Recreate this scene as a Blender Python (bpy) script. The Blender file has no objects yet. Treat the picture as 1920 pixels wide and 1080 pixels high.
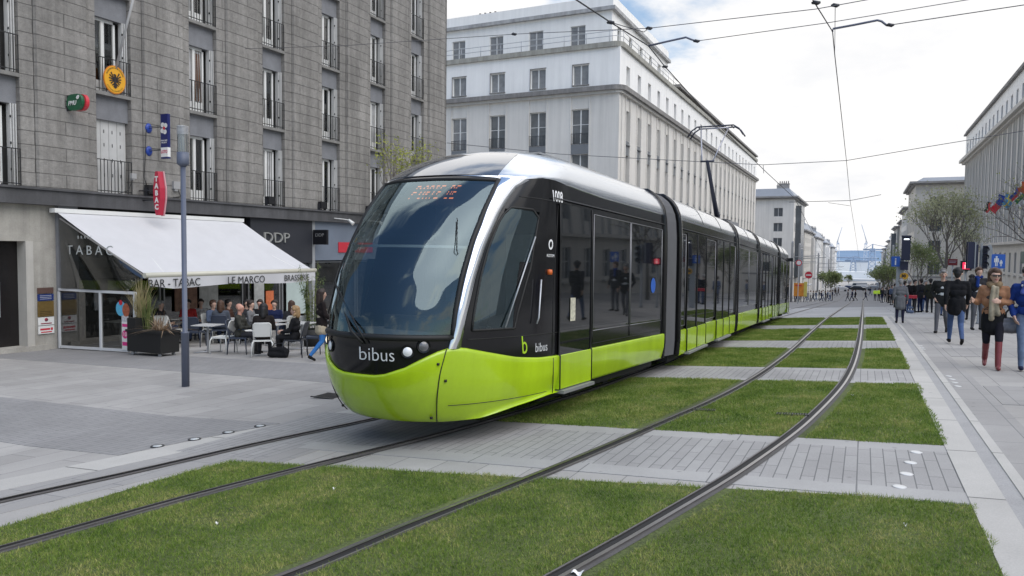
import bpy, bmesh, math, random
import numpy as np
from mathutils import Vector, Matrix, noise
rnd = random.Random(7)
SC = bpy.context.scene
COL = SC.collection
PI = math.pi
HC = 1.776                       # eye height of the photographer
YAW, PITCH, ROLL, FPX = .44747, .05196, .01148, 1375.5

# ---------------------------------------------------------------- terrain
def prof(y):
    if y < 0: return .0133*y
    if y < 40: return .0133*y + .000445*y*y
    if y < 130: return 1.244 + .0489*(y-40)
    if y < 480: return 5.645 + .03*(y-130)
    if y < 800: return 16.145 + .035*(y-480)
    return 27.3
def zg(x, y):
    if x < -9: c = -.567 + .03*(x+9)
    elif x > 3: c = .189 + .02*(x-3)
    else: c = .063*x
    if x < -30: c = -1.197
    if x > 40: c = .929
    return c - prof(y)
def at(px, Y):
    """x on the ground line y = Y that lies in the direction px of a 1920 px wide view"""
    return Y*math.tan(math.atan((px-960)/FPX) - YAW)

# ---------------------------------------------------------------- mesh builder
class MB:
    def __init__(s): s.v=[]; s.f=[]; s.m=[]; s.sm=[]; s.T=None
    def add(s, vs, fs, m=0, sm=False):
        b=len(s.v)
        if s.T is not None: vs=[s.T @ Vector(v) for v in vs]
        s.v.extend([tuple(v) for v in vs])
        for f in fs: s.f.append([b+i for i in f]); s.m.append(m); s.sm.append(sm)
        return s
    def box(s, x0,x1,y0,y1,z0,z1,m=0):
        vs=[(x0,y0,z0),(x1,y0,z0),(x1,y1,z0),(x0,y1,z0),(x0,y0,z1),(x1,y0,z1),(x1,y1,z1),(x0,y1,z1)]
        return s.add(vs,[(0,3,2,1),(4,5,6,7),(0,1,5,4),(1,2,6,5),(2,3,7,6),(3,0,4,7)],m)
    def cbox(s, c, d, m=0):
        return s.box(c[0]-d[0]/2,c[0]+d[0]/2,c[1]-d[1]/2,c[1]+d[1]/2,c[2]-d[2]/2,c[2]+d[2]/2,m)
    def quad(s, a,b,c,d,m=0): return s.add([a,b,c,d],[(0,1,2,3)],m)
    def prism(s, poly, z0, z1, m=0):
        n=len(poly); vs=[(p[0],p[1],z0) for p in poly]+[(p[0],p[1],z1) for p in poly]
        fs=[tuple(range(n))[::-1],tuple(range(n,2*n))]+[(i,(i+1)%n,n+(i+1)%n,n+i) for i in range(n)]
        return s.add(vs,fs,m)
    def prismx(s, poly, x0, x1, m=0):      # poly in (y,z)
        n=len(poly); vs=[(x0,p[0],p[1]) for p in poly]+[(x1,p[0],p[1]) for p in poly]
        fs=[tuple(range(n))[::-1],tuple(range(n,2*n))]+[(i,(i+1)%n,n+(i+1)%n,n+i) for i in range(n)]
        return s.add(vs,fs,m)
    def tube(s, pts, r, n=8, m=0, cap=True, sm=True):
        pts=[Vector(p) for p in pts]; k=len(pts)
        rs=r if isinstance(r,(list,tuple)) else [r]*k
        vs=[];fs=[];pn=None
        for i,p in enumerate(pts):
            d=(pts[min(i+1,k-1)]-pts[max(i-1,0)])
            if d.length<1e-9: d=Vector((0,0,1))
            d.normalize()
            if pn is None:
                a=Vector((0,0,1)) if abs(d.z)<.9 else Vector((1,0,0))
                u=d.cross(a).normalized()
            else:
                u=(pn-d*pn.dot(d));
                u=u.normalized() if u.length>1e-6 else d.cross(Vector((0,0,1))).normalized()
            pn=u; w=d.cross(u)
            for j in range(n):
                t=2*PI*j/n; vs.append(p+(u*math.cos(t)+w*math.sin(t))*rs[i])
        for i in range(k-1):
            for j in range(n):
                a=i*n+j;b=i*n+(j+1)%n; fs.append((a,b,b+n,a+n))
        s.add(vs,fs,m,sm)
        if cap:
            b=len(s.v)-k*n
            s.f.append([b+j for j in range(n)][::-1]); s.m.append(m); s.sm.append(False)
            s.f.append([b+(k-1)*n+j for j in range(n)]); s.m.append(m); s.sm.append(False)
        return s
    def lathe(s, prof_, c=(0,0,0), n=20, m=0, sm=True):   # prof [(r,z)]
        vs=[];fs=[]
        for r,z in prof_:
            for j in range(n):
                t=2*PI*j/n; vs.append((c[0]+r*math.cos(t),c[1]+r*math.sin(t),c[2]+z))
        k=len(prof_)
        for i in range(k-1):
            for j in range(n):
                a=i*n+j;b=i*n+(j+1)%n; fs.append((a,b,b+n,a+n))
        fs.append(tuple(range(n))[::-1]); fs.append(tuple((k-1)*n+j for j in range(n)))
        return s.add(vs,fs,m,sm)
    def grid(s, fn, nu, nv, m=0, sm=True, flip=False):
        vs=[fn(i/nu,j/nv) for j in range(nv+1) for i in range(nu+1)]
        fs=[]
        for j in range(nv):
            for i in range(nu):
                a=j*(nu+1)+i; q=(a,a+1,a+nu+2,a+nu+1)
                fs.append(q[::-1] if flip else q)
        return s.add(vs,fs,m,sm)
    def mesh(s, name, mats, off=(0,0,0)):
        me=bpy.data.meshes.new(name)
        if off!=(0,0,0): vs=[(v[0]-off[0],v[1]-off[1],v[2]-off[2]) for v in s.v]
        else: vs=s.v
        me.from_pydata(vs,[],s.f)
        for mt in (mats if isinstance(mats,(list,tuple)) else [mats]): me.materials.append(mt)
        me.polygons.foreach_set('material_index',s.m)
        me.polygons.foreach_set('use_smooth',s.sm)
        me.update(); return me
    def build(s, name, mats, parent=None, world=True, **kw):
        off=tuple(parent_world(parent)) if (parent is not None and world) else (0,0,0)
        o=bpy.data.objects.new(name, s.mesh(name,mats,off)); COL.objects.link(o)
        if parent is not None: o.parent=parent
        for k,v in kw.items(): o[k]=v
        return o
def parent_world(p):
    v=Vector(p.location)
    while p.parent is not None:
        p=p.parent; v=v+Vector(p.location)
    return v
def tag(o,label,cat,group=None):
    o['label']=label; o['category']=cat
    if group: o['group']=group
    return o
def thing(name,label,cat,loc=(0,0,0),rz=0,group=None):
    o=bpy.data.objects.new(name,None); o.empty_display_size=.2; COL.objects.link(o)
    o.location=loc; o.rotation_euler=(0,0,rz); return tag(o,label,cat,group)
def struct(mb,name,mats):
    o=mb.build(name,mats); o['kind']='structure'; return o
def kids(o): return [c for c in bpy.data.objects if c.parent==o]
def dup(root, loc, rz=None, label=None, scale=None, ch=None):
    r=root.copy(); COL.objects.link(r); r.location=loc
    if rz is not None: r.rotation_euler=(0,0,rz)
    if label: r['label']=label
    if scale: r.scale=scale
    for c in root.children:
        k=c.copy(); COL.objects.link(k); k.parent=r
        for g in c.children:
            h=g.copy(); COL.objects.link(h); h.parent=k
    return r
def text(s,size,mat,M,parent=None,name='lettering',ext=.004,font_shear=0,align='CENTER',sx=1.0,bold=0.0,off=None):
    cu=bpy.data.curves.new('t','FONT'); cu.body=s; cu.size=size; cu.extrude=ext; cu.align_x=align; cu.align_y='CENTER'; cu.shear=font_shear; cu.offset=bold
    cu.resolution_u=3
    o=bpy.data.objects.new('t',cu); COL.objects.link(o); bpy.context.view_layer.update()
    me=bpy.data.meshes.new_from_object(o.evaluated_get(bpy.context.evaluated_depsgraph_get()))
    bpy.data.objects.remove(o)
    me.transform(Matrix.Scale(sx,4,(1,0,0))); me.transform(M)
    if parent is not None: me.transform(Matrix.Translation(-parent_world(parent)))
    me.materials.clear(); me.materials.append(mat)
    for p in me.polygons: p.material_index=0
    ob=bpy.data.objects.new(name,me); COL.objects.link(ob)
    if parent is not None: ob.parent=parent
    return ob
def wallM(x,y,z,rz):  # text frame: stands upright, reads along local x after rotation rz, faces local -y
    return Matrix.Translation((x,y,z)) @ Matrix.Rotation(rz,4,'Z') @ Matrix.Rotation(PI/2,4,'X')

# ---------------------------------------------------------------- materials
MATS={}
def nn(nt,t,**kw):
    n=nt.nodes.new(t)
    for k,v in kw.items():
        if k in n.inputs.keys(): n.inputs[k].default_value=v
        else: setattr(n,k,v)
    return n
def mat(name,col,rough=.6,metal=0.,var=.12,vs=2.,fine=.0,fs=60.,bump=0.,bs=40.,spec=.5,coat=0.,emit=None,alpha=None,streak=0.):
    if name in MATS: return MATS[name]
    m=bpy.data.materials.new(name); m.use_nodes=True; nt=m.node_tree; b=nt.nodes['Principled BSDF']; L=nt.links.new
    b.inputs['Roughness'].default_value=rough; b.inputs['Metallic'].default_value=metal
    b.inputs['Specular IOR Level'].default_value=spec; b.inputs['Coat Weight'].default_value=coat
    if coat: b.inputs['Coat Roughness'].default_value=.03
    g=nn(nt,'ShaderNodeNewGeometry')
    src=None
    c=(col[0],col[1],col[2],1)
    if var>0:
        n1=nn(nt,'ShaderNodeTexNoise',Scale=vs,Detail=5.,Roughness=.6); L(g.outputs['Position'],n1.inputs['Vector'])
        mp=nn(nt,'ShaderNodeMapRange'); mp.inputs['From Min'].default_value=.25; mp.inputs['From Max'].default_value=.75
        mp.inputs['To Min'].default_value=1-var; mp.inputs['To Max'].default_value=1+var
        L(n1.outputs['Fac'],mp.inputs['Value']); src=mp.outputs[0]
    if fine>0:
        n2=nn(nt,'ShaderNodeTexNoise',Scale=fs,Detail=3.,Roughness=.7); L(g.outputs['Position'],n2.inputs['Vector'])
        mp=nn(nt,'ShaderNodeMapRange'); mp.inputs['From Min'].default_value=.3; mp.inputs['From Max'].default_value=.7
        mp.inputs['To Min'].default_value=1-fine; mp.inputs['To Max'].default_value=1+fine
        L(n2.outputs['Fac'],mp.inputs['Value'])
        if src is None: src=mp.outputs[0]
        else:
            mu=nn(nt,'ShaderNodeMath',operation='MULTIPLY'); L(src,mu.inputs[0]); L(mp.outputs[0],mu.inputs[1]); src=mu.outputs[0]
    if streak>0:   # rain streaks down a wall
        mpp=nn(nt,'ShaderNodeMapping'); mpp.inputs['Scale'].default_value=(2.2,2.2,.12); L(g.outputs['Position'],mpp.inputs['Vector'])
        n3=nn(nt,'ShaderNodeTexNoise',Scale=1.,Detail=6.,Roughness=.65); L(mpp.outputs[0],n3.inputs['Vector'])
        mp=nn(nt,'ShaderNodeMapRange'); mp.inputs['From Min'].default_value=.35; mp.inputs['From Max'].default_value=.7
        mp.inputs['To Min'].default_value=1.04; mp.inputs['To Max'].default_value=1-streak
        L(n3.outputs['Fac'],mp.inputs['Value'])
        if src is None: src=mp.outputs[0]
        else:
            mu=nn(nt,'ShaderNodeMath',operation='MULTIPLY'); L(src,mu.inputs[0]); L(mp.outputs[0],mu.inputs[1]); src=mu.outputs[0]
    if src is not None:
        vm=nn(nt,'ShaderNodeVectorMath',operation='SCALE'); vm.inputs[0].default_value=col[:3]; L(src,vm.inputs['Scale'])
        L(vm.outputs[0],b.inputs['Base Color'])
    else: b.inputs['Base Color'].default_value=c
    if bump>0:
        n4=nn(nt,'ShaderNodeTexNoise',Scale=bs,Detail=6.,Roughness=.65); L(g.outputs['Position'],n4.inputs['Vector'])
        bp=nn(nt,'ShaderNodeBump',Strength=min(1.,bump),Distance=.02); L(n4.outputs['Fac'],bp.inputs['Height']); L(bp.outputs[0],b.inputs['Normal'])
    if emit:
        b.inputs['Emission Color'].default_value=(*emit[:3],1); b.inputs['Emission Strength'].default_value=emit[3]
    MATS[name]=m; return m
def brickmat(name,c1,c2,mortar,bw,rh,ms,rough=.8,axis='xy',rot=0.,var=.1,fine=.12,bump=.5,off=.5,sq=1.,rocky=0.,bs=25.):
    """coursed slabs; axis picks which world plane the courses are laid in"""
    if name in MATS: return MATS[name]
    m=bpy.data.materials.new(name); m.use_nodes=True; nt=m.node_tree; b=nt.nodes['Principled BSDF']; L=nt.links.new
    b.inputs['Roughness'].default_value=rough
    g=nn(nt,'ShaderNodeNewGeometry')
    if axis=='xy': vec=g.outputs['Position']
    else:
        sp=nn(nt,'ShaderNodeSeparateXYZ'); L(g.outputs['Position'],sp.inputs[0]); cb=nn(nt,'ShaderNodeCombineXYZ')
        L(sp.outputs['Y' if axis=='yz' else 'X'],cb.inputs[0]); L(sp.outputs['Z'],cb.inputs[1]); vec=cb.outputs[0]
    mpn=nn(nt,'ShaderNodeMapping'); mpn.inputs['Rotation'].default_value=(0,0,rot); L(vec,mpn.inputs['Vector'])
    br=nn(nt,'ShaderNodeTexBrick'); br.offset=off; br.squash=sq
    for k,v in (('Scale',1.),('Mortar Size',ms),('Mortar Smooth',.1),('Bias',0.),('Brick Width',bw),('Row Height',rh)): br.inputs[k].default_value=v
    br.inputs['Color1'].default_value=(*c1,1); br.inputs['Color2'].default_value=(*c2,1); br.inputs['Mortar'].default_value=(*mortar,1)
    L(mpn.outputs[0],br.inputs['Vector'])
    n1=nn(nt,'ShaderNodeTexNoise',Scale=.6,Detail=6.,Roughness=.65); L(g.outputs['Position'],n1.inputs['Vector'])
    n2=nn(nt,'ShaderNodeTexNoise',Scale=90.,Detail=3.,Roughness=.8); L(g.outputs['Position'],n2.inputs['Vector'])
    a=nn(nt,'ShaderNodeMapRange'); a.inputs['From Min'].default_value=.3; a.inputs['From Max'].default_value=.7; a.inputs['To Min'].default_value=1-var; a.inputs['To Max'].default_value=1+var
    L(n1.outputs['Fac'],a.inputs['Value'])
    c=nn(nt,'ShaderNodeMapRange'); c.inputs['From Min'].default_value=.3; c.inputs['From Max'].default_value=.7; c.inputs['To Min'].default_value=1-fine; c.inputs['To Max'].default_value=1+fine
    L(n2.outputs['Fac'],c.inputs['Value'])
    mu=nn(nt,'ShaderNodeMath',operation='MULTIPLY'); L(a.outputs[0],mu.inputs[0]); L(c.outputs[0],mu.inputs[1])
    vm=nn(nt,'ShaderNodeVectorMath',operation='SCALE'); L(br.outputs['Color'],vm.inputs[0]); L(mu.outputs[0],vm.inputs['Scale']); L(vm.outputs[0],b.inputs['Base Color'])
    if axis!='xy':     # rain streaks and mottled stone
        mq=nn(nt,'ShaderNodeMapping'); mq.inputs['Scale'].default_value=(2.6,2.6,.16); L(g.outputs['Position'],mq.inputs['Vector'])
        n8=nn(nt,'ShaderNodeTexNoise',Scale=1.,Detail=7.,Roughness=.7); L(mq.outputs[0],n8.inputs['Vector'])
        r8=nn(nt,'ShaderNodeMapRange'); r8.inputs['From Min'].default_value=.38; r8.inputs['From Max'].default_value=.66; r8.inputs['To Min'].default_value=1.10; r8.inputs['To Max'].default_value=.72; L(n8.outputs['Fac'],r8.inputs['Value'])
        n9=nn(nt,'ShaderNodeTexNoise',Scale=7.,Detail=8.,Roughness=.75); L(g.outputs['Position'],n9.inputs['Vector'])
        r9=nn(nt,'ShaderNodeMapRange'); r9.inputs['From Min'].default_value=.3; r9.inputs['From Max'].default_value=.7; r9.inputs['To Min'].default_value=.78; r9.inputs['To Max'].default_value=1.18; L(n9.outputs['Fac'],r9.inputs['Value'])
        m8=nn(nt,'ShaderNodeMath',operation='MULTIPLY'); L(r8.outputs[0],m8.inputs[0]); L(r9.outputs[0],m8.inputs[1])
        v8=nn(nt,'ShaderNodeVectorMath',operation='SCALE'); L(vm.outputs[0],v8.inputs[0]); L(m8.outputs[0],v8.inputs['Scale']); L(v8.outputs[0],b.inputs['Base Color'])
    if axis=='xy':     # trodden spots and darker, dirtier patches
        vo=nn(nt,'ShaderNodeTexVoronoi',Scale=3.2); L(g.outputs['Position'],vo.inputs['Vector'])
        sp_=nn(nt,'ShaderNodeMapRange'); sp_.inputs['From Min'].default_value=.05; sp_.inputs['From Max'].default_value=.09; sp_.inputs['To Min'].default_value=.72; sp_.inputs['To Max'].default_value=1.
        L(vo.outputs['Distance'],sp_.inputs['Value'])
        n7=nn(nt,'ShaderNodeTexNoise',Scale=.22,Detail=7.,Roughness=.7,Distortion=.6); L(g.outputs['Position'],n7.inputs['Vector'])
        st_=nn(nt,'ShaderNodeMapRange'); st_.inputs['From Min'].default_value=.42; st_.inputs['From Max'].default_value=.62; st_.inputs['To Min'].default_value=.88; st_.inputs['To Max'].default_value=1.05; L(n7.outputs['Fac'],st_.inputs['Value'])
        m3=nn(nt,'ShaderNodeMath',operation='MULTIPLY'); L(sp_.outputs[0],m3.inputs[0]); L(st_.outputs[0],m3.inputs[1])
        v2=nn(nt,'ShaderNodeVectorMath',operation='SCALE'); L(vm.outputs[0],v2.inputs[0]); L(m3.outputs[0],v2.inputs['Scale']); L(v2.outputs[0],b.inputs['Base Color'])
    bp=nn(nt,'ShaderNodeBump',Strength=bump,Distance=.01); inv=nn(nt,'ShaderNodeMath',operation='SUBTRACT'); inv.inputs[0].default_value=1.; L(br.outputs['Fac'],inv.inputs[1])
    if rocky>0:
        n5=nn(nt,'ShaderNodeTexNoise',Scale=bs,Detail=8.,Roughness=.7); L(g.outputs['Position'],n5.inputs['Vector'])
        ad=nn(nt,'ShaderNodeMath',operation='MULTIPLY_ADD'); L(n5.outputs['Fac'],ad.inputs[0]); ad.inputs[1].default_value=rocky; L(inv.outputs[0],ad.inputs[2]); h=ad.outputs[0]
    else: h=inv.outputs[0]
    L(h,bp.inputs['Height']); L(bp.outputs[0],b.inputs['Normal'])
    MATS[name]=m; return m
def glass(name,tint=(.02,.025,.03),alpha=.5,rough=.02,gc=(1,1,1)):
    """thin pane: reflects by angle, tints and lets through the rest"""
    if name in MATS: return MATS[name]
    m=bpy.data.materials.new(name); m.use_nodes=True; nt=m.node_tree; L=nt.links.new
    nt.nodes.remove(nt.nodes['Principled BSDF']); out=nt.nodes['Material Output']
    fr=nn(nt,'ShaderNodeFresnel'); fr.inputs['IOR'].default_value=1.65
    gl=nn(nt,'ShaderNodeBsdfGlossy'); gl.inputs['Roughness'].default_value=rough; gl.inputs['Color'].default_value=(*gc,1)
    tr=nn(nt,'ShaderNodeBsdfTransparent'); tr.inputs['Color'].default_value=(alpha,alpha*1.03,alpha*1.0,1)
    df=nn(nt,'ShaderNodeBsdfDiffuse'); df.inputs['Color'].default_value=(*tint,1)
    m1=nn(nt,'ShaderNodeMixShader'); m1.inputs[0].default_value=.12; L(tr.outputs[0],m1.inputs[1]); L(df.outputs[0],m1.inputs[2])
    ad=nn(nt,'ShaderNodeMath',operation='MULTIPLY_ADD'); L(fr.outputs[0],ad.inputs[0]); ad.inputs[1].default_value=1.25; ad.inputs[2].default_value=.03; ad.use_clamp=True
    m2=nn(nt,'ShaderNodeMixShader'); L(ad.outputs[0],m2.inputs[0]); L(m1.outputs[0],m2.inputs[1]); L(gl.outputs[0],m2.inputs[2]); L(m2.outputs[0],out.inputs['Surface'])
    MATS[name]=m; return m
WHITE=mat('white_paint',(.72,.72,.70),.5,var=.06)
DARKM=mat('dark_metal',(.022,.024,.03),.45,var=.1)
GREYM=mat('grey_metal',(.13,.15,.18),.4,metal=.3,var=.08)
STEELG=mat('galvanised_steel',(.42,.43,.45),.4,metal=.6,var=.1)
BLACK=mat('black_plastic',(.012,.012,.014),.4,var=0)
PANE=mat('window_glass',(.035,.042,.05),.06,var=.5,vs=.5,spec=.8)
PANE2=mat('window_glass_curtained',(.22,.22,.22),.25,var=.3,vs=1.5,spec=.6)
REDP=mat('red_paint',(.55,.03,.05),.4,var=.05)
BLUEP=mat('blue_sign_paint',(.02,.10,.42),.4,var=.05)
# ================================================================ ground
pl_light=brickmat('light_granite_slabs',(.385,.37,.35),(.33,.317,.30),(.20,.195,.19),1.25,.46,.006,var=.12,fine=.10,bump=.25,rot=PI/2)
pl_dark=brickmat('grey_granite_setts',(.285,.278,.272),(.262,.256,.25),(.17,.17,.175),.32,.115,.006,var=.10,fine=.12,bump=.3,rot=PI/2)
pl_mid=brickmat('mid_granite_slabs',(.32,.31,.298),(.295,.285,.275),(.19,.19,.19),.9,.30,.006,var=.10,fine=.10,bump=.25,rot=PI/2)
sett=brickmat('long_paving_setts',(.34,.332,.322),(.30,.292,.285),(.15,.15,.15),.58,.108,.005,var=.13,fine=.12,bump=.5,rot=PI/2)
border=brickmat('border_slabs',(.37,.362,.35),(.34,.332,.322),(.16,.16,.16),1.15,100.,.007,var=.08,fine=.10,bump=.2,off=.0)
kerbm=brickmat('pale_kerb_granite',(.46,.445,.415),(.42,.405,.38),(.15,.15,.14),1.6,5.,.012,var=.07,fine=.12,bump=.2,rot=PI/2,off=0.)
asph=mat('street_paving_grey',(.20,.20,.205),.85,var=.12,vs=.5,fine=.1,fs=40)
conc=mat('rail_bed_concrete',(.085,.08,.077),.9,var=.15,vs=3,fine=.25,fs=120,bump=.3)
soil=mat('lawn_soil',(.085,.11,.03),.95,var=.35,vs=1.3,fine=.5,fs=45,bump=.8)

def ys(y0,y1,step): 
    n=max(1,int(math.ceil((y1-y0)/step))); return [y0+(y1-y0)*i/n for i in range(n+1)]
g=MB()
xs=[-600,-300,-120,-60,-30,-26,-22,-18,-14,-11,-9,-6,-3,0,3,6,10,14,20,30,40,80,200,500]
yy=[-300,-100,-40,-20,-10,-5]+ys(0,44,2)+ys(48,130,6)+ys(140,480,15)+[520,600,700,800,860]
vs=[(x,y,zg(x,y)) for y in yy for x in xs]; nx=len(xs)
g.add(vs,[(j*nx+i,j*nx+i+1,(j+1)*nx+i+1,(j+1)*nx+i) for j in range(len(yy)-1) for i in range(nx-1)],0)
g.add([(-6000,860,-27.4),(6000,860,-27.4),(6000,900,-30.5),(-6000,900,-30.5)],[(0,1,2,3)],0)
struct(g,'ground',pl_light)
def sheet(mb,x0,x1,y0,y1,dz,st=1.5,m=0,nx=None):
    """strip lying on the terrain; x0/x1 may be functions of y"""
    Y=ys(y0,y1,st); f0=x0 if callable(x0) else (lambda y:x0); f1=x1 if callable(x1) else (lambda y:x1)
    br=[-9.,3.]
    rows=[]
    for y in Y:
        a,b=f0(y),f1(y); rows.append((a,b,y))
    n=max(2,int(max(abs(b-a) for a,b,_ in rows)/1.2)+2); out=[]
    for a,b,y in rows:
        xs_=[a+(b-a)*i/(n-1) for i in range(n)]
        for k in br:
            if a<k<b and n>2:
                j=min(range(1,n-1),key=lambda i:abs(xs_[i]-k)); xs_[j]=k
        out.append([(q,y) for q in xs_])
    rows=out
    vs=[(x,y,zg(x,y)+dz) for r in rows for x,y in r]
    mb.add(vs,[(j*n+i,j*n+i+1,(j+1)*n+i+1,(j+1)*n+i) for j in range(len(rows)-1) for i in range(n-1)],m)
    lo=[(v[0],v[1],v[2]-.03) for v in vs]; R_=len(rows)
    for seq in (list(range(n)),[(R_-1)*n+i for i in range(n)],[j*n for j in range(R_)],[j*n+n-1 for j in range(R_)]):
        q=[vs[k] for k in seq]+[lo[k] for k in seq]; c=len(seq); mb.add(q,[(k,k+1,c+k+1,c+k) for k in range(c-1)],m)
def cr(pts):
    """smooth curve x(y) through the given points"""
    pts=sorted(pts,key=lambda p:p[1])
    def f(y):
        if y<=pts[0][1]:
            (a,b),(c,d)=pts[0],pts[1]; return a+(c-a)*(y-b)/(d-b)
        for i in range(len(pts)-1):
            if y<=pts[i+1][1]:
                p0=pts[max(i-1,0)];p1=pts[i];p2=pts[i+1];p3=pts[min(i+2,len(pts)-1)]
                h=p2[1]-p1[1]; t=(y-p1[1])/h
                m1=(p2[0]-p0[0])/max(p2[1]-p0[1],1e-6)*h; m2=(p3[0]-p1[0])/max(p3[1]-p1[1],1e-6)*h
                return (2*t**3-3*t*t+1)*p1[0]+(t**3-2*t*t+t)*m1+(-2*t**3+3*t*t)*p2[0]+(t**3-t*t)*m2
        return pts[-1][0]
    return f
AL=cr([(-7.45,0.),(-6.80,3.7),(-6.53,4.8),(-6.26,6.2),(-5.86,7.8),(-5.42,10.2),(-5.12,14),(-5.05,20),(-5.05,40),(-5.05,150),(-5.05,300)])
AR=cr([(-6.0,0.),(-5.40,3.0),(-5.14,4.44),(-4.86,5.55),(-4.36,7.44),(-3.92,10.2),(-3.66,14),(-3.61,20),(-3.61,40),(-3.61,150),(-3.61,300)])
BL=cr([(-4.02,0.),(-3.14,3.4),(-2.94,4.46),(-2.62,5.94),(-2.26,7.93),(-1.80,10.99),(-1.56,14.41),(-1.45,19.9),(-1.44,42),(-1.44,150),(-1.44,300)])
BR=cr([(-2.58,0.),(-1.53,4.0),(-1.24,5.18),(-.89,6.77),(-.51,9.2),(-.18,13.1),(-.05,19.16),(-.01,33),(0.,42),(0.,150),(0.,300)])
KX=.76
# plaza bands on the left: grey sett bands across, pale slabs between
mb=MB(); sheet(mb,-60,lambda y:AL(y)-.95,5.35,7.35,.004); sheet(mb,-60,lambda y:AL(y)-.95,-4,-1,.004); sheet(mb,-60,-6.2,10.9,13.1,.004); sheet(mb,-60,-6.2,17.,19.,.004); sheet(mb,-60,-6.2,24,26,.004)
struct(mb,'pavement_grey_bands',pl_dark)
mb=MB(); sheet(mb,lambda y:AL(y)-.92,lambda y:AL(y)-.42,-3,40,.004,st=.6); struct(mb,'pavement_edge_strip',kerbm)
mb=MB(); sheet(mb,lambda y:AL(y)-.41,lambda y:AL(y)+.45,-3,5.6,.004,st=.6); sheet(mb,lambda y:AL(y)-.41,-5.3,5.6,40,.004,st=.8); struct(mb,'pavement_beside_rail',pl_mid)
# tramway paving bands and border slabs
bands=[(6.24,8.22),(12.57,14.5),(18.55,20.95),(26.2,28.9)]
gl0=lambda y:-5.62
mb=MB(); mbB=MB()
def slopeband(y0,y1,x0,x1):
    # far edges lean slightly, as the bands are laid square to the curve of the track
    for k,(a,b,mm) in enumerate(((y0,y0+.30,mbB),(y0+.30,y1-.30,mb),(y1-.30,y1,mbB))): sheet(mm,x0,x1,a,b,.006,st=.7)
for a,b in bands[:1]: slopeband(a,b,-5.62,KX)
for a,b in bands[1:]: slopeband(a,b,-6.,KX)
sheet(mb,-6.9,-5.62,5.7,8.2,.005,st=.7)
struct(mb,'pavement_setts',sett); struct(mbB,'pavement_border_slabs',border)
mb=MB(); sheet(mb,-9,3.0,36.2,64.,.006); struct(mb,'pavement_crossing',brickmat('crossing_slabs',(.37,.37,.37),(.32,.32,.325),(.15,.15,.15),3.,2.2,.02,var=.08,fine=.05,bump=.1))
mb=MB(); sheet(mb,-14,7.7,64.,480.,.004,st=6); sheet(mb,7.7,200,66,76,.004,st=3); sheet(mb,-200,-14,158,174,.004,st=4); sheet(mb,7.7,200,147,156,.004,st=3); struct(mb,'road',asph)
mb=MB(); sheet(mb,-14.2,-6.9,128,137,.01,st=3); sheet(mb,2.3,7.,70,137,.01,st=3); sheet(mb,-14.2,-9.5,137,470,.01,st=6); sheet(mb,4.6,7.9,137,470,.01,st=6)
struct(mb,'pavement_far',pl_light)
# kerb, gutter and the dark walkway band on the right
mb=MB(); sheet(mb,KX,1.0,-4,38,.012); sheet(mb,1.125,1.21,-4,38,.012); struct(mb,'kerb_stone_strip',kerbm)
mb=MB(); sheet(mb,1.0,1.125,-4,38,.004); struct(mb,'pavement_gutter',mat('gutter_stone',(.32,.315,.31),.9,var=.12,vs=2,fine=.15,fs=80))
mb=MB(); sheet(mb,1.21,1.60,-4,38,.005); sheet(mb,1.62,12.,10.9,12.6,.005); sheet(mb,1.62,12.,16.9,18.9,.005); sheet(mb,1.62,12.,24.2,26.6,.005); sheet(mb,1.62,12.,34,38,.005); sheet(mb,1.62,12,5.2,7.0,.005); struct(mb,'pavement_walkway',pl_mid)
# ---- lawns
lawnx0=cr([(-6.3,-1.),(-6.02,2.0),(-5.97,3.3),(-5.96,4.2),(-5.93,5.0),(-5.86,5.5),(-5.80,5.75)])
def ltop(x): # near lawn upper edge
    return 5.62+ (x+5.0)*(6.20-5.62)/5.0 if x<0 else 6.20
mb=MB()
Y=ys(-2.5,5.62,.3); rows=[]
vs=[];n=30
for j in range(31):
    for i in range(n+1):
        v=j/30; 
        x=-5.9+(KX+5.9)*i/n; yt=ltop(x); y=-2.5+(yt+2.5)*v
        x0=lawnx0(y); x=x0+(KX-x0)*i/n
        vs.append((x,y,zg(x,y)+.008))
mb.add(vs,[(j*(n+1)+i,j*(n+1)+i+1,(j+1)*(n+1)+i+1,(j+1)*(n+1)+i) for j in range(30) for i in range(n)],0)
lawns=[(8.22,12.57),(14.5,18.55),(20.95,26.2),(28.9,36.2)]
for a,b in lawns: sheet(mb,-5.3,KX,a,b,.008,st=.8)
struct(mb,'lawn_ground',soil)
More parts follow.
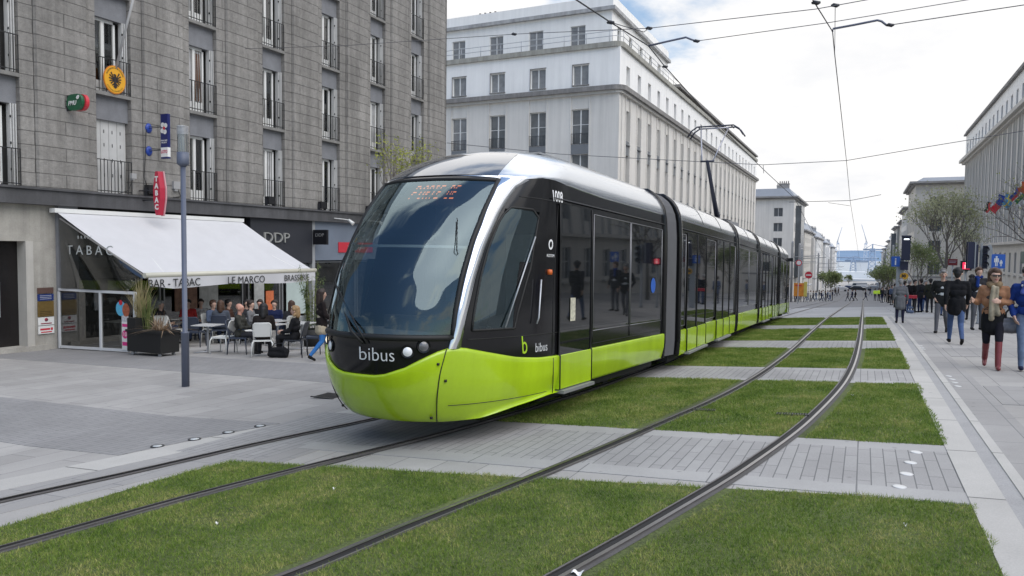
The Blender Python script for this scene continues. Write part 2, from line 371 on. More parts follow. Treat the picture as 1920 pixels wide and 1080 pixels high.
# fill between near lawn and first band (slabs)
# ---- grass blades
def rails_clear(x,y):
    for f,l,r in ((AL,.10,.10),(AR,.10,.10),(BL,.13,.09),(BR,.10,.14)):
        c=f(y)
        if c-l<x<c+r: return False
    return True
def blades(name,n,reg,h,w,seed,fall=None):
    R=np.random.RandomState(seed); V=[];C=[]
    pts=[]
    while len(pts)<n:
        x=R.uniform(reg[0],reg[1]); y=R.uniform(reg[2],reg[3])
        if not reg[4](x,y) or not rails_clear(x,y): continue
        pts.append((x,y))
    V=np.empty((n*3,3),dtype=np.float32)
    for i,(x,y) in enumerate(pts):
        z=zg(x,y)+.006; a=R.uniform(0,2*PI); hh=h*R.uniform(.55,1.35)*(1.+.6*noise.noise((x*1.7,y*1.7,3.))); ww=w*R.uniform(.7,1.3)
        dx,dy=math.cos(a)*ww,math.sin(a)*ww; b=R.uniform(0,2*PI); l=hh*R.uniform(.2,1.1)
        V[3*i]=(x-dx,y-dy,z);V[3*i+1]=(x+dx,y+dy,z);V[3*i+2]=(x+math.cos(b)*l,y+math.sin(b)*l,z+hh)
    me=bpy.data.meshes.new(name); me.vertices.add(n*3); me.vertices.foreach_set('co',V.ravel())
    me.loops.add(n*3); me.loops.foreach_set('vertex_index',np.arange(n*3,dtype=np.int32)); me.polygons.add(n)
    me.polygons.foreach_set('loop_start',np.arange(0,n*3,3,dtype=np.int32)); me.polygons.foreach_set('loop_total',np.full(n,3,dtype=np.int32))
    me.update(); me.materials.append(grassm)
    o=bpy.data.objects.new(name,me); COL.objects.link(o); o['kind']='stuff'; tag(o,'short green lawn grass growing between the tram rails','grass'); return o
def grass_material():
    m=bpy.data.materials.new('grass_blades'); m.use_nodes=True; nt=m.node_tree; b=nt.nodes['Principled BSDF']; L=nt.links.new
    g=nn(nt,'ShaderNodeNewGeometry'); n=nn(nt,'ShaderNodeTexNoise',Scale=1.5,Detail=6.,Roughness=.72,Distortion=.4); L(g.outputs['Position'],n.inputs['Vector'])
    wn=nn(nt,'ShaderNodeTexNoise',Scale=28.,Detail=3.,Roughness=.7); L(g.outputs['Position'],wn.inputs['Vector'])
    add=nn(nt,'ShaderNodeMath',operation='ADD'); L(n.outputs['Fac'],add.inputs[0]); L(wn.outputs['Fac'],add.inputs[1])
    cr_=nn(nt,'ShaderNodeValToRGB'); e=cr_.color_ramp.elements
    e[0].position=.38; e[0].color=(.070,.138,.020,1); e[1].position=.62; e[1].color=(.46,.43,.17,1)
    x=cr_.color_ramp.elements.new(.5); x.color=(.195,.285,.048,1)
    h=nn(nt,'ShaderNodeMath',operation='MULTIPLY'); h.inputs[1].default_value=.5; L(add.outputs[0],h.inputs[0]); L(h.outputs[0],cr_.inputs[0]); L(cr_.outputs[0],b.inputs['Base Color'])
    b.inputs['Roughness'].default_value=.6; b.inputs['Specular IOR Level'].default_value=.25
    tr=nn(nt,'ShaderNodeBsdfTranslucent'); L(cr_.outputs[0],tr.inputs['Color']); mx=nn(nt,'ShaderNodeMixShader'); mx.inputs[0].default_value=.3
    L(b.outputs[0],mx.inputs[1]); L(tr.outputs[0],mx.inputs[2]); L(mx.outputs[0],nt.nodes['Material Output'].inputs['Surface'])
    return m
grassm=grass_material()
rag=lambda a,b: .05*noise.noise((a*2.3,b*2.3,7.))+.03*noise.noise((a*9,b*9,2.))
near=lambda x,y: x>lawnx0(y)-.02+rag(x,y) and y<ltop(x)+.02+rag(y,x) and x<KX+.02+rag(x+5,y)
blades('grass',270000,(-6.5,KX+.07,.4,6.25,near),.026,.0026,1)
blades('grass',120000,(-5.3,KX+.07,8.15,12.65,lambda x,y:x<KX+.02+rag(x+5,y) and y>8.2+rag(y,x) and y<12.6+rag(y,x+3)),.03,.0038,2)
blades('grass',60000,(-3.8,KX+.02,14.48,18.57,lambda x,y:True),.03,.0055,3)
blades('grass',50000,(-3.8,KX+.02,20.93,26.22,lambda x,y:True),.032,.008,4)
blades('grass',35000,(-3.8,KX+.02,28.88,36.22,lambda x,y:True),.035,.011,5)
# ---- rails
rail_top=mat('polished_rail_steel',(.34,.33,.33),.34,metal=1.,var=.1,vs=4)
rail_side=mat('rail_steel_dull',(.16,.15,.15),.5,metal=.5,var=.2,vs=6)
rail_groove=mat('rail_groove_black',(.012,.012,.012),.8,var=.1)
def rail_strip(f,a,b,dz,mb,y0,y1,m,dz2=None):
    Y=[];y=y0
    while y<y1: Y.append(y); y+= .35 if y<25 else 6.
    Y.append(y1)
    vs=[]
    for y in Y:
        e=.05; d=(f(y+e)-f(y-e))/(2*e); L_=math.sqrt(1+d*d); nx_,ny_=1/L_,-d/L_
        for k,o in enumerate((a,b)):
            X=f(y)+nx_*o; YY=y+ny_*o; vs.append((X,YY,zg(X,YY)+(dz if k==0 or dz2 is None else dz2)))
    mb.add(vs,[(2*i,2*i+1,2*i+3,2*i+2) for i in range(len(Y)-1)],m)
def track(fl,fr,lab,y1):
    t=thing('tram_track',lab,'tram track',(fl(8),8,zg(fl(8),8)),0,'grooved tram tracks')
    for f,s in ((fl,1),(fr,-1)):
        mb=MB()   # s: side of the running groove (inside the gauge)
        o=lambda a,b:(a,b) if s==1 else (-b,-a)
        for (a,b,dz,m) in ((-.062,.104,.011,3),(-.018,.014,.024,0),(.014,.080,.012,2),(.078,.094,.021,1)):
            p,q=o(a,b); rail_strip(f,p,q,dz,mb,-3,y1,m)
        for (a,za,zb) in ((-.018,.011,.024),(.094,.021,.011)):
            p=a*s; rail_strip(f,p-.0005,p+.0005,za,mb,-3,y1,1,zb)
        mb.build('rail',[rail_top,rail_side,rail_groove,conc],t)
track(AL,AR,'steel tram track running under the green tram and out to the lower left',170)
track(BL,BR,'empty steel tram track curving through the lawn right of the tram',230)
# drains, studs, lights
gm=mat('drain_grate_iron',(.06,.06,.062),.5,metal=.5,var=.2)
for i,(x0,x1,y,lab) in enumerate(((-1.95,-1.68,9.55,'narrow drain grate in the lawn beside the left rail'),(-.92,-.56,9.5,'narrow drain grate in the lawn beside the right rail'))):
    mb=MB(); z=zg(x0,y)+.03; n=int((x1-x0)/.03)
    mb.box(x0,x1,y-.055,y-.045,z-.02,z); mb.box(x0,x1,y+.045,y+.055,z-.02,z)
    for k in range(n+1): mb.box(x0+k*.03,x0+k*.03+.014,y-.045,y+.045,z-.018,z-.001)
    mb.v=[(v[0],v[1],v[2]+zg(v[0],v[1])-zg(x0,y)) for v in mb.v]
    tag(mb.build('drain_grate',gm),lab,'drain','drain grates between the rails')
mb=MB()
for k in range(9): mb.box(-8.0+k*.045,-7.975+k*.045,9.25,9.62,zg(-7.8,9.4)+.006,zg(-7.8,9.4)+.02)
mb.box(-8.03,-7.58,9.22,9.25,zg(-7.8,9.2)+.006,zg(-7.8,9.2)+.022); mb.box(-8.03,-7.58,9.62,9.65,zg(-7.8,9.6)+.004,zg(-7.8,9.6)+.02)
tag(mb.build('drain_grate',gm),'dark square drain grate in the pavement left of the tram nose','drain')
stud=mat('steel_stud',(.60,.60,.59),.4,metal=.2,var=.05)
def studs(pts,lab,r=.055,h=.007):
    for x,y in pts:
        mb=MB(); z=zg(x,y)+.006; mb.lathe([(r,0),(r*.96,h*.5),(r*.6,h*.9),(.001,h)],(x,y,z),16)
        tag(mb.build('paving_stud',stud),lab,'stud','metal studs set into the paving')
studs([(.5,7.85),(.43,7.41),(.38,6.99),(.31,6.56)],'round white stud in the paved band nearest the right kerb',.055)
studs([(1.28,13.64),(1.29,13.25),(1.29,12.87),(1.29,12.46)],'round white stud in the walkway, near row of four',.05)
studs([(1.235,19.4),(1.235,18.95),(1.235,18.5)],'round white stud in the walkway, farther row',.05)
lampring=mat('uplight_glass',(.5,.52,.52),.2,var=.1)
for x,y in ((-7.32,5.8),(-7.2,6.22),(-7.11,6.66),(-7.02,7.1)):
    z=zg(x,y)+.006
    t=thing('ground_uplight','round recessed uplight in the pale strip left of the tracks','ground light',(x,y,z),0,'recessed uplights in the pale strip')
    mb=MB(); mb.lathe([(.075,0),(.075,.008),(.055,.010),(.055,.006)],(0,0,0),20); mb.build('ring',gm,t,world=False)
    mb=MB(); mb.lathe([(.052,.006),(.05,.011),(.001,.012)],(0,0,0),20); mb.build('lens',lampring,t,world=False)
paper=mat('litter_paper',(.75,.75,.74),.7,var=.05)
for x,y,s,lab in ((-1.48,4.02,.028,'small scrap of white paper lying in the right rail groove'),(.30,5.55,.009,'tiny crumpled silver wrapper on the near lawn'),(-.1,11.2,.014,'small white scrap on the lawn right of the right rail'),(-4.35,3.95,.008,'white petal sized scrap on the lawn between the tracks'),(-4.1,5.0,.008,'white scrap on the lawn near the left track'),(-2.6,16.,.016,'white scrap on the lawn in front of the tram doors')):
    mb=MB(); z=zg(x,y)+.022
    mb.grid(lambda u,v:(x+(u-.5)*2*s+v*.01,y+(v-.5)*2*s,z+.012*math.sin(u*5+v*3)),4,4)
    tag(mb.build('paper_scrap',paper),lab,'litter')
# sea, hills
sea=mat('sea_water',(.16,.24,.32),.25,var=.1,vs=.01)
mb=MB(); mb.quad((-9000,900,-30),(9000,900,-30),(9000,9000,-30),(-9000,9000,-30)); struct(mb,'sea',sea)
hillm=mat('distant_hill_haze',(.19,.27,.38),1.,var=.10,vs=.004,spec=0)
def hills(y0,y1,h,x0,x1,seed,m):
    mb=MB(); n=90; k=6
    def f(u,v):
        x=x0+(x1-x0)*u; y=y0+(y1-y0)*v
        return (x,y,-31+ (h*(.75+.35*noise.noise((u*5+seed,seed,0))+.10*noise.noise((u*22,seed,v*3))))*math.sin(min(1,v*1.05)*PI/2)**.7)
    mb.grid(f,n,k); return struct(mb,'hills',m)
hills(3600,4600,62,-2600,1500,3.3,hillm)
port=mat('port_quay',(.5,.5,.5),.9,var=.3,vs=.02)
mb=MB(); mb.box(-300,200,905,1180,-31,-26.5); struct(mb,'quay_ground',port)
# ================================================================ tram
green=mat('tram_lime_paint',(.38,.56,.012),.26,var=.04,vs=1.5,spec=.5,coat=.45,streak=.16,fine=.03,fs=25)
tblack=mat('tram_gloss_black',(.008,.008,.009),.12,var=0,spec=.35,coat=0)
silver=mat('tram_silver_paint',(.54,.57,.61),.20,metal=.75,var=.04,vs=1.,spec=.6,coat=.8)
chrome=mat('tram_pillar_chrome',(.70,.71,.73),.10,metal=1.,var=.03,vs=.8)
bellow=mat('bellows_rubber',(.10,.10,.105),.7,var=.1)
seal=mat('rubber_seal',(.006,.006,.006),.6,var=0)
tglass=mat('tram_side_glass',(.008,.009,.010),.03,var=0,spec=.55)
wsglass=glass('windshield_glass',(.012,.022,.024),.62,gc=(.66,.84,.92))
ledo=mat('destination_led',(.3,.06,.01),.5,var=0,emit=(1.,.28,.08,1.5))
lampm=mat('headlamp_lens',(.75,.76,.78),.12,var=0,spec=.9)
lampw=mat('headlamp_warm',(.9,.8,.6),.2,var=0,emit=(1.,.85,.6,1.0))
under=mat('tram_underframe',(.02,.02,.021),.8,var=.2)
U2=(-.047,-.9989);N2=(.9989,-.047);C02=(-3.21-1.2*.9989,13.08+1.2*.047)
def itp(T,z):
    if z<=T[0][0]:return T[0][1]
    for (a,p),(b,q) in zip(T,T[1:]):
        if z<=b: return p+(q-p)*(z-a)/(b-a)
    return T[-1][1]
LT=[(.1,6.55),(.16,6.68),(.3,6.78),(.45,6.88),(.7,6.98),(1.0,7.0),(1.3,6.94),(1.7,6.78),(2.1,6.52),(2.5,6.15),(2.8,5.8),(3.0,5.5),(3.15,5.2),(3.3,4.8),(3.42,4.2),(3.45,3.7)]
WT=[(.1,1.08),(.16,1.14),(.3,1.18),(.5,1.2),(2.3,1.2),(2.6,1.195),(2.9,1.17),(3.05,1.12),(3.2,1.02),(3.32,.85),(3.4,.6),(3.45,.03)]
def smooth_itp(T,z):
    return (itp(T,z-.08)+itp(T,z-.04)+itp(T,z)*2+itp(T,z+.04)+itp(T,z+.08))/6
H2=PI/2
def surf(th,z,off=0.):
    """point on the cab skin: th runs round the nose, beyond +-pi/2 along the straight side"""
    L=smooth_itp(LT,z);W=itp(WT,z) if z>3.3 or z<.35 else smooth_itp(WT,z)
    a=abs(th)
    if a>=H2: s=min(4.4,L-1.2)-(a-H2)*3; s=max(s,.05); t=math.copysign(W+off,th); return (s,t,z)
    s0=min(4.4,L-1.2); c=max(0.,math.cos(th)); sn=math.sin(a)
    s=s0+(L-s0)*c**(2/2.3); t=math.copysign(W*sn**(2/2.4),th)
    if off:
        k=math.hypot(c,sn*1.); s+=off*c/k; t+=math.copysign(off*sn/k,th)
    return (s,t,z)
def th_of_s(s): return H2+(4.4-s)/3
TH0=th_of_s(.12)
def G(th):  # top edge of the green shell
    a=abs(th)
    return itp([(0,.67),(.12,.672),(.2,.69),(.36,.765),(.5,.865),(.6,.93),(.68,.965),(.78,.962),(.97,.89),(1.17,.81),(1.35,.77),(1.5,.76),(9,.76)],a)
def B(th): return itp([(0,.13),(.5,.13),(.8,.15),(1.1,.24),(1.4,.30),(9,.30)],abs(th))
def R(th): # lower edge of the silver roof shell
    return itp([(0,2.89),(.70,2.86),(.78,2.40),(.80,2.50),(.87,2.66),(.92,2.78),(1.02,2.88),(1.2,2.925),(1.4,2.925),(1.75,2.88),(2.0,2.86),(9,2.86)],abs(th))
class Frame:
    def __init__(s,kind): s.kind=kind
    def __call__(s,p):
        a,t,z=p
        if s.kind=='front':
            x=C02[0]+U2[0]*a+N2[0]*t; y=C02[1]+U2[1]*a+N2[1]*t
            return (x,y,HC*0+(-.45+.035*a)+z)
        yy=38.3-7.+a; x=-4.33-t         # rear cab looks the other way
        yc=31.6; sl=-(prof(36)-prof(30))/6.
        return (x,yy,zg(-3.4,yc)+sl*(yy-yc)+z)
def cab(fr,tram,detail):
    flip = False
    def patch(mb,t0,t1,f0,f1,nu,nv,off=0.,m=0):
        # t0..t1 limits (callable of v or number), f0..f1 z limits callable of th
        def fn(u,v):
            a=t0+(t1-t0)*u
            z0=f0(a) if callable(f0) else f0; z1=f1(a) if callable(f1) else f1
            return fr(surf(a,z0+(z1-z0)*v,off))
        mb.grid(fn,nu,nv,m)
    WZ0=1.05
    # --- green lower shell with a rounded lip
    mb=MB()
    def gfn(u,v):
        a=-TH0+2*TH0*u; b,g=B(a),G(a)
        k=[(0,.0,-.06),(0.03,.02,0.0),(.5,.5,.03),(.90,.90,.035),(.97,.985,.03),(1.,1.,.0)]
        zz=itp([(p[0],p[1]) for p in k],v); oo=itp([(p[0],p[2]) for p in k],v)
        return fr(surf(a,b+(g-b)*zz,oo))
    vsx=[0,.03,.1,.2,.3,.4,.5,.6,.7,.8,.86,.9,.94,.97,.985,1.]
    vs=[];nu=150
    for v in vsx:
        for i in range(nu+1): vs.append(gfn(i/nu,v))
    mb.add(vs,[(j*(nu+1)+i,j*(nu+1)+i+1,(j+1)*(nu+1)+i+1,(j+1)*(nu+1)+i) for j in range(len(vsx)-1) for i in range(nu)],0,True)
    gp=mb.build('lower_shell',green,tram)
    # seams and small holes
    mb=MB()
    for sg in (-1,1):
        mb.tube([fr(surf(sg*itp([(0,.50),(.5,.58),(1,.66)],k/12),.14+(.955-.14)*k/12,.034)) for k in range(13)],.006,6)
    mb.build('shell_seam',seal,gp)
    mb=MB()
    for sg in (-1,1):
        for z,th in ((.80,.60),(.2,.47),(.62,.64)):
            p=fr(surf(sg*th,z,.034)); mb.lathe([(.016,-.012),(.016,.012),(.001,.013)],p,10)
    mb.build('shell_bolt',seal,gp)
    # --- gloss black mask: nose band, door pillar area
    mb=MB()
    patch(mb,-.72,.72,lambda a:G(a)-.05,WZ0,40,6,-.004)
    for sg in (-1,1):
        a0,a1=sg*.72,sg*.86
        patch(mb,a0,a1,lambda a:G(a)-.05,R,8,30,-.004)
        patch(mb,sg*.86,sg*TH0,lambda a:G(a)-.05,lambda a:1.14,60,6,-.004)
        patch(mb,sg*1.24,sg*TH0,1.14,R,50,20,-.004)
        patch(mb,sg*.86,sg*1.24,2.50,R,20,6,-.004)
    patch(mb,-.72,.72,2.84,lambda a:R(a)+.05,30,3,-.004)
    mb.build('black_mask',tblack,tram)
    # --- windshield
    mb=MB(); patch(mb,-.725,.725,WZ0,2.86,48,36,.004); ws=mb.build('windshield',wsglass,tram)
    mb=MB()
    for th in (-.70,.70): mb.tube([fr(surf(th,WZ0+.02+(2.84-WZ0-.02)*k/20,.003)) for k in range(21)],.030,8)
    mb.tube([fr(surf(-.70+1.4*k/24,WZ0+.02,.003)) for k in range(25)],.034,8)
    mb.tube([fr(surf(-.70+1.4*k/24,2.835,.002)) for k in range(25)],.022,8)
    mb.build('windshield_frame',seal,ws)
    # --- silver pillar
    for sg in (-1,1):
        mb=MB()
        def pf(u,v):
            z=.955+(2.88-.955)*v
            lo=itp([(.95,.665),(1.2,.70),(1.7,.715),(2.3,.71),(2.68,.69),(2.9,.66)],z)
            hi=itp([(.95,.755),(1.2,.775),(1.42,.79),(2.0,.815),(2.44,.845),(2.62,.87),(2.78,.92),(2.9,1.06)],z)
            o=.018+.022*math.sin(PI*min(1,max(0,u)))
            if u in (0,1): o=-.01
            return fr(surf(sg*(lo+(hi-lo)*u),z,o))
        mb.grid(pf,12,40); mb.build('silver_pillar',chrome,tram)
    # --- roof shell
    mb=MB(); zr=[0,.04,.1,.2,.32,.45,.58,.7,.8,.88,.94,.98,1.]; nu=150; vs=[]
    for v in zr:
        for i in range(nu+1):
            a=-TH0+2*TH0*i/nu; r=itp([(0,2.89),(.7,2.87),(.86,2.86),(1.02,2.89),(1.2,2.925),(1.4,2.925),(1.75,2.88),(2.0,2.86),(9,2.86)],abs(a)); vs.append(fr(surf(a,r+(3.449-r)*v,.012 if v>0 else -.01)))
    mb.add(vs,[(j*(nu+1)+i,j*(nu+1)+i+1,(j+1)*(nu+1)+i+1,(j+1)*(nu+1)+i) for j in range(len(zr)-1) for i in range(nu)],0,True)
    rf=mb.build('roof_shell',silver,tram)
    mb=MB(); 
    patch(mb,-.66,.66,2.90,3.30,30,10,.017); mb.build('roof_front_panel',mat('tram_roof_dark_gloss',(.06,.075,.10),.08,metal=.55,var=0,coat=1.),tram)
    # roof hatch / air unit
    mb=MB()
    def rb(s0,s1,t0,t1,z0,z1):
        vs=[fr(p) for p in ((s0,t0,z0),(s1,t0,z0),(s1,t1,z0),(s0,t1,z0),(s0+.1,t0+.06,z1),(s1-.25,t0+.1,z1),(s1-.25,t1-.1,z1),(s0+.1,t1-.06,z1))]
        mb.add(vs,[(0,3,2,1),(4,5,6,7),(0,1,5,4),(1,2,6,5),(2,3,7,6),(3,0,4,7)])
    rb(1.6,3.9,-.55,.55,3.40,3.468); mb.build('roof_air_unit',tblack,tram)
    # --- side window of the cab
    for sg in (-1,1):
        mb=MB()
        def wf(u,v):
            z=1.14+(2.52-1.14)*v
            lo=itp([(1.14,.83),(2.0,.845),(2.4,.87),(2.52,.93)],z); hi=itp([(1.14,1.145),(1.3,1.16),(1.85,1.235),(2.45,1.24),(2.52,1.16)],z)
            return fr(surf(sg*(lo+(hi-lo)*u),z,.003))
        mb.grid(wf,16,16); w=mb.build('cab_side_window',wsglass,tram)
        mb=MB()
        pts=[wf(0,k/16) for k in range(17)]+[wf(k/8,1) for k in range(1,9)]+[wf(1,1-k/16) for k in range(1,17)]+[wf(1-k/8,0) for k in range(1,9)]
        mb.tube(pts,.014,6); mb.build('window_seal',seal,w)
        mb=MB(); patch(mb,sg*.815,sg*.88,1.14,2.5,3,12,-.003); patch(mb,sg*1.13,sg*1.26,1.12,1.9,3,10,-.006); mb.build('window_surround',tblack,tram)
    if not detail: return
    # --- cab interior
    cin=mat('cab_interior_grey',(.10,.11,.12),.7,var=.1); cdark=mat('cab_seat_cloth',(.03,.03,.035),.9,var=.1); cl=mat('cab_console',(.30,.30,.31),.5,var=.08)
    mb=MB()
    def ib(s0,s1,t0,t1,z0,z1,m=0,top=None):
        q=[(s0,t0,z0),(s1,t0,z0),(s1,t1,z0),(s0,t1,z0),(s0,t0,z1),(s1,t0,z1 if top is None else top),(s1,t1,z1 if top is None else top),(s0,t1,z1)]
        mb.add([fr(p) for p in q],[(0,3,2,1),(4,5,6,7),(0,1,5,4),(1,2,6,5),(2,3,7,6),(3,0,4,7)],m)
    ib(3.9,3.95,-1.1,1.1,.5,2.8,0); ib(3.9,5.7,-.95,.95,.45,.5,0); ib(3.9,5.0,-.95,.95,2.72,2.76,0)
    ib(3.95,3.97,-.9,-.2,1.0,2.3,3); ib(3.95,3.97,.1,.8,1.0,2.3,3)
    mb.build('cab_interior',[cin,cdark,cl,mat('cab_rear_window',(.25,.30,.31),.3,var=.3,vs=3)],tram)
    mb=MB(); ib(5.4,6.2,-.80,.80,.9,1.04,0,1.08); ib(5.9,6.1,-.35,.35,1.08,1.24,1); ib(5.75,5.85,-.05,.35,1.2,1.42,1); ib(5.75,5.85,.45,.75,1.2,1.38,1)
    mb.build('dashboard',[cl,cdark],tram)
    t=mb=MB()
    def lathe_like(fn,nu,nv,m): mb.grid(fn,nu,nv,m)
    mb.grid(lambda u,v:fr((4.75-.10*math.sin(v*PI)-.1*(v),-.02+(u-.5)*(.56-.12*v),1.05+.85*v)),8,8)
    mb.grid(lambda u,v:fr((4.62+.06*math.cos((u-.5)*PI)-.1,-.02+(u-.5)*.26,1.88+.22*v)),6,3)
    ib(4.6,5.15,-.28,.24,.92,1.06); mb.build('driver_seat',cdark,tram)
    # dark sun blind on the windshield left side, striped sleeve seen through it
    mb=MB(); mb.grid(lambda u,v:fr(surf(-.66+.22*u*(1-.2*v),1.15+1.3*v,-.10)),4,10); mb.build('sun_blind',mat('blind_fabric',(.03,.035,.035),.9,var=.1),tram)
    mb=MB()
    for k in range(5): mb.grid(lambda u,v:fr(surf(-.52+.14*u,1.50+.16*k+.07*v,-.18)),2,2)
    mb.build('striped_curtain',mat('curtain_pale_stripe',(.55,.60,.60),.8,var=.05),tram)
    mb=MB(); mb.grid(lambda u,v:fr(surf(-.60+.20*u,1.18+.34*v,-.10)),2,2); mb.build('notice_card',mat('notice_card_orange',(.35,.13,.05),.7,var=.4,vs=8),tram)
    mb=MB(); mb.grid(lambda u,v:fr(surf(-.56+1.18*u,2.02+.03*v,-.25)),12,1); mb.build('handrail_reflection_bar',mat('reflection_pale',(.5,.6,.6),.3,var=0),tram)  # pale strip behind the glass, a reflection painted in as plain colour
    # --- destination display
    mb=MB(); mb.grid(lambda u,v:fr(surf(-.12+.74*u,2.50+.28*v,-.05)),12,3); dsp=mb.build('destination_display',BLACK,tram)
    F57={'P':'1110 1001 1001 1110 1000 1000 1000','O':'0110 1001 1001 1001 1001 1001 0110','R':'1110 1001 1001 1110 1100 1010 1001','T':'1110 0100 0100 0100 0100 0100 0100','E':'1111 1000 1000 1110 1000 1000 1111','D':'1110 1001 1001 1001 1001 1001 1110','G':'0111 1000 1000 1011 1001 1001 0111','U':'1001 1001 1001 1001 1001 1001 0110','S':'0111 1000 1000 0110 0001 0001 1110','N':'1001 1101 1101 1011 1011 1001 1001','Z':'1111 0001 0010 0100 1000 1000 1111',' ':'0000 '*7}
    mb=MB(); s_='PORTE DE GUESNOU'
    def dots(st,z0,dz,x0,dx):
        cx=x0
        for ch in st:
            rows=F57[ch].split()
            for r,row in enumerate(rows):
                if r in (2,5): continue          # rows of the matrix that the shutter did not catch
                for c,b in enumerate(row):
                    if b=='1':
                        a=cx+c*dx; z=z0-r*dz
                        mb.quad(fr(surf(a,z,-.045)),fr(surf(a+dx*.95,z,-.045)),fr(surf(a+dx*.95,z+dz*.55,-.045)),fr(surf(a,z+dz*.55,-.045)))
            cx+=dx*5.2
    dots('PORTE DE',2.745,.0265,-.04,.0092); mb.build('led_text',ledo,dsp)
    # --- lamps in the mask
    for th,z,r,m in ((.385,.93,.048,lampm),(.50,.985,.050,tblack),(-.31,.93,.048,lampm),(-.45,.975,.040,lampw)):
        s,t,zz=surf(th,z,.002); s2,t2,_=surf(th+.01,z,.002)
        tx=Vector((s2-s,t2-t,0)).normalized(); nrm=Vector((tx.y,-tx.x,0)); 
        if nrm.x<0: nrm=-nrm
        up=Vector((0,0,1)); ctr=Vector((s,t,z))
        mb=MB()
        def ring(r0,d0,r1,d1,m):
            n=24; vs=[]
            for rr,dd in ((r0,d0),(r1,d1)):
                for j in range(n): a=2*PI*j/n; vs.append(fr(tuple(ctr+tx*math.cos(a)*rr+up*math.sin(a)*rr+nrm*dd)))
            mb.add(vs,[(j,(j+1)%n,n+(j+1)%n,n+j) for j in range(n)],m,True)
        ring(r*1.5,.0,r*1.38,.014,0); ring(r*1.38,.014,r,.010,0); ring(r,.010,r*.5,.020,1); ring(r*.5,.020,.001,.024,1)
        mb.build('headlight',[tblack,m if m is not tblack else mat('dark_lens',(.12,.12,.13),.08,var=0,coat=1.)],tram)
    # --- wipers
    mb=MB()
    mb.tube([fr(surf(.05,1.0,.02)),fr(surf(-.02,1.12,.05)),fr(surf(-.40,1.62,.05)),fr(surf(-.52,1.80,.03))],[.016,.014,.010,.008],6)
    mb.tube([fr(surf(-.60,1.25,.03)),fr(surf(-.52,1.80,.03)),fr(surf(-.46,2.35,.03))],.008,5)
    mb.tube([fr(surf(.08,1.0,.02)),fr(surf(.02,1.14,.05)),fr(surf(-.33,1.58,.05))],.009,6)
    mb.build('wiper',seal,tram)
    mb=MB(); mb.tube([fr(surf(.62,1.95,.02)),fr(surf(.60,2.0,.06)),fr(surf(.50,2.35,.05))],.006,5); mb.build('antenna',seal,tram)
    # --- lettering
    def decal(me_ob,th0,z0,sc,off,flat=False,slant=0):
        me=me_ob.data
        for v in me.vertices:
            x,y=v.co.x,v.co.y
            s,t,_=surf(th0,z0)
            # walk along the skin
            d=.02; 
            a=surf(th0-d,z0);b=surf(th0+d,z0); k=2*d/math.hypot(b[0]-a[0],b[1]-a[1])
            p=fr(surf(th0+x*k,z0+y,off+v.co.z)); pw=parent_world(tram); v.co=Vector(p)-pw
        me.update()
    def skin_text(s,size,mat_,th0,z0,off=.008,**kw):
        o=text(s,size,mat_,Matrix.Identity(4),None,'lettering',ext=.001,**kw); o.parent=tram; decal(o,th0,z0,1,off); return o
    def side_text(s,size,mat_,s0,z0,off,**kw):
        o=text(s,size,mat_,Matrix.Identity(4),None,'lettering',ext=.001,**kw); o.parent=tram; pw=parent_world(tram)
        def tt(sv,z):
            best=1.2
            for k in range(1300):
                th=.6+k*.002; q=surf(th,z)
                if q[0]<=sv: best=q[1]; break
            return best
        for v in o.data.vertices:
            sv=s0-v.co.x; v.co=Vector(fr((sv,tt(sv,z0+v.co.y)+off+v.co.z,z0+v.co.y)))-pw
        o.data.update(); return o
    skin_text('bibus',.20,mat('lettering_pale_grey',(.62,.63,.64),.4,var=0),.15,.885,.006,bold=-.002,sx=.95)
    side_text('bibus',.155,mat('lettering_pale_grey',(.62,.63,.64),.4,var=0),5.04,.885,.008,bold=-.001,sx=.9)
    side_text('b',.30,mat('lettering_lime',(.35,.55,.02),.4,var=0),5.40,.93,.008,font_shear=-.15,sx=.8)
    side_text('1008',.19,mat('lettering_white',(.8,.8,.8),.4,var=0),4.64,2.72,.010,sx=.72,bold=.003)
    side_text('O',.17,mat('lettering_white',(.8,.8,.8),.4,var=0),4.84,2.12,.008,font_shear=.1,sx=.8,bold=.004)
    side_text('ALSTOM',.050,mat('lettering_white',(.8,.8,.8),.4,var=0),4.84,1.99,.008,sx=1.)
    mb=MB(); p=surf(th_of_s(4.88),1.79,.012); mb.lathe([(.035,-.03),(.038,0),(.035,.03),(.001,.036)],fr(p),10); mb.build('side_indicator',mat('indicator_orange',(.6,.12,.02),.3,var=0),tram)
    # cab door outline, grab rail, small seams on the side
    mb=MB()
    mb.tube([fr(surf(th_of_s(4.74),z,.034)) for z in (.30,.45,.6,.74)],.006,5)
    mb.tube([fr(surf(.62+.06*k,.34,.036)) for k in range(14)],.004,4)
    for s in (4.72,): mb.tube([fr(surf(th_of_s(s),z,.004)) for z in (.78,1.4,2.0,2.62)],.006,5)
    mb.tube([fr(surf(a,1.045,.003)) for a in [ .80+.05*k for k in range(17)]],.006,5)
    mb.tube([fr(surf(a,2.66,.003)) for a in [ .98+.05*k for k in range(14)]],.006,5)
    mb.build('panel_gap',seal,tram)
    mb=MB(); mb.tube([fr(surf(1.30,1.18,.05)),fr(surf(1.31,1.25,.06)),fr(surf(1.31,1.7,.06))],.011,6); mb.tube([fr(surf(1.06,1.16,.04)),fr(surf(1.23,2.2,.02))],.010,6); mb.build('grab_rail',STEELG,tram)
tr0=(-4.41,13.1,zg(-4.41,13.1))
tram=thing('tram','lime green, black and silver five section articulated tram rounding the curve past the cafe','tram',tr0)
cab(Frame('front'),tram,True)
cab(Frame('rear'),tram,False)

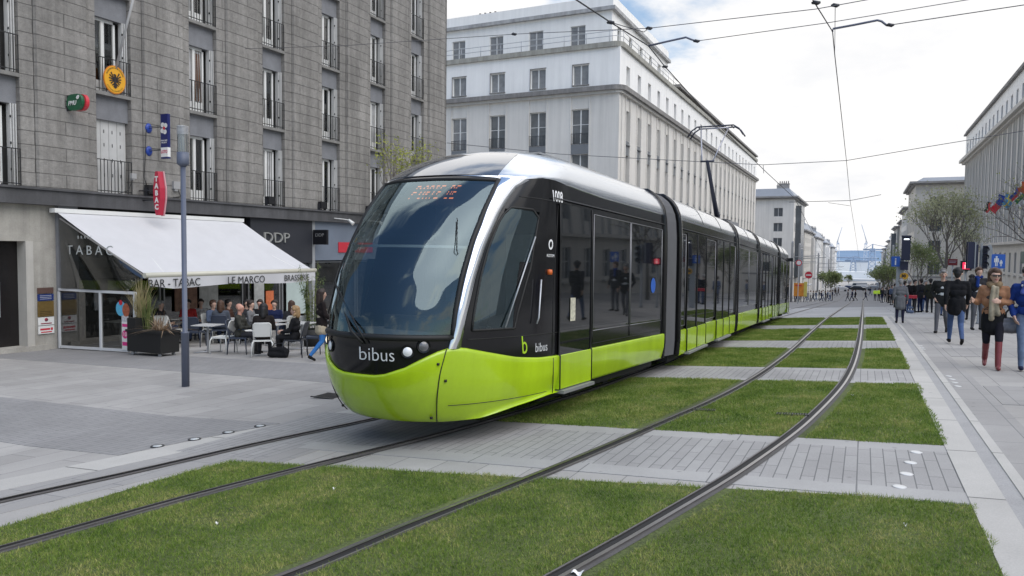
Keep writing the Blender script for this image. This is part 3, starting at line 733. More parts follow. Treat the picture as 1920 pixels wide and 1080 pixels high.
def straightmod(y0,y1,fr,tag_,doors,wins,lowtext=None,near=True,skirt=True):
    """body section between two bellows; fr(y,t,z)"""
    def strip(mb,z0,z1,ya,yb,off,nz=6,m=0,side=(1,-1),sm=True):
        for sg in side:
            mb.grid(lambda u,v:fr(ya+(yb-ya)*u, sg*(itp(WT,z0+(z1-z0)*v)+off), z0+(z1-z0)*v),max(2,int(abs(yb-ya)/1.5)),nz,m,sm)
    if skirt:
        for sg in (1,-1):
            mb=MB(); strip(mb,.30,.76,y0,y1,.03,5,side=(sg,))
            mb.grid(lambda u,v:fr(y0+(y1-y0)*u,sg*(1.2+.03*(1-v)),.76+.012*v),4,1)
            mb.grid(lambda u,v:fr(y0+(y1-y0)*u,sg*(1.21-.10*v),.30-.06*v),4,1)
            mb.build('lower_panel',green,tram)
            mb=MB(); strip(mb,.74,2.88,y0,y1,0.,14,side=(sg,)); mb.build('side_body',tblack,tram)
        mb=MB(); zr=[2.86,2.9,3.0,3.1,3.2,3.28,3.34,3.39,3.42,3.44,3.45]
        for sg in (1,-1):
            nu=max(2,int((y1-y0)/1.2)); vs=[fr(y0+(y1-y0)*i/nu,sg*(itp(WT,z)+(.014 if z>2.87 else 0)),z) for z in zr for i in range(nu+1)]
            mb.add(vs,[(j*(nu+1)+i,j*(nu+1)+i+1,(j+1)*(nu+1)+i+1,(j+1)*(nu+1)+i) for j in range(len(zr)-1) for i in range(nu)],0,True)
        mb.build('roof_shell',silver,tram)
    mb=MB(); 
    def bx(ya,yb,t0,t1,z0,z1,m=0):
        q=[fr(a,t,z) for z in (z0,z1) for a,t in ((ya,t0),(yb,t0),(yb,t1),(ya,t1))]
        mb.add(q,[(0,3,2,1),(4,5,6,7),(0,1,5,4),(1,2,6,5),(2,3,7,6),(3,0,4,7)],m)
    bx(y0,y1,-1.0,1.0,.16,.40); mb.build('underframe',under,tram)
    for (ya,yb,za,zb) in wins:
        mb=MB(); strip(mb,za,zb,ya,yb,.006,4,0,(1,)); w=mb.build('window_pane',tglass,tram)
        mb=MB()
        for a in (ya,yb): mb.tube([fr(a,itp(WT,z)+.008,z) for z in (za,(za+zb)/2,zb)],.009,4)
        for z in (za,zb): mb.tube([fr(ya,itp(WT,z)+.008,z),fr(yb,itp(WT,z)+.008,z)],.007,4)
        mb.build('pane_trim',mat('window_trim_grey',(.20,.20,.21),.35,metal=.5,var=0),w)
    for (ya,yb,n) in doors:
        for k in range(n):
            a=ya+(yb-ya)*k/n; b=ya+(yb-ya)*(k+1)/n
            mb=MB(); 
            mb.grid(lambda u,v:fr(a+.015+(b-a-.03)*u,1.2+.045,.33+.42*v),2,2,1)
            mb.grid(lambda u,v:fr(a+.015+(b-a-.03)*u,itp(WT,.75+1.9*v)+.022,.75+1.9*v),2,8,0)
            for e in (a+.015,b-.015): mb.grid(lambda u,v:fr(e,1.18+.065*u,.33+.42*v),1,1,1)
            d=mb.build('door_leaf',[tglass,green],tram)
            mb=MB()
            for e in (a+.008,b-.008): mb.tube([fr(e,itp(WT,z)+.028 if z>.76 else 1.246,z) for z in (.33,.75,.78,1.5,2.2,2.65)],.011,4)
            mb.build('door_edge_seal',seal,d)
        mb=MB()
        q=[fr(y,t,z) for z in (.275,.315) for y,t in ((ya,1.15),(yb,1.15),(yb,1.30),(ya,1.30))]
        mb.add(q,[(0,3,2,1),(4,5,6,7),(0,1,5,4),(1,2,6,5),(2,3,7,6),(3,0,4,7)])
        mb.build('door_step',mat('step_edge_grey',(.28,.28,.29),.5,metal=.4,var=.1),tram)
    mb=MB(); mb.tube([fr(y0+.1,1.205,2.70),fr(y1-.1,1.205,2.70)],.008,5)
    for yy in [y0+ (y1-y0)*k/ max(1,round((y1-y0)/2.2)) for k in range(1,max(1,round((y1-y0)/2.2)))]:
        mb.tube([fr(yy,itp(WT,z)+.016,z) for z in (2.9,3.0,3.1,3.2,3.28,3.34,3.39,3.42)],.005,4)
    mb.build('body_trim_line',mat('trim_line_dark',(.05,.05,.055),.4,metal=.3,var=0),tram)
# section one: the straight run behind the cab, in the cab's own frame
f1=Frame('front'); fr1=lambda y,t,z: f1((y,t,z))
straightmod(4.68,.12,fr1,'a',[(4.62,3.60,1)],[(3.48,1.97,1.00,2.60),(1.93,.30,1.00,2.60)],skirt=False)
mb=MB()
for a,b in ((3.48,1.97),(1.93,.3)): mb.tube([f1((a,1.206,.83)),f1((a,1.206,1.0))],.006,4)
mb.tube([f1((3.48,1.206,.82)),f1((.3,1.206,.82))],.005,4); mb.build('panel_gap',seal,tram)
mb=MB(); mb.grid(lambda u,v:f1((4.30-.16*u,1.232,1.17+.30*v)),1,1); mb.build('door_notice',mat('notice_sticker',(.5,.48,.38),.5,var=.5,vs=30),tram)
# round blue sticker
mb=MB(); n=24; mb.add([f1((.78+.13*math.cos(2*PI*k/n),1.212,1.62+.13*math.sin(2*PI*k/n))) for k in range(n)],[tuple(range(n))]); mb.build('blue_round_sticker',BLUEP,tram)
def frs(y,t,z): return (-4.33+t,y,zg(-3.4,y)+z)
secs=[(13.82,20.42),(20.85,24.98),(25.40,31.55)]
straightmod(*secs[0],frs,'b',[(14.35,16.25,2),(17.5,19.35,2)],[(13.95,14.28,.85,2.6),(16.32,17.42,.85,2.6),(19.42,20.3,.85,2.6)])
straightmod(*secs[1],frs,'c',[],[(20.95,22.9,.95,2.6),(22.95,24.88,.95,2.6)])
straightmod(*secs[2],frs,'d',[(26.1,27.9,2),(29.2,30.9,2)],[(25.5,26.03,.85,2.6),(28.0,29.1,.85,2.6)])
# rear section reuses the cab skin; doors and windows on the camera side
yc=31.6
f5=Frame('rear'); fr5=lambda y,t,z: f5((y-31.3,-t,z))
straightmod(31.95,35.6,fr5,'e',[(35.0,35.9,1)],[(32.05,33.4,.95,2.6),(33.45,34.9,.95,2.6)],skirt=False)
# bellows
def bellows(pa,pb,n=7):
    """pa,pb: functions (t,z)->point at the two ends"""
    zs=[.32,.6,.9,1.3,1.7,2.1,2.5,2.8,2.95,3.08,3.18,3.25,3.30]
    ring=[(1.2*itp(WT,z)/1.2-.03,z) for z in zs]; pr=ring+[(0,3.33)]+[(-a,b) for a,b in ring[::-1]]
    mb=MB(); vs=[];K=2*n+1
    for k in range(K):
        u=k/(K-1); o=0 if k%2==0 else .05
        for t,z in pr:
            A=pa(t*(1-o/1.2),z);Bp=pb(t*(1-o/1.2),z); vs.append(tuple(A[i]*(1-u)+Bp[i]*u for i in range(3)))
    m=len(pr)
    mb.add(vs,[(k*m+i,k*m+i+1,(k+1)*m+i+1,(k+1)*m+i) for k in range(K-1) for i in range(m-1)],0,False)
    for f in (pa,pb):
        mb.tube([f(t*1.02,z) for t,z in pr],.055,6,1)
    mb.build('bellows',[bellow,tblack],tram)
bellows(lambda t,z:f1((.10,t,z)),lambda t,z:frs(13.80,t,z))
bellows(lambda t,z:frs(20.44,t,z),lambda t,z:frs(20.83,t,z),4)
bellows(lambda t,z:frs(25.0,t,z),lambda t,z:frs(25.38,t,z),4)
bellows(lambda t,z:frs(31.57,t,z),lambda t,z:fr5(31.9,t,z),4)
# bogies
def bogie(fr,y):
    for dy in (-.8,.8):
        for t in (-.72,.72):
            mb=MB(); c=fr(y+dy,t,0)
            n=20
            for (r,w0,w1) in ((.27,-.05,.05),(.29,-.07,-.05)):
                vs=[(c[0]+w,c[1]+r*math.cos(2*PI*j/n),c[2]+.29+r*math.sin(2*PI*j/n)) for w in (w0,w1) for j in range(n)]
                mb.add(vs,[tuple(range(n)),tuple(range(n,2*n))]+[(j,(j+1)%n,n+(j+1)%n,n+j) for j in range(n)])
            mb.build('wheel',under,tram)
    mb=MB(); c=fr(y,0,0); mb.box(c[0]-.95,c[0]+.95,c[1]-1.2,c[1]+1.2,c[2]+.16,c[2]+.42); mb.build('bogie_frame',under,tram)
bogie(lambda y,t,z:f1((y,t,z)),2.6); bogie(frs,22.9); bogie(lambda y,t,z:fr5(y,t,z),33.6)
# roof cable cover and pantograph on the middle section
y0=23.3; zr=zg(-3.4,y0)+3.45
mb=MB(); mb.box(-5.0,-3.7,21.2,24.6,zr-.05,zr+.04); mb.build('roof_equipment_tray',mat('roof_tray',(.3,.3,.31),.6,metal=.3,var=.1),tram)
pg=MB()
x=-4.33
kn=(x,y0-.9,zr+1.80); hd=(x,y0+.4,zr+2.98)
pm=mat('pantograph_tube',(.05,.055,.08),.4,metal=.4,var=.05); pm2=mat('pantograph_alu',(.42,.42,.46),.35,metal=.8,var=.05)
pg.tube([(x,y0+1.0,zr+.1),kn],[.075,.05],10,0)
pg.tube([(x,y0+1.0,zr+.1),(x,y0+1.3,zr+.25),(x,y0-.6,zr+1.6)],.02,6,0)
for s in (-1,1):
    pg.tube([(x+s*.16,kn[1],kn[2]),(x+s*.42,hd[1]-.25,hd[2]-.05)],.022,6,1)
pg.tube([(x-.2,kn[1],kn[2]),(x+.2,kn[1],kn[2])],.03,6,0)
pg.tube([(x-.42,hd[1]-.25,hd[2]-.05),(x+.42,hd[1]-.25,hd[2]-.05)],.018,6,1)
for dy in (-.2,.2):
    pg.tube([(x-.85,hd[1]+dy,hd[2]-.28),(x-.72,hd[1]+dy,hd[2]-.08),(x-.55,hd[1]+dy,hd[2]+.03),(x+.55,hd[1]+dy,hd[2]+.03),(x+.72,hd[1]+dy,hd[2]-.08),(x+.85,hd[1]+dy,hd[2]-.28)],.024,6,0)
for s in (-.5,.5): pg.tube([(x+s,hd[1]-.2,hd[2]),(x+s,hd[1]+.2,hd[2])],.018,6,0)
pg.box(x-.35,x+.35,y0+.5,y0+1.4,zr+.02,zr+.14,0)
pg.build('pantograph',[pm,pm2],tram)
# rear end marker
mb=MB(); mb.cbox(frs(36.3,1.25,2.75),(.18,.25,.16)); mb.build('rear_mirror_camera',BLACK,tram)
# ================================================================ buildings
granite=brickmat('grey_granite_courses',(.262,.250,.234),(.238,.228,.213),(.115,.110,.103),1.9,.372,.011,rough=.9,axis='yz',var=.18,fine=.22,bump=1.,off=.43,rocky=2.2,bs=14.)
granite_x=brickmat('grey_granite_courses_side',(.262,.250,.234),(.238,.228,.213),(.115,.110,.103),1.1,.372,.018,rough=.9,axis='xz',var=.18,fine=.22,bump=.9,off=.43,rocky=1.6,bs=9.)
bluegrey=mat('blue_grey_panel',(.205,.21,.225),.8,var=.12,vs=3,fine=.15,fs=80,streak=.15)
beamm=mat('dark_concrete_beam',(.085,.085,.09),.85,var=.2,vs=2,fine=.2,fs=60,streak=.35)
sillm=mat('weathered_sill',(.20,.195,.185),.9,var=.25,vs=4,fine=.2,fs=60)
whitew=mat('white_render',(.86,.85,.825),.85,var=.04,vs=.4,fine=.05,fs=30,streak=.07)
creamw=mat('cream_render',(.68,.655,.61),.85,var=.05,vs=.4,fine=.06,fs=30,streak=.10)
creamd=mat('cream_render_dark',(.56,.54,.50),.85,var=.06,vs=.6,fine=.06,fs=30,streak=.15)
cornm=mat('cornice_weathered',(.25,.24,.23),.9,var=.25,vs=1.2,fine=.2,fs=20,streak=.3)
zinc=mat('zinc_roof',(.30,.32,.35),.5,metal=.3,var=.12)
curt=mat('curtain_white',(.45,.45,.45),.9,var=.25,vs=3)
brownc=mat('curtain_brown',(.13,.07,.045),.9,var=.3,vs=4)
shutm=mat('folded_shutter_white',(.55,.55,.54),.6,var=.08,vs=3,streak=.15)
railm=mat('black_railing',(.015,.016,.018),.5,var=0)
# ---- grey granite apartment block, left foreground
FX=-20.5
gb=thing('apartment_building','grey granite apartment block with tall barred windows above the cafe','building',(FX,13,zg(FX,13)))
Z0=3.32; FH=3.0; NB=9; Y0=14.3-3.31*2; END=34.3
ycell=lambda i: Y0+3.31*i        # left jamb of each opening
ytop=Z0+4*FH+.15
wm=MB(); jm=MB()
def pier(ya,yb):
    # splayed pier: recessed flanks, proud centre panel
    a,b=ya,yb
    P=[(FX-.7,a),(FX+.05,a),(FX+.09,a+.36),(FX+.17,a+.40),(FX+.17,b-.34),(FX+.09,b-.30),(FX+.05,b),(FX-.7,b)]
    n=len(P); wm.add([(p[0],p[1],Z0) for p in P]+[(p[0],p[1],ytop) for p in P],[(i,(i+1)%n,n+(i+1)%n,n+i) for i in range(n)]+[tuple(range(n,2*n))],0)
    for e in (a+.36,b-.30): jm.box(FX+.07,FX+.095,e-.012,e+.012,Z0,ytop)
pier(Y0-3.0,ycell(0))
for i in range(NB-1):
    y=ycell(i)+1.15; e=ycell(i+1)
    if y>END: break
    pier(y,min(e,END))
wm.box(FX-14,FX-.45,Y0-3,END,-3,ytop,2)   # core body
wm.box(FX-14,FX-.45,END-.01,END,-3,ytop,2)
# gable end courses
wm.quad((FX,END+.004,-3),(FX-14,END+.004,-3),(FX-14,END+.004,ytop),(FX,END+.004,ytop),1)
wm.build('wall',[granite,granite_x,mat('inner_wall_dark',(.05,.05,.05),.9,var=.1)],gb)
jm.build('pier_joint',mat('joint_dark',(.05,.047,.045),.9,var=0),gb)
mb=MB(); mb.box(FX-14.2,FX+.42,Y0-3,END+.3,ytop,ytop+.22); mb.box(FX-14.2,FX+.30,Y0-3,END+.2,ytop-.12,ytop); mb.build('cornice',cornm,gb)
mb=MB(); mb.prismx([(Y0-3,ytop+.22),(END+.2,ytop+.22),(END-2,ytop+2.6),(Y0,ytop+2.6)],FX-13,FX-.3); mb.build('roof',zinc,gb)
PANE_T=glass('window_pane_clear',(.02,.022,.025),.7)
# window bays
def fwin(y,z,kind,k):
    """one opening: spandrel, sill, window with shutters and railing"""
    w=1.15; h=2.18; x=FX-.33
    mb=MB(); mb.box(x-.1,FX-.12,y,y+w,z+h,z+FH-.12) if k<3 else mb.box(x-.1,FX-.12,y,y+w,z+h,ytop-.02)
    mb.build('spandrel_panel',bluegrey,gb)
    mb=MB(); mb.box(x,FX+.06,y+.0,y+w,z-.12,z-.02); mb.build('window_sill',sillm,gb)
    mb=MB(); b=.055
    if kind=='shut':
        for q in range(4):
            a=y+.04+q*(w-.08)/4; mb.box(x+.08,x+.11,a+.006,a+(w-.08)/4-.006,z,z+h,1)
            for zz in (.5,.95,1.4,1.8): mb.box(x+.11,x+.125,a+.10,a+.115,z+zz,z+zz+.10,2)
        mb.box(x+.02,x+.08,y,y+w,z,z+h,0)
    else:
        mb.box(x,x+.07,y+.03,y+.09,z,z+h,0); mb.box(x,x+.07,y+.80,y+.86,z,z+h,0); mb.box(x,x+.07,y+.03,y+.86,z+h-.08,z+h,0); mb.box(x,x+.07,y+.03,y+.86,z,z+.06,0)
        mb.box(x+.005,x+.075,y+.40,y+.50,z,z+h,0)
        mb.box(x+.005,x+.05,y+.09,y+.80,z+.06,z+.36,0)
        # folded shutter leaves against the right jamb
        for q in range(3): mb.box(x+.05+q*.001,FX-.06-.02*q,y+w-.06-.055*q,y+w-.03-.055*q,z+.02,z+h,1)
        for zz in (.4,1.1,1.8): mb.box(FX-.10,FX-.06,y+w-.19,y+w-.17,z+zz,z+zz+.06,2)
    wd=mb.build('window',[WHITE,shutm,railm],gb)
    if kind!='shut':
        mb=MB(); mb.box(x+.01,x+.02,y+.09,y+.80,z+.36,z+h-.08); mb.build('pane',{'dark':PANE_T,'curtain':PANE_T,'brown':PANE_T}[kind],wd)
        if kind=='curtain' or rr.random()<.35:
            mb=MB(); w0=.30 if kind=='dark' else .66; mb.grid(lambda u,v:(x+.025+.012*math.sin(u*40),y+.11+w0*u,z+.38+1.7*v),24,1); mb.build('curtain',curt,wd)
        if kind=='brown':
            mb=MB(); mb.grid(lambda u,v:(x+.03+.02*math.sin(u*14),y+.52+.26*u*(1-.25*v),z+.4+1.6*v),10,2); mb.build('curtain',brownc,wd)
    mb=MB(); r=.012
    xo=FX+.03
    for zz in (z+.06,z+.98): mb.box(xo-r,xo+r,y-.02,y+w+.03,zz-r,zz+r)
    nb_=10
    for q in range(nb_+1): yy=y+.01+q*(w-.02)/nb_; mb.box(xo-.008,xo+.008,yy-.008,yy+.008,z-.02,z+.98)
    mb.build('railing',railm,gb)
rr=random.Random(3)
for i in range(NB-1):
    y=ycell(i)
    if y+1.15>END-.5: break
    for k in range(4):
        kind=rr.choice(['dark','dark','curtain','dark'])
        if i==2 and k==0: kind='shut'
        if i==3: kind='brown' if k in (1,) else 'dark'
        if i==1 and k==0: kind='curtain'
        if i==1 and k==1: kind='dark'
        if i==7 and k==0: kind='shut'
        fwin(y,Z0+FH*k+.02,kind,k)
mb=MB(); mb.box(FX-.4,FX+.28,Y0-3,END+.05,2.86,Z0-.02); mb.box(FX-.4,FX+.34,Y0-3,END+.08,Z0-.06,Z0-.001); mb.build('concrete_beam',beamm,gb)
# ground floor: entrance at the left
stucco=mat('cream_stone_cladding',(.40,.38,.34),.85,var=.18,vs=2,fine=.15,fs=40,streak=.3)
zb=lambda y: zg(FX,y)
mb=MB()
mb.box(FX-.5,FX,Y0-3,13.05,1.86,2.86); mb.box(FX-.5,FX,12.42,13.05,-3,1.858); mb.box(FX-.5,FX,Y0-3,8.6,-3,1.858)
mb.box(FX-.45,FX+.12,Y0-3,12.75,-3,zb(12)+.13)
mb.build('entrance_wall',stucco,gb)
mb=MB(); mb.box(FX-.42,FX-.36,8.6,12.42,-3,1.86); mb.build('entrance_door',mat('dark_door',(.012,.010,.010),.25,var=.2),gb)
mb=MB(); mb.box(FX-.36,FX-.30,11.55,11.72,zb(12)+.95,zb(12)+1.9,0); mb.build('door_handle',mat('push_plate',(.35,.36,.37),.4,metal=.5,var=.1),gb)
mb=MB(); mb.box(FX-.36,FX+.02,12.22,12.42,-2,1.86); mb.build('door_jamb',mat('pale_stone',(.48,.46,.42),.8,var=.1,streak=.2),gb)
mb=MB(); mb.box(FX-.3,FX+.14,13.05,13.62,-3,2.86); mb.build('blue_pillar',bluegrey,gb)
# shop fronts
shopdark=mat('fascia_charcoal',(.030,.032,.040),.5,var=.1,vs=2)
shopblue=mat('fascia_blue_grey',(.16,.19,.24),.6,var=.06)
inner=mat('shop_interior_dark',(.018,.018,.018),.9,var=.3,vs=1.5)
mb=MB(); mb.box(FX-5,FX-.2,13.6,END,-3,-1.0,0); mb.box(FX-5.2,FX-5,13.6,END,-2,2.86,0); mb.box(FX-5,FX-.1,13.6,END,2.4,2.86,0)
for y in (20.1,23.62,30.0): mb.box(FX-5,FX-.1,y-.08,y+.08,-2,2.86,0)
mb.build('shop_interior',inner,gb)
mb=MB(); mb.box(FX-.1,FX+.12,20.2,23.55,1.15,2.855); mb.build('shop_fascia',shopdark,gb)
mb=MB(); mb.box(FX-.1,FX+.10,23.75,30.,1.25,2.855); mb.build('shop_fascia',shopblue,gb)
mb=MB(); mb.box(FX-.12,FX+.10,23.56,23.74,-2,2.856); mb.box(FX-.12,FX+.08,29.9,30.1,-2,1.2); mb.build('shop_pilaster',mat('pilaster_pale',(.32,.33,.34),.7,var=.1),gb)
mb=MB(); mb.box(FX-.1,FX+.1,30.1,END,-2,2.855); mb.build('shop_end_wall',stucco,gb)
sg=glass('shop_window_glass',(.03,.03,.03),.55)
for a,b,z0,z1 in ((20.25,21.9,-1.25,1.12),(22.0,23.5,-1.3,1.12),(23.8,26.6,-1.35,1.2),(26.7,29.85,-1.4,1.2),(13.7,16.5,-1.2,2.3),(16.6,20.0,-1.25,2.3)):
    mb=MB(); mb.box(FX-.12,FX-.10,a+.05,b-.05,z0+.05,z1-.05); p=mb.build('shop_window',sg,gb)
    mb=MB()
    for u,v in ((a,a+.05),(b-.05,b)): mb.box(FX-.14,FX-.06,u,v,z0,z1)
    mb.box(FX-.14,FX-.06,a,b,z1-.05,z1); mb.box(FX-.14,FX-.06,a,b,z0,z0+.05); mb.build('window_frame',mat('alu_frame',(.30,.31,.32),.4,metal=.5,var=.05),p)
# things seen inside the shops
def block(name,label,cat,x0,x1,y0,y1,z0,z1,m,group=None):
    mb=MB(); mb.box(x0,x1,y0,y1,z0,z1); return tag(mb.build(name,m),label,cat,group)
warm=mat('shop_glow_board',(.55,.50,.42),.8,var=.2,vs=2,emit=(1.,.8,.55,.10))  # faint warm glow in the material stands in for shop lighting
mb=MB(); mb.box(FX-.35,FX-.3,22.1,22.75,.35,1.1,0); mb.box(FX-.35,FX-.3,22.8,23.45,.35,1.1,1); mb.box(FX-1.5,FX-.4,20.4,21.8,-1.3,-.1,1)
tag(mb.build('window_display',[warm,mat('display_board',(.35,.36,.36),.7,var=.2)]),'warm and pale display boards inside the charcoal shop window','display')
lime=mat('lime_poster',(.32,.42,.03),.6,var=.2,vs=5); paleb=mat('pale_display',(.42,.43,.42),.7,var=.3,vs=4); redd=mat('red_display',(.38,.08,.04),.7,var=.3,vs=4)
tb=thing('shop_display_shelf','lime green poster and stacked goods in the blue grey shop window','display',(FX-.6,25.2,zb(25)))
for nm,a,b,z0,z1,m in (('poster',24.6,25.6,-.15,.45,lime),('poster',25.7,26.3,-.2,.3,paleb),('shelf',24.2,26.3,-1.2,-.9,paleb),('goods',24.4,24.9,-.85,-.3,paleb),('goods',25.1,25.5,-.88,-.45,redd),('card',25.0,25.4,.65,1.0,WHITE)):
    mb=MB(); mb.box(FX-.5,FX-.45,a,b,z0,z1); mb.build(nm,m,tb)
tb=thing('cafe_window_poster','brown and pale posters hanging in the cafe front window','poster',(FX-.3,18,zb(18)))
for nm,a,b,z0,z1,m in (('poster',17.0,17.9,-.4,.9,mat('poster_brown',(.22,.12,.08),.7,var=.5,vs=4)),('poster',18.0,18.8,-.4,1.0,paleb),('poster',20.5,21.0,-.6,.7,paleb),('poster',21.1,21.5,-.7,.1,mat('poster_orange',(.6,.16,.06),.6,var=.3,vs=5)),('poster',22.2,23.3,-.9,.7,mat('poster_pale_green',(.42,.50,.48),.7,var=.1))):
    mb=MB(); mb.box(FX-.04,FX-.02,a,b,z0,z1); mb.build(nm,m,tb)

# ================================================================ generic facade
def wmesh(w,h,style,frame,pane,rail=False,shut=False):
    """window as two meshes: frame and pane; local x along the wall, y outwards = -y"""
    f=MB(); b=.07
    f.box(0,b,-.04,.04,0,h); f.box(w-b,w,-.04,.04,0,h); f.box(b,w-b,-.04,.04,h-b,h); f.box(b,w-b,-.04,.04,0,b)
    f.box(w/2-.06,w/2+.06,-.045,.035,b,h-b)
    if style=='cross': f.box(b,w/2-.06,-.03,.03,h*.55,h*.55+.05); f.box(w/2+.06,w-b,-.03,.03,h*.55,h*.55+.05)
    if style=='tri':
        for t in (.3,.62): f.box(b,w/2-.06,-.03,.03,h*t,h*t+.04); f.box(w/2+.06,w-b,-.03,.03,h*t,h*t+.04)
    mats=[frame,railm]
    if rail:
        for q in range(11): x=.03+q*(w-.06)/10; f.box(x-.012,x+.012,-.34,-.32,-.05,.95,1)
        for z in (.0,.93): f.box(0,w,-.35,-.31,z-.02,z+.02,1)
    p=MB(); p.box(b,w-b,-.005,.005,b,h-b)
    return f.mesh('window_frame',mats), p.mesh('pane',[pane])
def put(me,name,parent,M):
    o=bpy.data.objects.new(name,me); COL.objects.link(o); o.parent=parent; o.matrix_local=M; return o
def facade(parent,M,W,H,cols,rows,cw,depth,wallm,name='wall',z0=0,pil=0.,xs0=0.):
    """wall W x H in local xz plane facing -y with openings; windows set back by depth"""
    mb=MB(); mb.T=M
    xs=[xs0]
    for c in cols: xs+= [c-cw/2,c+cw/2]
    xs.append(W)
    for i in range(0,len(xs),2):
        if xs[i+1]-xs[i]>.01: mb.box(xs[i],xs[i+1],0,depth+.3,z0,H)
    zs=[z0]
    for a,b in rows: zs+=[a,b]
    zs.append(H)
    for c in cols:
        for i in range(0,len(zs),2):
            if zs[i+1]-zs[i]>.01: mb.box(c-cw/2,c+cw/2,.06 if pil else .0,depth+.3,zs[i],zs[i+1])
    if pil:
        for i in range(0,len(xs),2):
            a,b=xs[i],xs[i+1]
            if b-a<.3: continue
            for e in (a,b-.12): 
                if 0<e<W-.2: mb.box(e,e+.12,-pil,-.001,z0,H-.25)
    o=mb.build(name,wallm,parent,world=False)
    return o
allwin=[]
def windows(parent,M,cols,rows,cw,depth,protos,sill=None,limit=999,skip=lambda i,j:False,rc=None):
    n=0; stuff=MB(); sm_=None
    for i,c in enumerate(cols):
        for j,(a,b) in enumerate(rows):
            if skip(i,j): continue
            pr=protos[j][(rc.randrange(len(protos[j])) if rc else 0)]
            T=M@Matrix.Translation((c-cw/2,depth,a))
            if n<limit:
                w=put(pr[0],'window',parent,T); put(pr[1],'pane',w,Matrix.Identity(4))
            else:
                for k,me in enumerate(pr):
                    vs=[T@v.co for v in me.vertices]; stuff.add(vs,[tuple(p.vertices) for p in me.polygons],k)
            n+=1
    if stuff.v:
        o=stuff.build('window',[WHITE,PANE],parent,world=False); o['kind']='stuff'
    return n
winframe=mat('window_frame_pale',(.55,.55,.54),.5,var=.05)
greyf=mat('window_frame_grey',(.33,.33,.34),.5,var=.05)
# ---- white corner building with set back top floors
WX,WY=-20.5,64.7
wb=thing('white_corner_building','long white and cream corner building with dark cornice and set back attic','building',(WX,WY,zg(WX,WY)-2))
gz=wb.location.z
LEN=92.5; FR=34.
R90=Matrix.Rotation(PI/2,4,'Z'); I4=Matrix.Identity(4)
Zc=16.35-gz      # underside of cornice above local zero
rws=[]; 
zC=[(11.7,14.9),(7.6,10.8),(3.5,6.7),(-.6,2.6),(-4.4,-1.3)]
rowsC=[(a-gz,b-gz) for a,b in zC][::-1]; 
fcols=[FR-3.75-4.3*k for k in range(7)][::-1]
Mf=Matrix.Translation((-FR,0,0)); Ms=R90
facade(wb,Mf,FR,Zc,fcols,rowsC,1.75,.35,creamw,pil=.05)
scols=[2.6+3.77*k for k in range(24)]
facade(wb,Ms,LEN,Zc,scols,rowsC,1.35,.55,creamw,pil=.10,xs0=.652)
PANE3=mat('window_glass_mid',(.10,.105,.11),.12,var=.5,vs=.7,spec=.7)
cs=wmesh(1.75,3.2,'cross',WHITE,PANE3,rail=True); cs2=wmesh(1.75,3.2,'cross',WHITE,PANE2,rail=True); cw_=wmesh(1.35,3.2,'cross',winframe,PANE3,rail=False)
windows(wb,Mf,fcols,rowsC[2:],1.75,.30,[[cs,cs,cs2]]*3,rc=random.Random(4))
windows(wb,Ms,scols[:14],rowsC[1:],1.35,.45,[[cw_]]*4,limit=56)
windows(wb,Ms,scols[14:],rowsC[1:],1.35,.45,[[cw_]]*4,limit=0)
spd=mat('spandrel_grey',(.17,.18,.19),.6,var=.1)
mb=MB(); mb.T=Mf
for c in fcols:
    for (a,b) in rowsC: mb.box(c-.875,c+.875,-.02,.055,a-.95,a-.06)
mb.build('window_spandrels',spd,wb,world=False,kind='stuff')
mb=MB(); mb.T=Ms
for c in scols:
    for (a,b) in rowsC: mb.box(c-.675,c+.675,.02,.055,a-.95,a+.4); mb.box(c-.72,c+.72,-.12,.05,a-.02,a+.06)
mb.build('window_spandrels',spd,wb,world=False,kind='stuff')
def ringband(x0,y1,out,z0,z1,m,name,r=1.1,L=LEN,F=FR):
    """band that follows front and side with a rounded corner"""
    mb=MB(); poly=[(-F,-out),(out-r,-out)]+[(out-r+r*math.sin(t),-out+r-r*math.cos(t)) for t in [PI/2*k/6 for k in range(1,7)]]+[(out,L),(-.3,L),(-.3,.3),(-F,.3)]
    mb.prism(poly,z0,z1); return mb.build(name,m,wb,world=False)
ringband(0,0,.55,Zc,Zc+.42,cornm,'cornice'); ringband(0,0,.28,Zc-.25,Zc-.001,creamd,'cornice_moulding',r=.6)
# attic one (white)
Z1=20.25-gz
rowB=[(16.75+.35-gz,18.95-gz)]
facade(wb,Mf,FR,Z1,fcols,rowB,1.55,.3,whitew,name='attic_wall',z0=Zc+.42)
facade(wb,Ms,LEN,Z1,scols,rowB,1.15,.45,whitew,name='attic_wall',z0=Zc+.42,xs0=.602)
at_=wmesh(1.55,1.85,'plain',WHITE,PANE2); at2=wmesh(1.15,1.85,'plain',winframe,PANE2)
windows(wb,Mf,fcols,rowB,1.55,.2,[[at_]]); windows(wb,Ms,scols,rowB,1.15,.35,[[at2]])
mb=MB(); mb.T=Mf
for c in fcols:
    mb=MB(); mb.T=Mf; mb.box(c-.85,c+.85,-.10,.02,rowB[0][0]-.10,rowB[0][0]); mb.box(c-.84,c-.78,-.06,-.001,rowB[0][0],rowB[0][1]+.06); mb.box(c-.84,c+.84,-.06,-.001,rowB[0][1],rowB[0][1]+.06)
    mb.build('window_surround',cornm,wb,world=False)
ringband(0,0,.25,Z1,Z1+.45,mat('ledge_stone',(.36,.35,.31),.9,var=.2,streak=.3),'balcony_ledge',r=.9)
mb=MB()
pts=[(-FR,-.12),(-.7,-.12),(-.2,.0),(.12,.6),(.12,22)]
for dz in (.5,.95): mb.tube([(p[0],p[1],Z1+.45+dz) for p in pts],.028,5)
for x in [-FR+2.2*k for k in range(16)]+[-.7]: mb.tube([(x,-.12,Z1+.45),(x,-.12,Z1+1.45)],.028,5)
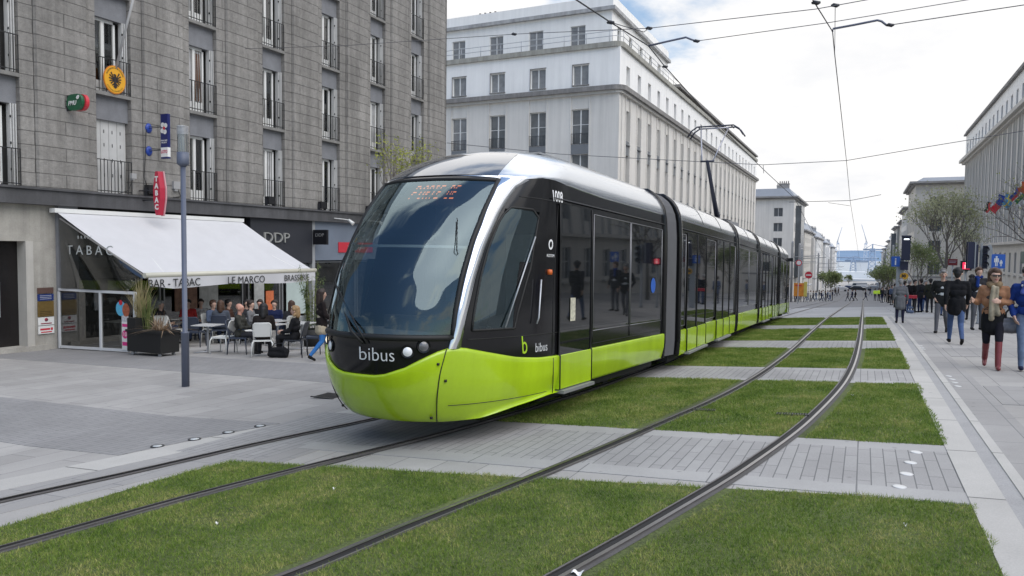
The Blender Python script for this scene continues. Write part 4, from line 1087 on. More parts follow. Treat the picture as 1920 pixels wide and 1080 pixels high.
for y in [.6+2.4*k for k in range(9)]: mb.tube([(.12,y,Z1+.45),(.12,y,Z1+1.45)],.028,5)
mb.build('balcony_railing',STEELG,wb,world=False)
# attic two (set back), front part only
Z2=24.3-gz; sb=1.2
rowA=[(20.95-gz,22.9-gz)]
MA=Matrix.Translation((-FR,sb,0)); MAs=Matrix.Translation((-sb,sb,0))@R90
fcA=[c-.8 for c in fcols]
facade(wb,MA,FR-sb,Z2,fcA,rowA,1.5,.25,whitew,name='attic_wall',z0=Z1+.45)
facade(wb,MAs,21,Z2,[2.2+3.77*k for k in range(5)],rowA,1.1,.35,whitew,name='attic_wall',z0=Z1+.45,xs0=.552)
windows(wb,MA,fcA,rowA,1.5,.15,[[wmesh(1.5,1.95,'tri',winframe,PANE2)]]); windows(wb,MAs,[2.2+3.77*k for k in range(5)],rowA,1.1,.25,[[wmesh(1.1,1.95,'plain',winframe,PANE)]])
mb=MB(); mb.prism([(-FR,sb-.35),(-sb+.35,sb-.35),(-sb+.35,22.4),(-FR,22.4)],Z2-.35,Z2-.02); mb.build('attic_cornice',mat('attic_cornice_grey',(.42,.42,.42),.9,var=.25,streak=.35,vs=1.5),wb,world=False)
mb=MB(); mb.prism([(-FR,sb-.1),(-sb+.1,sb-.1),(-sb+.1,22.2),(-FR,22.2)],Z2-.02,Z2+.95); mb.build('parapet',whitew,wb,world=False)
mb=MB(); mb.prism([(-FR,23),(-.4,23),(-.4,LEN-.2),(-FR,LEN-.2)],Z1+.46,Z1+1.15); mb.box(-.5,.25,22.4,LEN,Z1+.9,Z1+1.2)
for y in (28,45,62): mb.box(-2.4,-.9,y,y+2.6,Z1+1.15,Z1+2.3)
mb.build('roof',cornm,wb,world=False)
mb=MB(); mb.box(-FR,-.6,.9,LEN-.5,-3,Z1+.4); mb.build('core_wall',creamd,wb,world=False)
brickch=mat('chimney_dark_brick',(.10,.09,.085),.9,var=.3,vs=4)
def chimney(parent,x,y,z,w,d,h,n,m=brickch):
    mb=MB(); mb.box(x,x+w,y,y+d,z,z+h); mb.box(x-.08,x+w+.08,y-.08,y+d+.08,z+h,z+h+.12)
    for k in range(n): cx=x+w*(k+.5)/n; mb.lathe([(.13,0),(.10,.55),(.12,.6)],(cx,y+d/2,z+h+.12),8)
    return mb.build('chimney',m,parent,world=False)
chimney(wb,-17.3,4.5,Z2+.9,2.4,.8,.75,4); chimney(wb,-32.5,3.5,Z2+.9,2.,.8,.6,3); chimney(wb,-2.9,20.2,Z2+.9,.9,.9,.5,1,whitew)
# low beams for ground floor arcade
mb=MB(); mb.T=Ms; mb.box(0,LEN,-.35,.05,zg(WX,100)-gz+2.6,zg(WX,100)-gz+3.1); mb.build('ground_floor_canopy',beamm,wb,world=False)

# ---- long building on the right
RX=14.4; RY0=24.; RY1=142.
rbd=thing('long_office_building','long cream building with tall pilasters and flags along the right side','building',(RX,RY1,zg(RX,RY1)-2))
gz2=rbd.location.z
Mr=Matrix.Rotation(-PI/2,4,'Z'); RL=RY1-RY0
cz=16.9
Zr=cz-gz2
rc_=[2.4+3.3*k for k in range(35)]
rrw=[(12.6,15.4),(8.9,11.7),(5.2,8.0)]; rrows=[(a-gz2,b-gz2) for a,b in rrw][::-1]
base=3.0-gz2
facade(rbd,Mr,RL,Zr,rc_,[(4.6-gz2,15.6-gz2)],1.25,.7,creamw,z0=base+.3,pil=.16)
# ground storeys
gr=[(-.3-gz2,2.1-gz2)]
facade(rbd,Mr,RL,base,rc_,gr,1.2,.3,creamd,name='base_wall',z0=-1)
mb=MB(); mb.T=Mr; mb.box(-.3,RL,-.45,.2,base,base+.3); mb.build('string_course',creamd,rbd,world=False)
mb=MB(); mb.T=Mr; mb.box(-.7,RL,-.85,.2,Zr,Zr+.45); mb.box(-.4,RL,-.45,.0,Zr-.3,Zr-.001); mb.build('cornice',creamd,rbd,world=False)
rowR=[(18.1-gz2,19.9-gz2)]
Mr2=Matrix.Translation((.0,0,0))@Mr
facade(rbd,Mr2,RL,21.3-gz2,rc_,rowR,1.15,.4,whitew,name='attic_wall',z0=Zr+.45)
mb=MB(); mb.T=Mr; mb.box(-.4,RL,-.35,.3,21.3-gz2,21.55-gz2); mb.box(-.2,RL,-.12,.3,21.55-gz2,22.-gz2); mb.build('attic_cornice',cornm,rbd,world=False)
sw=wmesh(1.25,2.8,'cross',greyf,PANE); aw=wmesh(1.15,1.8,'plain',greyf,PANE); gw=wmesh(1.2,2.4,'cross',winframe,PANE2)
windows(rbd,Mr,rc_[:28],rrows,1.25,.6,[[sw]]*3,limit=60); windows(rbd,Mr,rc_[28:],rrows,1.25,.6,[[sw]]*3,limit=0)
windows(rbd,Mr2,rc_,rowR,1.15,.3,[[aw]],limit=20); windows(rbd,Mr,rc_,gr,1.2,.2,[[gw]],limit=18)
mb=MB(); mb.T=Mr
for c in rc_:
    for a,b in rrows: mb.box(c-.625,c+.625,.35,.55,a-.9,a-.01)
mb.build('window_spandrels',spd,rbd,world=False,kind='stuff')
mb=MB(); mb.T=Mr; mb.box(-.0,RL,1.2,16,-3,21.2-gz2); mb.build('core_wall',creamd,rbd,world=False)
mb=MB(); mb.T=Mr; mb.box(0,RL,-.06,.0,zg(RX,100)-gz2+3.4,zg(RX,100)-gz2+3.7)
for c in rc_: mb.box(c-.75,c+.75,-.22,0,gr[0][0]-.12,gr[0][0])
mb.build('window_sills',creamd,rbd,world=False)
# entrance bay seen near the right edge
mb=MB(); mb.T=Mr; x0=RY1-78.; mb.box(x0,x0+3.6,-.25,-.001,-1,base-.02); mb.build('entrance_portal',creamd,rbd,world=False)
mb=MB(); mb.T=Mr; mb.box(x0+.5,x0+3.1,-.30,-.26,zg(RX,78)-gz2+.0,base-.4); mb.build('entrance_door',mat('dim_entrance',(.10,.095,.09),.6,var=.3),rbd,world=False)
mb=MB(); mb.T=Mr; mb.box(RY1-88,RY1-85.4,-.4,-.33,1.0-gz2,2.2-gz2); mb.build('wall_sign',mat('dark_green_sign',(.01,.06,.05),.4,var=.2,vs=2),rbd,world=False)
# ================================================================ buildings farther down the street
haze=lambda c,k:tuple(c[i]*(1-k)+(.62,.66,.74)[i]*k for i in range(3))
def simple_block(name,label,x0,y0,W,L,H,side,wallc,rowsn,ncol_f,ncol_s,k=0.,corn=.5,roof='flat',chim=0,group=None,lim=70,zgx=None,wc=None,bay=False):
    """apartment block: side=+1 stands on the left of the street (its long face looks to +x), -1 on the right"""
    zb_=zg(x0,y0)-3; t=thing(name,label,'building',(x0,y0,zb_),0,group)
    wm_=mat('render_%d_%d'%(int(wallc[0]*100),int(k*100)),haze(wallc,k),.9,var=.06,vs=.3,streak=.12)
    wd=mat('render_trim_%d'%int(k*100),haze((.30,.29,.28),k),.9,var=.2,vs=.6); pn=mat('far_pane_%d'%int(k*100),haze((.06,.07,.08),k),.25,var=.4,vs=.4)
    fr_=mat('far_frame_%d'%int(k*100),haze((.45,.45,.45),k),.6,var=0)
    Ht=H-zb_; g0=3+ (0)
    fh=(Ht-5.-g0)/rowsn; rows=[(g0+4.2+fh*j,g0+4.2+fh*j+fh*.58) for j in range(rowsn)]
    rows=[(a,b) for a,b in rows if b<Ht-.5]
    if side>0: Mf_=Matrix.Translation((-W,0,0)); Ms_=Matrix.Rotation(PI/2,4,'Z')
    else: Mf_=Matrix.Identity(4); Ms_=Matrix.Translation((0,L,0))@Matrix.Rotation(-PI/2,4,'Z')
    fc=[W*(i+.5)/ncol_f for i in range(ncol_f)]; sc_=[L*(i+.5)/ncol_s for i in range(ncol_s)]
    cwf=1.9 if y0<200 else 1.4
    facade(t,Mf_,W,Ht,fc,rows,cwf,.15,wm_)
    if side>0: facade(t,Ms_,L,Ht,sc_,rows,cwf,.15,wm_,xs0=.452)
    else: facade(t,Ms_,L-.452,Ht,sc_,rows,cwf,.15,wm_)
    h=rows[0][1]-rows[0][0]; a=wmesh(cwf,h,'plain',fr_,pn)
    if side<0: sc_=sc_[::-1]
    n=windows(t,Mf_,fc,rows,cwf,.15,[[a]]*len(rows),limit=lim//2)
    windows(t,Ms_,sc_,rows,cwf,.15,[[a]]*len(rows),limit=lim-min(n,lim//2))
    mb=MB(); o=corn
    if side>0: mb.box(-W,o,-o,L+o,Ht,Ht+.35); mb.box(-W,o*.5,-o*.5,L,Ht-.3,Ht-.001);
    else: mb.box(-o,W,-o,L+o,Ht,Ht+.35); mb.box(-o*.5,W,-o*.5,L,Ht-.3,Ht-.001);
    mb.build('cornice',wd,t,world=False)
    mb=MB()
    if side>0: mb.box(-W,.06,-.06,L,g0+3.6,g0+3.9)
    else: mb.box(-.06,W,-.06,L,g0+3.6,g0+3.9)
    mb.build('string_course',wd,t,world=False)
    mb=MB(); s=1.2
    zz=Ht+.35; hr=1.8 if roof=='low' else (2.6 if roof=='mansard' else .8)
    xa,xb=(-W,0) if side>0 else (0,W)
    xa2,xb2=xa+(0 if side>0 else s),xb-(s if side>0 else 0)
    q=[(xa,0,zz),(xb,0,zz),(xb,L,zz),(xa,L,zz),(xa2,s,zz+hr),(xb2,s,zz+hr),(xb2,L-s,zz+hr),(xa2,L-s,zz+hr)]
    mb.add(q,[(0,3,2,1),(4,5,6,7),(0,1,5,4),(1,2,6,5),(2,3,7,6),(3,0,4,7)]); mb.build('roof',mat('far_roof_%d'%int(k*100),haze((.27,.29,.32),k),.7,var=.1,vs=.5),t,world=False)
    mb=MB(); cx0,cx1=(-W,-.6) if side>0 else (.6,W)
    mb.box(cx0,cx1,.5,L-.5,0,Ht); mb.build('core_wall',wm_,t,world=False)
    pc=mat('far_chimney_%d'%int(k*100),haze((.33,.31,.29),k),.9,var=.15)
    for i in range(chim):
        yy=L*(i+.3)/chim; xx=(-3.6-1.5*(i%3)) if side>0 else (1.5+1.5*(i%3))
        chimney(t,xx,yy,zz+.3,2.2,.7,hr+.8+.5*(i%2),5,pc)
    if bay:
        mb=MB(); z0_=g0+4; xb_=0 if side>0 else 0
        mb.box(-.2,1.2,L*.15,L*.45,z0_,Ht-1.5) if side>0 else mb.box(-1.2,.2,L*.3,L*.6,z0_,Ht-1.5)
        b=mb.build('bay_window',pn if bay=='glass' else wm_,t,world=False)
        mb=MB()
        for q in range(6): z=z0_+(Ht-1.5-z0_)*q/5; mb.box(1.18,1.24,L*.15,L*.45,z,z+.12) if side>0 else mb.box(-1.24,-1.18,L*.3,L*.6,z,z+.12)
        mb.build('bay_floor_band',fr_,t,world=False)
    return t
WHc=(.78,.77,.74); CRc=(.66,.63,.57); GRc=(.55,.53,.49)
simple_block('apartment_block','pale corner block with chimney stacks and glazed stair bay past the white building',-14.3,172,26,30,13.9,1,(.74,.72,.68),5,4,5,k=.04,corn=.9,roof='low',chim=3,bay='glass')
rs=random.Random(11)
left=[(206,26,7.6,CRc),(233,24,8.2,GRc),(258,30,7.6,WHc),(290,26,6.9,CRc),(318,34,6.2,WHc),(354,30,5.6,CRc),(386,36,4.8,GRc),(424,50,3.4,WHc)]
ll=['cream apartment block with small balconies, first of the far left row','grey apartment block with dark roofline, second of the far left row','pale block with chimneys, third of the far left row','cream block halfway down the far left row','white block beyond the halfway tree of the far left row','cream block, third from the end of the far left row','grey block, second last of the far left row','pale block that ends the far left row']
for i,((y,l,h,c),lb) in enumerate(zip(left,ll)):
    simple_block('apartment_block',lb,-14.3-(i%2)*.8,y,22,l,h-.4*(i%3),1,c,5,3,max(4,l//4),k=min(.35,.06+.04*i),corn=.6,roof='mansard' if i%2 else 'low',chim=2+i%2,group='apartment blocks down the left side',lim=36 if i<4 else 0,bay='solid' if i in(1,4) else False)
simple_block('stone_corner_block','cream corner block with wide cornice behind the large budding tree',7.8,150,26,24,14.4,-1,CRc,4,4,5,k=.04,corn=1.0,roof='flat',chim=0)
right=[(178,24,11.6,WHc),(204,22,9.9,CRc),(228,26,9.2,GRc),(256,30,7.6,WHc),(288,30,6.4,CRc),(320,36,5.,WHc),(358,40,4.,GRc),(400,60,2.6,CRc)]
rl=['white block with stepped roof just past the stone corner block','cream block with rounded top, second of the far right row','grey block with green glazed bay in the far right row','white block, middle of the far right row','cream block past the middle of the far right row','white block near the end of the far right row','grey block, second last of the far right row','cream block that ends the far right row']
for i,((y,l,h,c),lb) in enumerate(zip(right,rl)):
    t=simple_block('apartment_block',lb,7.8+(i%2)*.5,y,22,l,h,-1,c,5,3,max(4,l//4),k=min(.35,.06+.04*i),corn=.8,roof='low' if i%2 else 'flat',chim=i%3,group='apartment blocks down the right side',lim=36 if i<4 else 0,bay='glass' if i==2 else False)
# ---- harbour cranes and port sheds
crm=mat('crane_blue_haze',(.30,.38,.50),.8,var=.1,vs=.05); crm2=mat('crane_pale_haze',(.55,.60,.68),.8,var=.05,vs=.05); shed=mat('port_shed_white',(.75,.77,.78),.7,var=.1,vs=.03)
def crane(label,px,Y,zt,w,jib,m,lean=0,leg=True):
    x=at(px,Y); t=thing('harbour_crane',label,'crane',(x,Y,-26.5),0,'cranes in the harbour')
    mb=MB()
    for sx_ in (-w/2,w/2):
        for sy_ in (-w/2,w/2): mb.tube([(sx_,sy_,0),(sx_*.6,sy_*.6,zt*.75+20)],w*.06,5)
    for q in range(6):
        z=(zt*.75+20)*q/6; f=1-.4*q/6; g_=1-.4*(q+1)/6; z2=(zt*.75+20)*(q+1)/6
        mb.tube([(-w/2*f,-w/2*f,z),(w/2*g_,-w/2*g_,z2)],w*.035,4); mb.tube([(w/2*f,-w/2*f,z),(-w/2*g_,-w/2*g_,z2)],w*.035,4)
    mb.build('tower',m,t,world=False)
    mb=MB(); z=zt*.75+20
    mb.tube([(-jib*.25,0,z),(jib*.75,0,z+lean)],w*.10,5); mb.tube([(0,0,z),(0,0,z+w*.7)],w*.08,5); mb.tube([(0,0,z+w*.7),(jib*.7,0,z+lean)],w*.03,4); mb.tube([(0,0,z+w*.7),(-jib*.22,0,z)],w*.03,4); mb.box(-w*.3,w*.3,-w*.3,w*.3,z-w*.3,z+w*.15)
    mb.build('jib',m,t,world=False)
    return t
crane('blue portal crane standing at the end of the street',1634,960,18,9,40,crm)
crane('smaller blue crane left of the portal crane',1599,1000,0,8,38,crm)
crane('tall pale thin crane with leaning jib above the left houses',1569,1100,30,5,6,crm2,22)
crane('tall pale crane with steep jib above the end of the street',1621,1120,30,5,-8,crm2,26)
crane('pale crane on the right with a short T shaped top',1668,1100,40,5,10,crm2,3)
mb=MB(); x=at(1600,930); mb.box(x-20,x+40,930,950,-27,-19); tag(mb.build('port_shed',shed),'long white port shed on the quay at the end of the street','shed')
mb=MB(); mb.box(x-40,x-22,915,940,-27,-22); tag(mb.build('port_shed',shed),'lowest and smallest white port shed on the quay','shed')
mb=MB(); mb.box(x+0,x+60,1000,1040,-27,-8); tag(mb.build('port_shed',shed),'tallest white port building behind the long shed','shed')
mb=MB(); x=at(1610,1000); mb.tube([(x-32,1000,-3),(x+20,1000,-3)],.8,4); mb.tube([(x-26,1000,-8),(x+10,1000,-8)],.6,4)
tag(mb.build('gantry_beam',crm),'blue gantry beams spanning between the harbour cranes','gantry')
# ================================================================ cafe terrace, signs and lamp post
canv=mat('awning_canvas',(.54,.54,.555),.85,var=.05,vs=1.5,fine=.03,fs=60)
canvb=mat('awning_bar_cream',(.55,.53,.44),.5,var=.05)
mesh_=mat('clear_plastic_side',(.02,.025,.022),.25,var=.3,vs=2)
AY0,AY1=13.62,20.30; AK=.72
aw_t=thing('cafe_awning','long pale canvas awning lettered along its front edge over the cafe terrace','awning',(FX,16.8,zg(FX,16.8)))
xb,zb_,xf,zf=FX+.30,2.68,-17.5,.97
mb=MB()
mb.grid(lambda u,v:(xb+(xf-xb)*v,AY0+(AY1-AY0)*u+AK*(v-1),zb_+(zf-zb_)*v-.05*math.sin(PI*v)-.012*math.sin(u*PI*9)*math.sin(PI*v)),48,12)
mb.build('canvas',canv,aw_t)
mb=MB(); mb.box(FX+.12,FX+.36,AY0-.08-AK,AY1+.08-AK,zb_-.02,zb_+.10); mb.build('cassette',WHITE,aw_t)
mb=MB(); mb.tube([(xf,AY0-.08,zf),(xf,AY1+.08,zf)],.075,12); mb.build('front_bar',canvb,aw_t)
mb=MB(); mb.grid(lambda u,v:(xf+.05+.02*v*math.sin(u*26),AY0+(AY1-AY0)*u,zf-.06-(.30+.03*math.sin(u*PI*3+.5))*v+ (.10*v*max(0,.12-u)/.12)),60,4); vl=mb.build('valance',canv,aw_t)
for y in (AY0+.6,AY1-.6):
    mb=MB(); mb.tube([(FX+.2,y-AK,zb_-.1),(FX+1.6,y+.3 if y<16 else y-.8,(zb_+zf)/2-.05),(xf,y,zf-.03)],.025,6); mb.build('folding_arm',WHITE,aw_t)
ink=mat('awning_lettering_black',(.02,.02,.022),.7,var=0)
for s,y in (('BAR - TABAC',14.45),('LE MARCO',17.1),('BRASSERIE',19.35)):
    text(s,.32 if s!='BRASSERIE' else .29,ink,wallM(xf+.085,y,zf-.235,PI/2),aw_t,ext=.002,bold=0,sx=1.0 if s=='LE MARCO' else .92)
# glazed side screen of the terrace
fr_w=mat('screen_frame_white',(.60,.61,.62),.5,var=.05)
sc=thing('terrace_screen','glazed side screen with white frame and TABAC lettering at the end of the terrace','screen',(-18.9,13.05,zg(-18.9,13.05)))
sgl=glass('screen_glass',(.03,.035,.03),.55)
sy=13.05; gA,gB=zg(-20.3,sy),zg(-17.5,sy)
def ground_s(x): return zg(x,sy)
mb=MB()
for x in (-20.38,-18.62,-17.25): mb.box(x-.035,x+.035,sy-.03,sy+.03,ground_s(x)+.02,ground_s(x)+1.62)
mb.box(-20.38,-17.25,sy-.031,sy+.031,.49,.56); mb.add([(-20.3,sy-.031,gA+.03),(-17.5,sy-.031,gB+.03),(-17.5,sy-.031,gB+.10),(-20.3,sy-.031,gA+.10),(-20.3,sy+.031,gA+.03),(-17.5,sy+.031,gB+.03),(-17.5,sy+.031,gB+.10),(-20.3,sy+.031,gA+.10)],[(0,1,2,3),(4,5,6,7),(3,2,6,7),(0,1,5,4)])
mb.build('screen_frame',fr_w,sc)
for a,b in ((-20.34,-18.66),(-18.58,-17.29)):
    mb=MB(); mb.quad((a,sy,ground_s(a)+.1),(b,sy,ground_s(b)+.1),(b,sy,.5),(a,sy,.5)); mb.build('pane',sgl,sc)
mb=MB(); mb.grid(lambda u,v:(-20.2+2.68*u,12.98+.62*u*v+.05*u+.02*math.sin(u*9+v*5),.56+ (2.50-.56-(2.50-.98)*u)*v),16,10); mb.build('plastic_curtain',sgl,sc)
tb_l=mat('screen_lettering',(.42,.44,.43),.7,var=.1)
text('T A B A C',.36,tb_l,wallM(-19.0,sy-.03,1.62,0),sc,ext=.002,sx=1.25)
text('B  R  A  S  S',.12,tb_l,wallM(-19.2,sy-.03,1.98,0),sc,ext=.002)
mb=MB(); mb.tube([(-20.15,12.97,2.50),(-17.52,13.60,.93)],.025,6); mb.build('curtain_rope',mat('rope_grey',(.25,.24,.23),.8,var=.1),sc)
def card(name,label,cat,x,z,w,h,items,y=None,base=WHITE,grp=None):
    """flat poster facing -y built from coloured pieces"""
    y=sy-.04 if y is None else y
    t=thing(name,label,cat,(x,y,z),0,grp); mb=MB(); mb.box(-w/2,w/2,0,.006,0,h); mb.build('sheet',base,t,world=False)
    for k,(a,b,c,d,m) in enumerate(items):
        mb=MB(); mb.box(a,b,-.003-.001*k,-.001-.001*k,c,d); mb.build('print',m,t,world=False)
    return t
pink=mat('print_magenta',(.65,.04,.22),.6,var=0); cyan=mat('print_cyan',(.10,.40,.60),.6,var=.2,vs=20); brown=mat('print_brown',(.35,.10,.05),.6,var=.5,vs=15)
ic=thing('ice_cream_sticker','round blue and brown ice cream sticker on the terrace screen','sticker',(-17.75,sy-.04,.10))
mb=MB(); n=24; mb.add([(.20*math.cos(2*PI*k/n),0,.20*math.sin(2*PI*k/n)) for k in range(n)]+[(0,0,0)],[tuple(range(n))]); mb.build('disc',cyan,ic,world=False)
mb=MB(); mb.add([(.20+.14*math.cos(2*PI*k/n),-.004,-.03+.18*math.sin(2*PI*k/n)) for k in range(n)],[tuple(range(n))]); mb.build('scoop_print',brown,ic,world=False)
mb=MB(); mb.add([(0+.07*math.cos(2*PI*k/n),-.006,.16+.07*math.sin(2*PI*k/n)) for k in range(n)],[tuple(range(n))]); mb.build('cap_print',REDP,ic,world=False)
pp=card('promotion_poster','tall pink and white poster marked 10 on the terrace screen','poster',-17.60,-1.0,.26,.92,[(-.11,.11,.62,.70,pink),(-.11,.11,.12,.22,pink),(-.12,.12,.76,.90,mat('print_grey',(.5,.5,.52),.6,var=.4,vs=30))])
mb=MB(); mb.add([(.11*math.cos(2*PI*k/n),-.005,.42+.11*math.sin(2*PI*k/n)) for k in range(n)],[tuple(range(n))]); mb.build('round_print',pink,pp,world=False)
text('10',.16,WHITE,wallM(-17.60,sy-.048,-.58,0),pp,ext=.001)
# plates by the entrance
for lab,z0,z1,m,txt in (('brown blank plate above the stack beside the entrance',.42,.58,mat('plate_brown',(.10,.055,.045),.5,var=.1),None),('dark blue plate in the stack beside the entrance',.22,.40,mat('plate_navy',(.012,.03,.15),.4,var=.1),'bar'),('brass plate in the stack beside the entrance',-.22,.20,mat('plate_brass',(.30,.20,.07),.35,metal=.7,var=.2,vs=8),'br'),('white notice with a red round mark beside the entrance',-.46,-.24,WHITE,'n'),('lower white notice with red lettering beside the entrance',-.70,-.48,WHITE,'r')):
    t=thing('wall_plate',lab,'plate',(FX+.02,12.72,z0),0,'plates beside the entrance')
    mb=MB(); mb.box(0,.02,-.22,.22,0,z1-z0); mb.build('plate',m,t,world=False)
    if txt in('n','r'):
        mb=MB(); mb.box(.021,.023,-.15,.15,.03,.06); 
        if txt=='n': mb.lathe([(.05,0),(.05,.004),(.001,.004)],(0,0,0),12); mb.v=[(.022+v[2],v[0],.15+v[1]) if k>=8 else v for k,v in enumerate(mb.v)]
        else: mb.box(.021,.023,-.17,.10,.10,.15); mb.box(.021,.023,.12,.18,.09,.16)
        mb.build('print',REDP if txt=='r' else mat('print_dark_red',(.25,.03,.05),.6,var=0),t,world=False)
    elif txt:
        mb=MB(); 
        for k in range(3): mb.box(.021,.023,-.16,.16,.04+.045*k,.055+.045*k)
        mb.build('print',mat('print_pale',(.35,.36,.40),.6,var=0) if txt=='bar' else mat('print_dark',(.08,.05,.02),.6,var=0),t,world=False)
# ---- hanging signs
brk=DARKM
def rounded(w,h,r,n=6):
    P=[]
    for cx,cz,a0 in ((w/2-r,h/2-r,0),(-w/2+r,h/2-r,PI/2),(-w/2+r,-h/2+r,PI),(w/2-r,-h/2+r,1.5*PI)):
        for k in range(n+1): a=a0+PI/2*k/n; P.append((cx+r*math.cos(a),cz+r*math.sin(a)))
    return P
def plateY(mb,P,cx,y0,y1,cz,m=0):
    """flat outline P (x,z) standing across the pavement, thickness along y"""
    n=len(P); vs=[(cx+p[0],y0,cz+p[1]) for p in P]+[(cx+p[0],y1,cz+p[1]) for p in P]
    mb.add(vs,[tuple(range(n)),tuple(range(n,2*n))[::-1]]+[(i,(i+1)%n,n+(i+1)%n,n+i) for i in range(n)],m)
# positions found from the direction in the view at the depth of the wall
def signpos(px,out): # y along wall for a sign standing "out" metres off the wall
    X=FX+out; return X/math.tan(math.atan((px-960)/FPX)-YAW)
y=signpos(146,.55); cx=FX+.55; z=1.776+(463-199)/FPX*(-cx*.4326+y*.9017)
pmu=thing('betting_shop_sign','green oval hanging sign with PMU lettering and red edge','sign',(cx,y,z))
mb=MB(); plateY(mb,rounded(.66,.44,.21),cx,y-.03,y+.06,z,0); mb.build('sign_panel',mat('pmu_green',(.012,.10,.045),.35,var=.05),pmu)
mb=MB(); plateY(mb,rounded(.66,.44,.21),cx+.06,y+.065,y+.16,z,0); mb.build('sign_edge',REDP,pmu)
mb=MB(); mb.tube([(FX+.1,y,z+.05),(cx-.25,y,z+.05)],.02,6); mb.tube([(FX+.1,y,z-.1),(cx-.25,y,z-.1)],.02,6); mb.box(FX+.1,cx-.2,y+.01,y+.03,z-.22,z+.22); mb.build('bracket',brk,pmu)
text('PMU',.17,WHITE,wallM(cx-.07,y-.04,z-.03,0),pmu,ext=.003,font_shear=.2,bold=.004)
mb=MB(); plateY(mb,[(.0,.0),(.07,.02),(.10,.08),(.06,.12),(.0,.10),(-.04,.05)],cx+.15,y-.045,y-.04,z+.06); mb.build('horse_mark',WHITE,pmu)
# blue lottery sign
out=.95; cx=FX+out; y=signpos(313,out); dep=-cx*.4326+y*.9017; zt=1.776+(466-222)/FPX*dep; zbm=1.776+(466-304)/FPX*dep
lot=thing('lottery_sign','tall blue hanging sign with white clover and LOTO band','sign',(cx,y,zbm))
navy=mat('sign_navy',(.010,.016,.11),.35,var=.05)
mb=MB(); mb.box(cx-.15,cx+.15,y-.05,y+.05,zbm,zt); mb.build('sign_panel',navy,lot)
h=zt-zbm; mb=MB(); mb.box(cx-.151,cx+.151,y-.052,y+.052,zbm+.05,zbm+h*.25); mb.build('loto_band',WHITE,lot)
text('LOTO',.13,mat('loto_red',(.5,.05,.1),.5,var=0),wallM(cx,y-.056,zbm+h*.15,0),lot,ext=.002,bold=.004,sx=.8)
text('FRANCAISE\nDES JEUX',.062,WHITE,wallM(cx,y-.056,zbm+h*.38,0),lot,ext=.002,sx=.9)
mb=MB()
for a in (35,130,215,300):
    a=math.radians(a); ux,uz=math.cos(a),math.sin(a); c0=(cx+.085*ux,zbm+h*.68+.13*uz)
    plateY(mb,[(.062*math.cos(t)*abs(ux)+.05*math.cos(t)*abs(uz),.075*math.sin(t)) for t in [2*PI*k/14 for k in range(14)]],c0[0],y-.058,y-.053,c0[1])
mb.build('clover_mark',WHITE,lot)
mb=MB(); plateY(mb,[(-.05,-.03),(.03,-.06),(.05,.03),(-.03,.06)],cx+.01,y-.062,y-.058,zbm+h*.68); mb.build('clover_heart',REDP,lot)
mb=MB()
for zz in (.2,.72): mb.tube([(FX+.15,y+.02,zbm+h*zz),(cx-.15,y,zbm+h*zz)],.013,5); mb.tube([(FX+.15,y+.02,zbm+h*zz+.06),(cx-.15,y,zbm+h*zz+.03)],.01,5)
mb.build('bracket',DARKM,lot)
mb=MB()
for zz in (.2,.72):
    mb=MB(); mb.lathe([(.11,0),(.12,.03),(.07,.06),(.001,.07)],(0,0,0),14); mb.v=[(FX+.15+v[2],y+.02+v[0],zbm+h*zz+v[1]*1.3) for v in mb.v]
    mb.build('blue_boss',mat('boss_blue',(.015,.05,.30),.35,var=0),lot)
# red tobacco diamond
out=1.0; cx=FX+out; y=signpos(318,out)-.35; dep=-cx*.4326+y*.9017; zt=1.776+(466-328)/FPX*dep; zbm=1.776+(466-409)/FPX*dep
tab=thing('tobacconist_sign','red elongated diamond sign with white TABAC lettering above the awning','sign',(cx,y,zbm))
h=zt-zbm; cz=(zt+zbm)/2; P=[(0.055,h/2),(.15,h*.12),(.15,-h*.12),(.055,-h/2),(-.055,-h/2),(-.15,-h*.12),(-.15,h*.12),(-.055,h/2)]
mb=MB(); plateY(mb,P,cx,y-.09,y+.09,cz); mb.build('sign_panel',mat('tabac_red',(.45,.03,.06),.35,var=.06),tab)
mb=MB(); plateY(mb,[(p[0]*1.12,p[1]*1.03) for p in P],cx+.02,y+.09,y+.13,cz); mb.build('sign_rim',mat('pale_pink_rim',(.55,.30,.32),.4,var=0),tab)
for k,chh in enumerate('TABAC'): text(chh,.215,WHITE,wallM(cx,y-.095,cz+h*.32-k*h*.16,0),tab,ext=.003,bold=.010)
mb=MB(); mb.tube([(FX+.1,y+.0,cz+.1),(cx-.1,y,cz+.1)],.02,6); mb.tube([(FX+.1,y+.0,cz-.2),(cx-.1,y,cz-.2)],.02,6); mb.build('bracket',DARKM,tab)
# yellow oval shield with eagle on the first balcony
y=signpos(222,.12); z=1.776+(464-158)/FPX*(-(FX+.12)*.4326+y*.9017)
eg=thing('oval_emblem','yellow oval plaque with black eagle hung on a balcony railing','plaque',(FX+.1,y,z))
n=36
def oval(mb,rx,rz,x0,x1):
    vs=[(x0,y+rx*math.cos(2*PI*k/n),z+rz*math.sin(2*PI*k/n)) for k in range(n)]+[(x1,y+rx*math.cos(2*PI*k/n),z+rz*math.sin(2*PI*k/n)) for k in range(n)]
    mb.add(vs,[tuple(range(n)),tuple(range(n,2*n))]+[(k,(k+1)%n,n+(k+1)%n,n+k) for k in range(n)])
mb=MB(); oval(mb,.36,.42,FX+.06,FX+.085); mb.build('rim',mat('emblem_orange',(.60,.20,.02),.4,var=.05),eg)
mb=MB(); oval(mb,.335,.39,FX+.086,FX+.095); mb.build('field',mat('emblem_yellow',(.72,.36,.02),.4,var=.05),eg)
mb=MB(); X=FX+.10
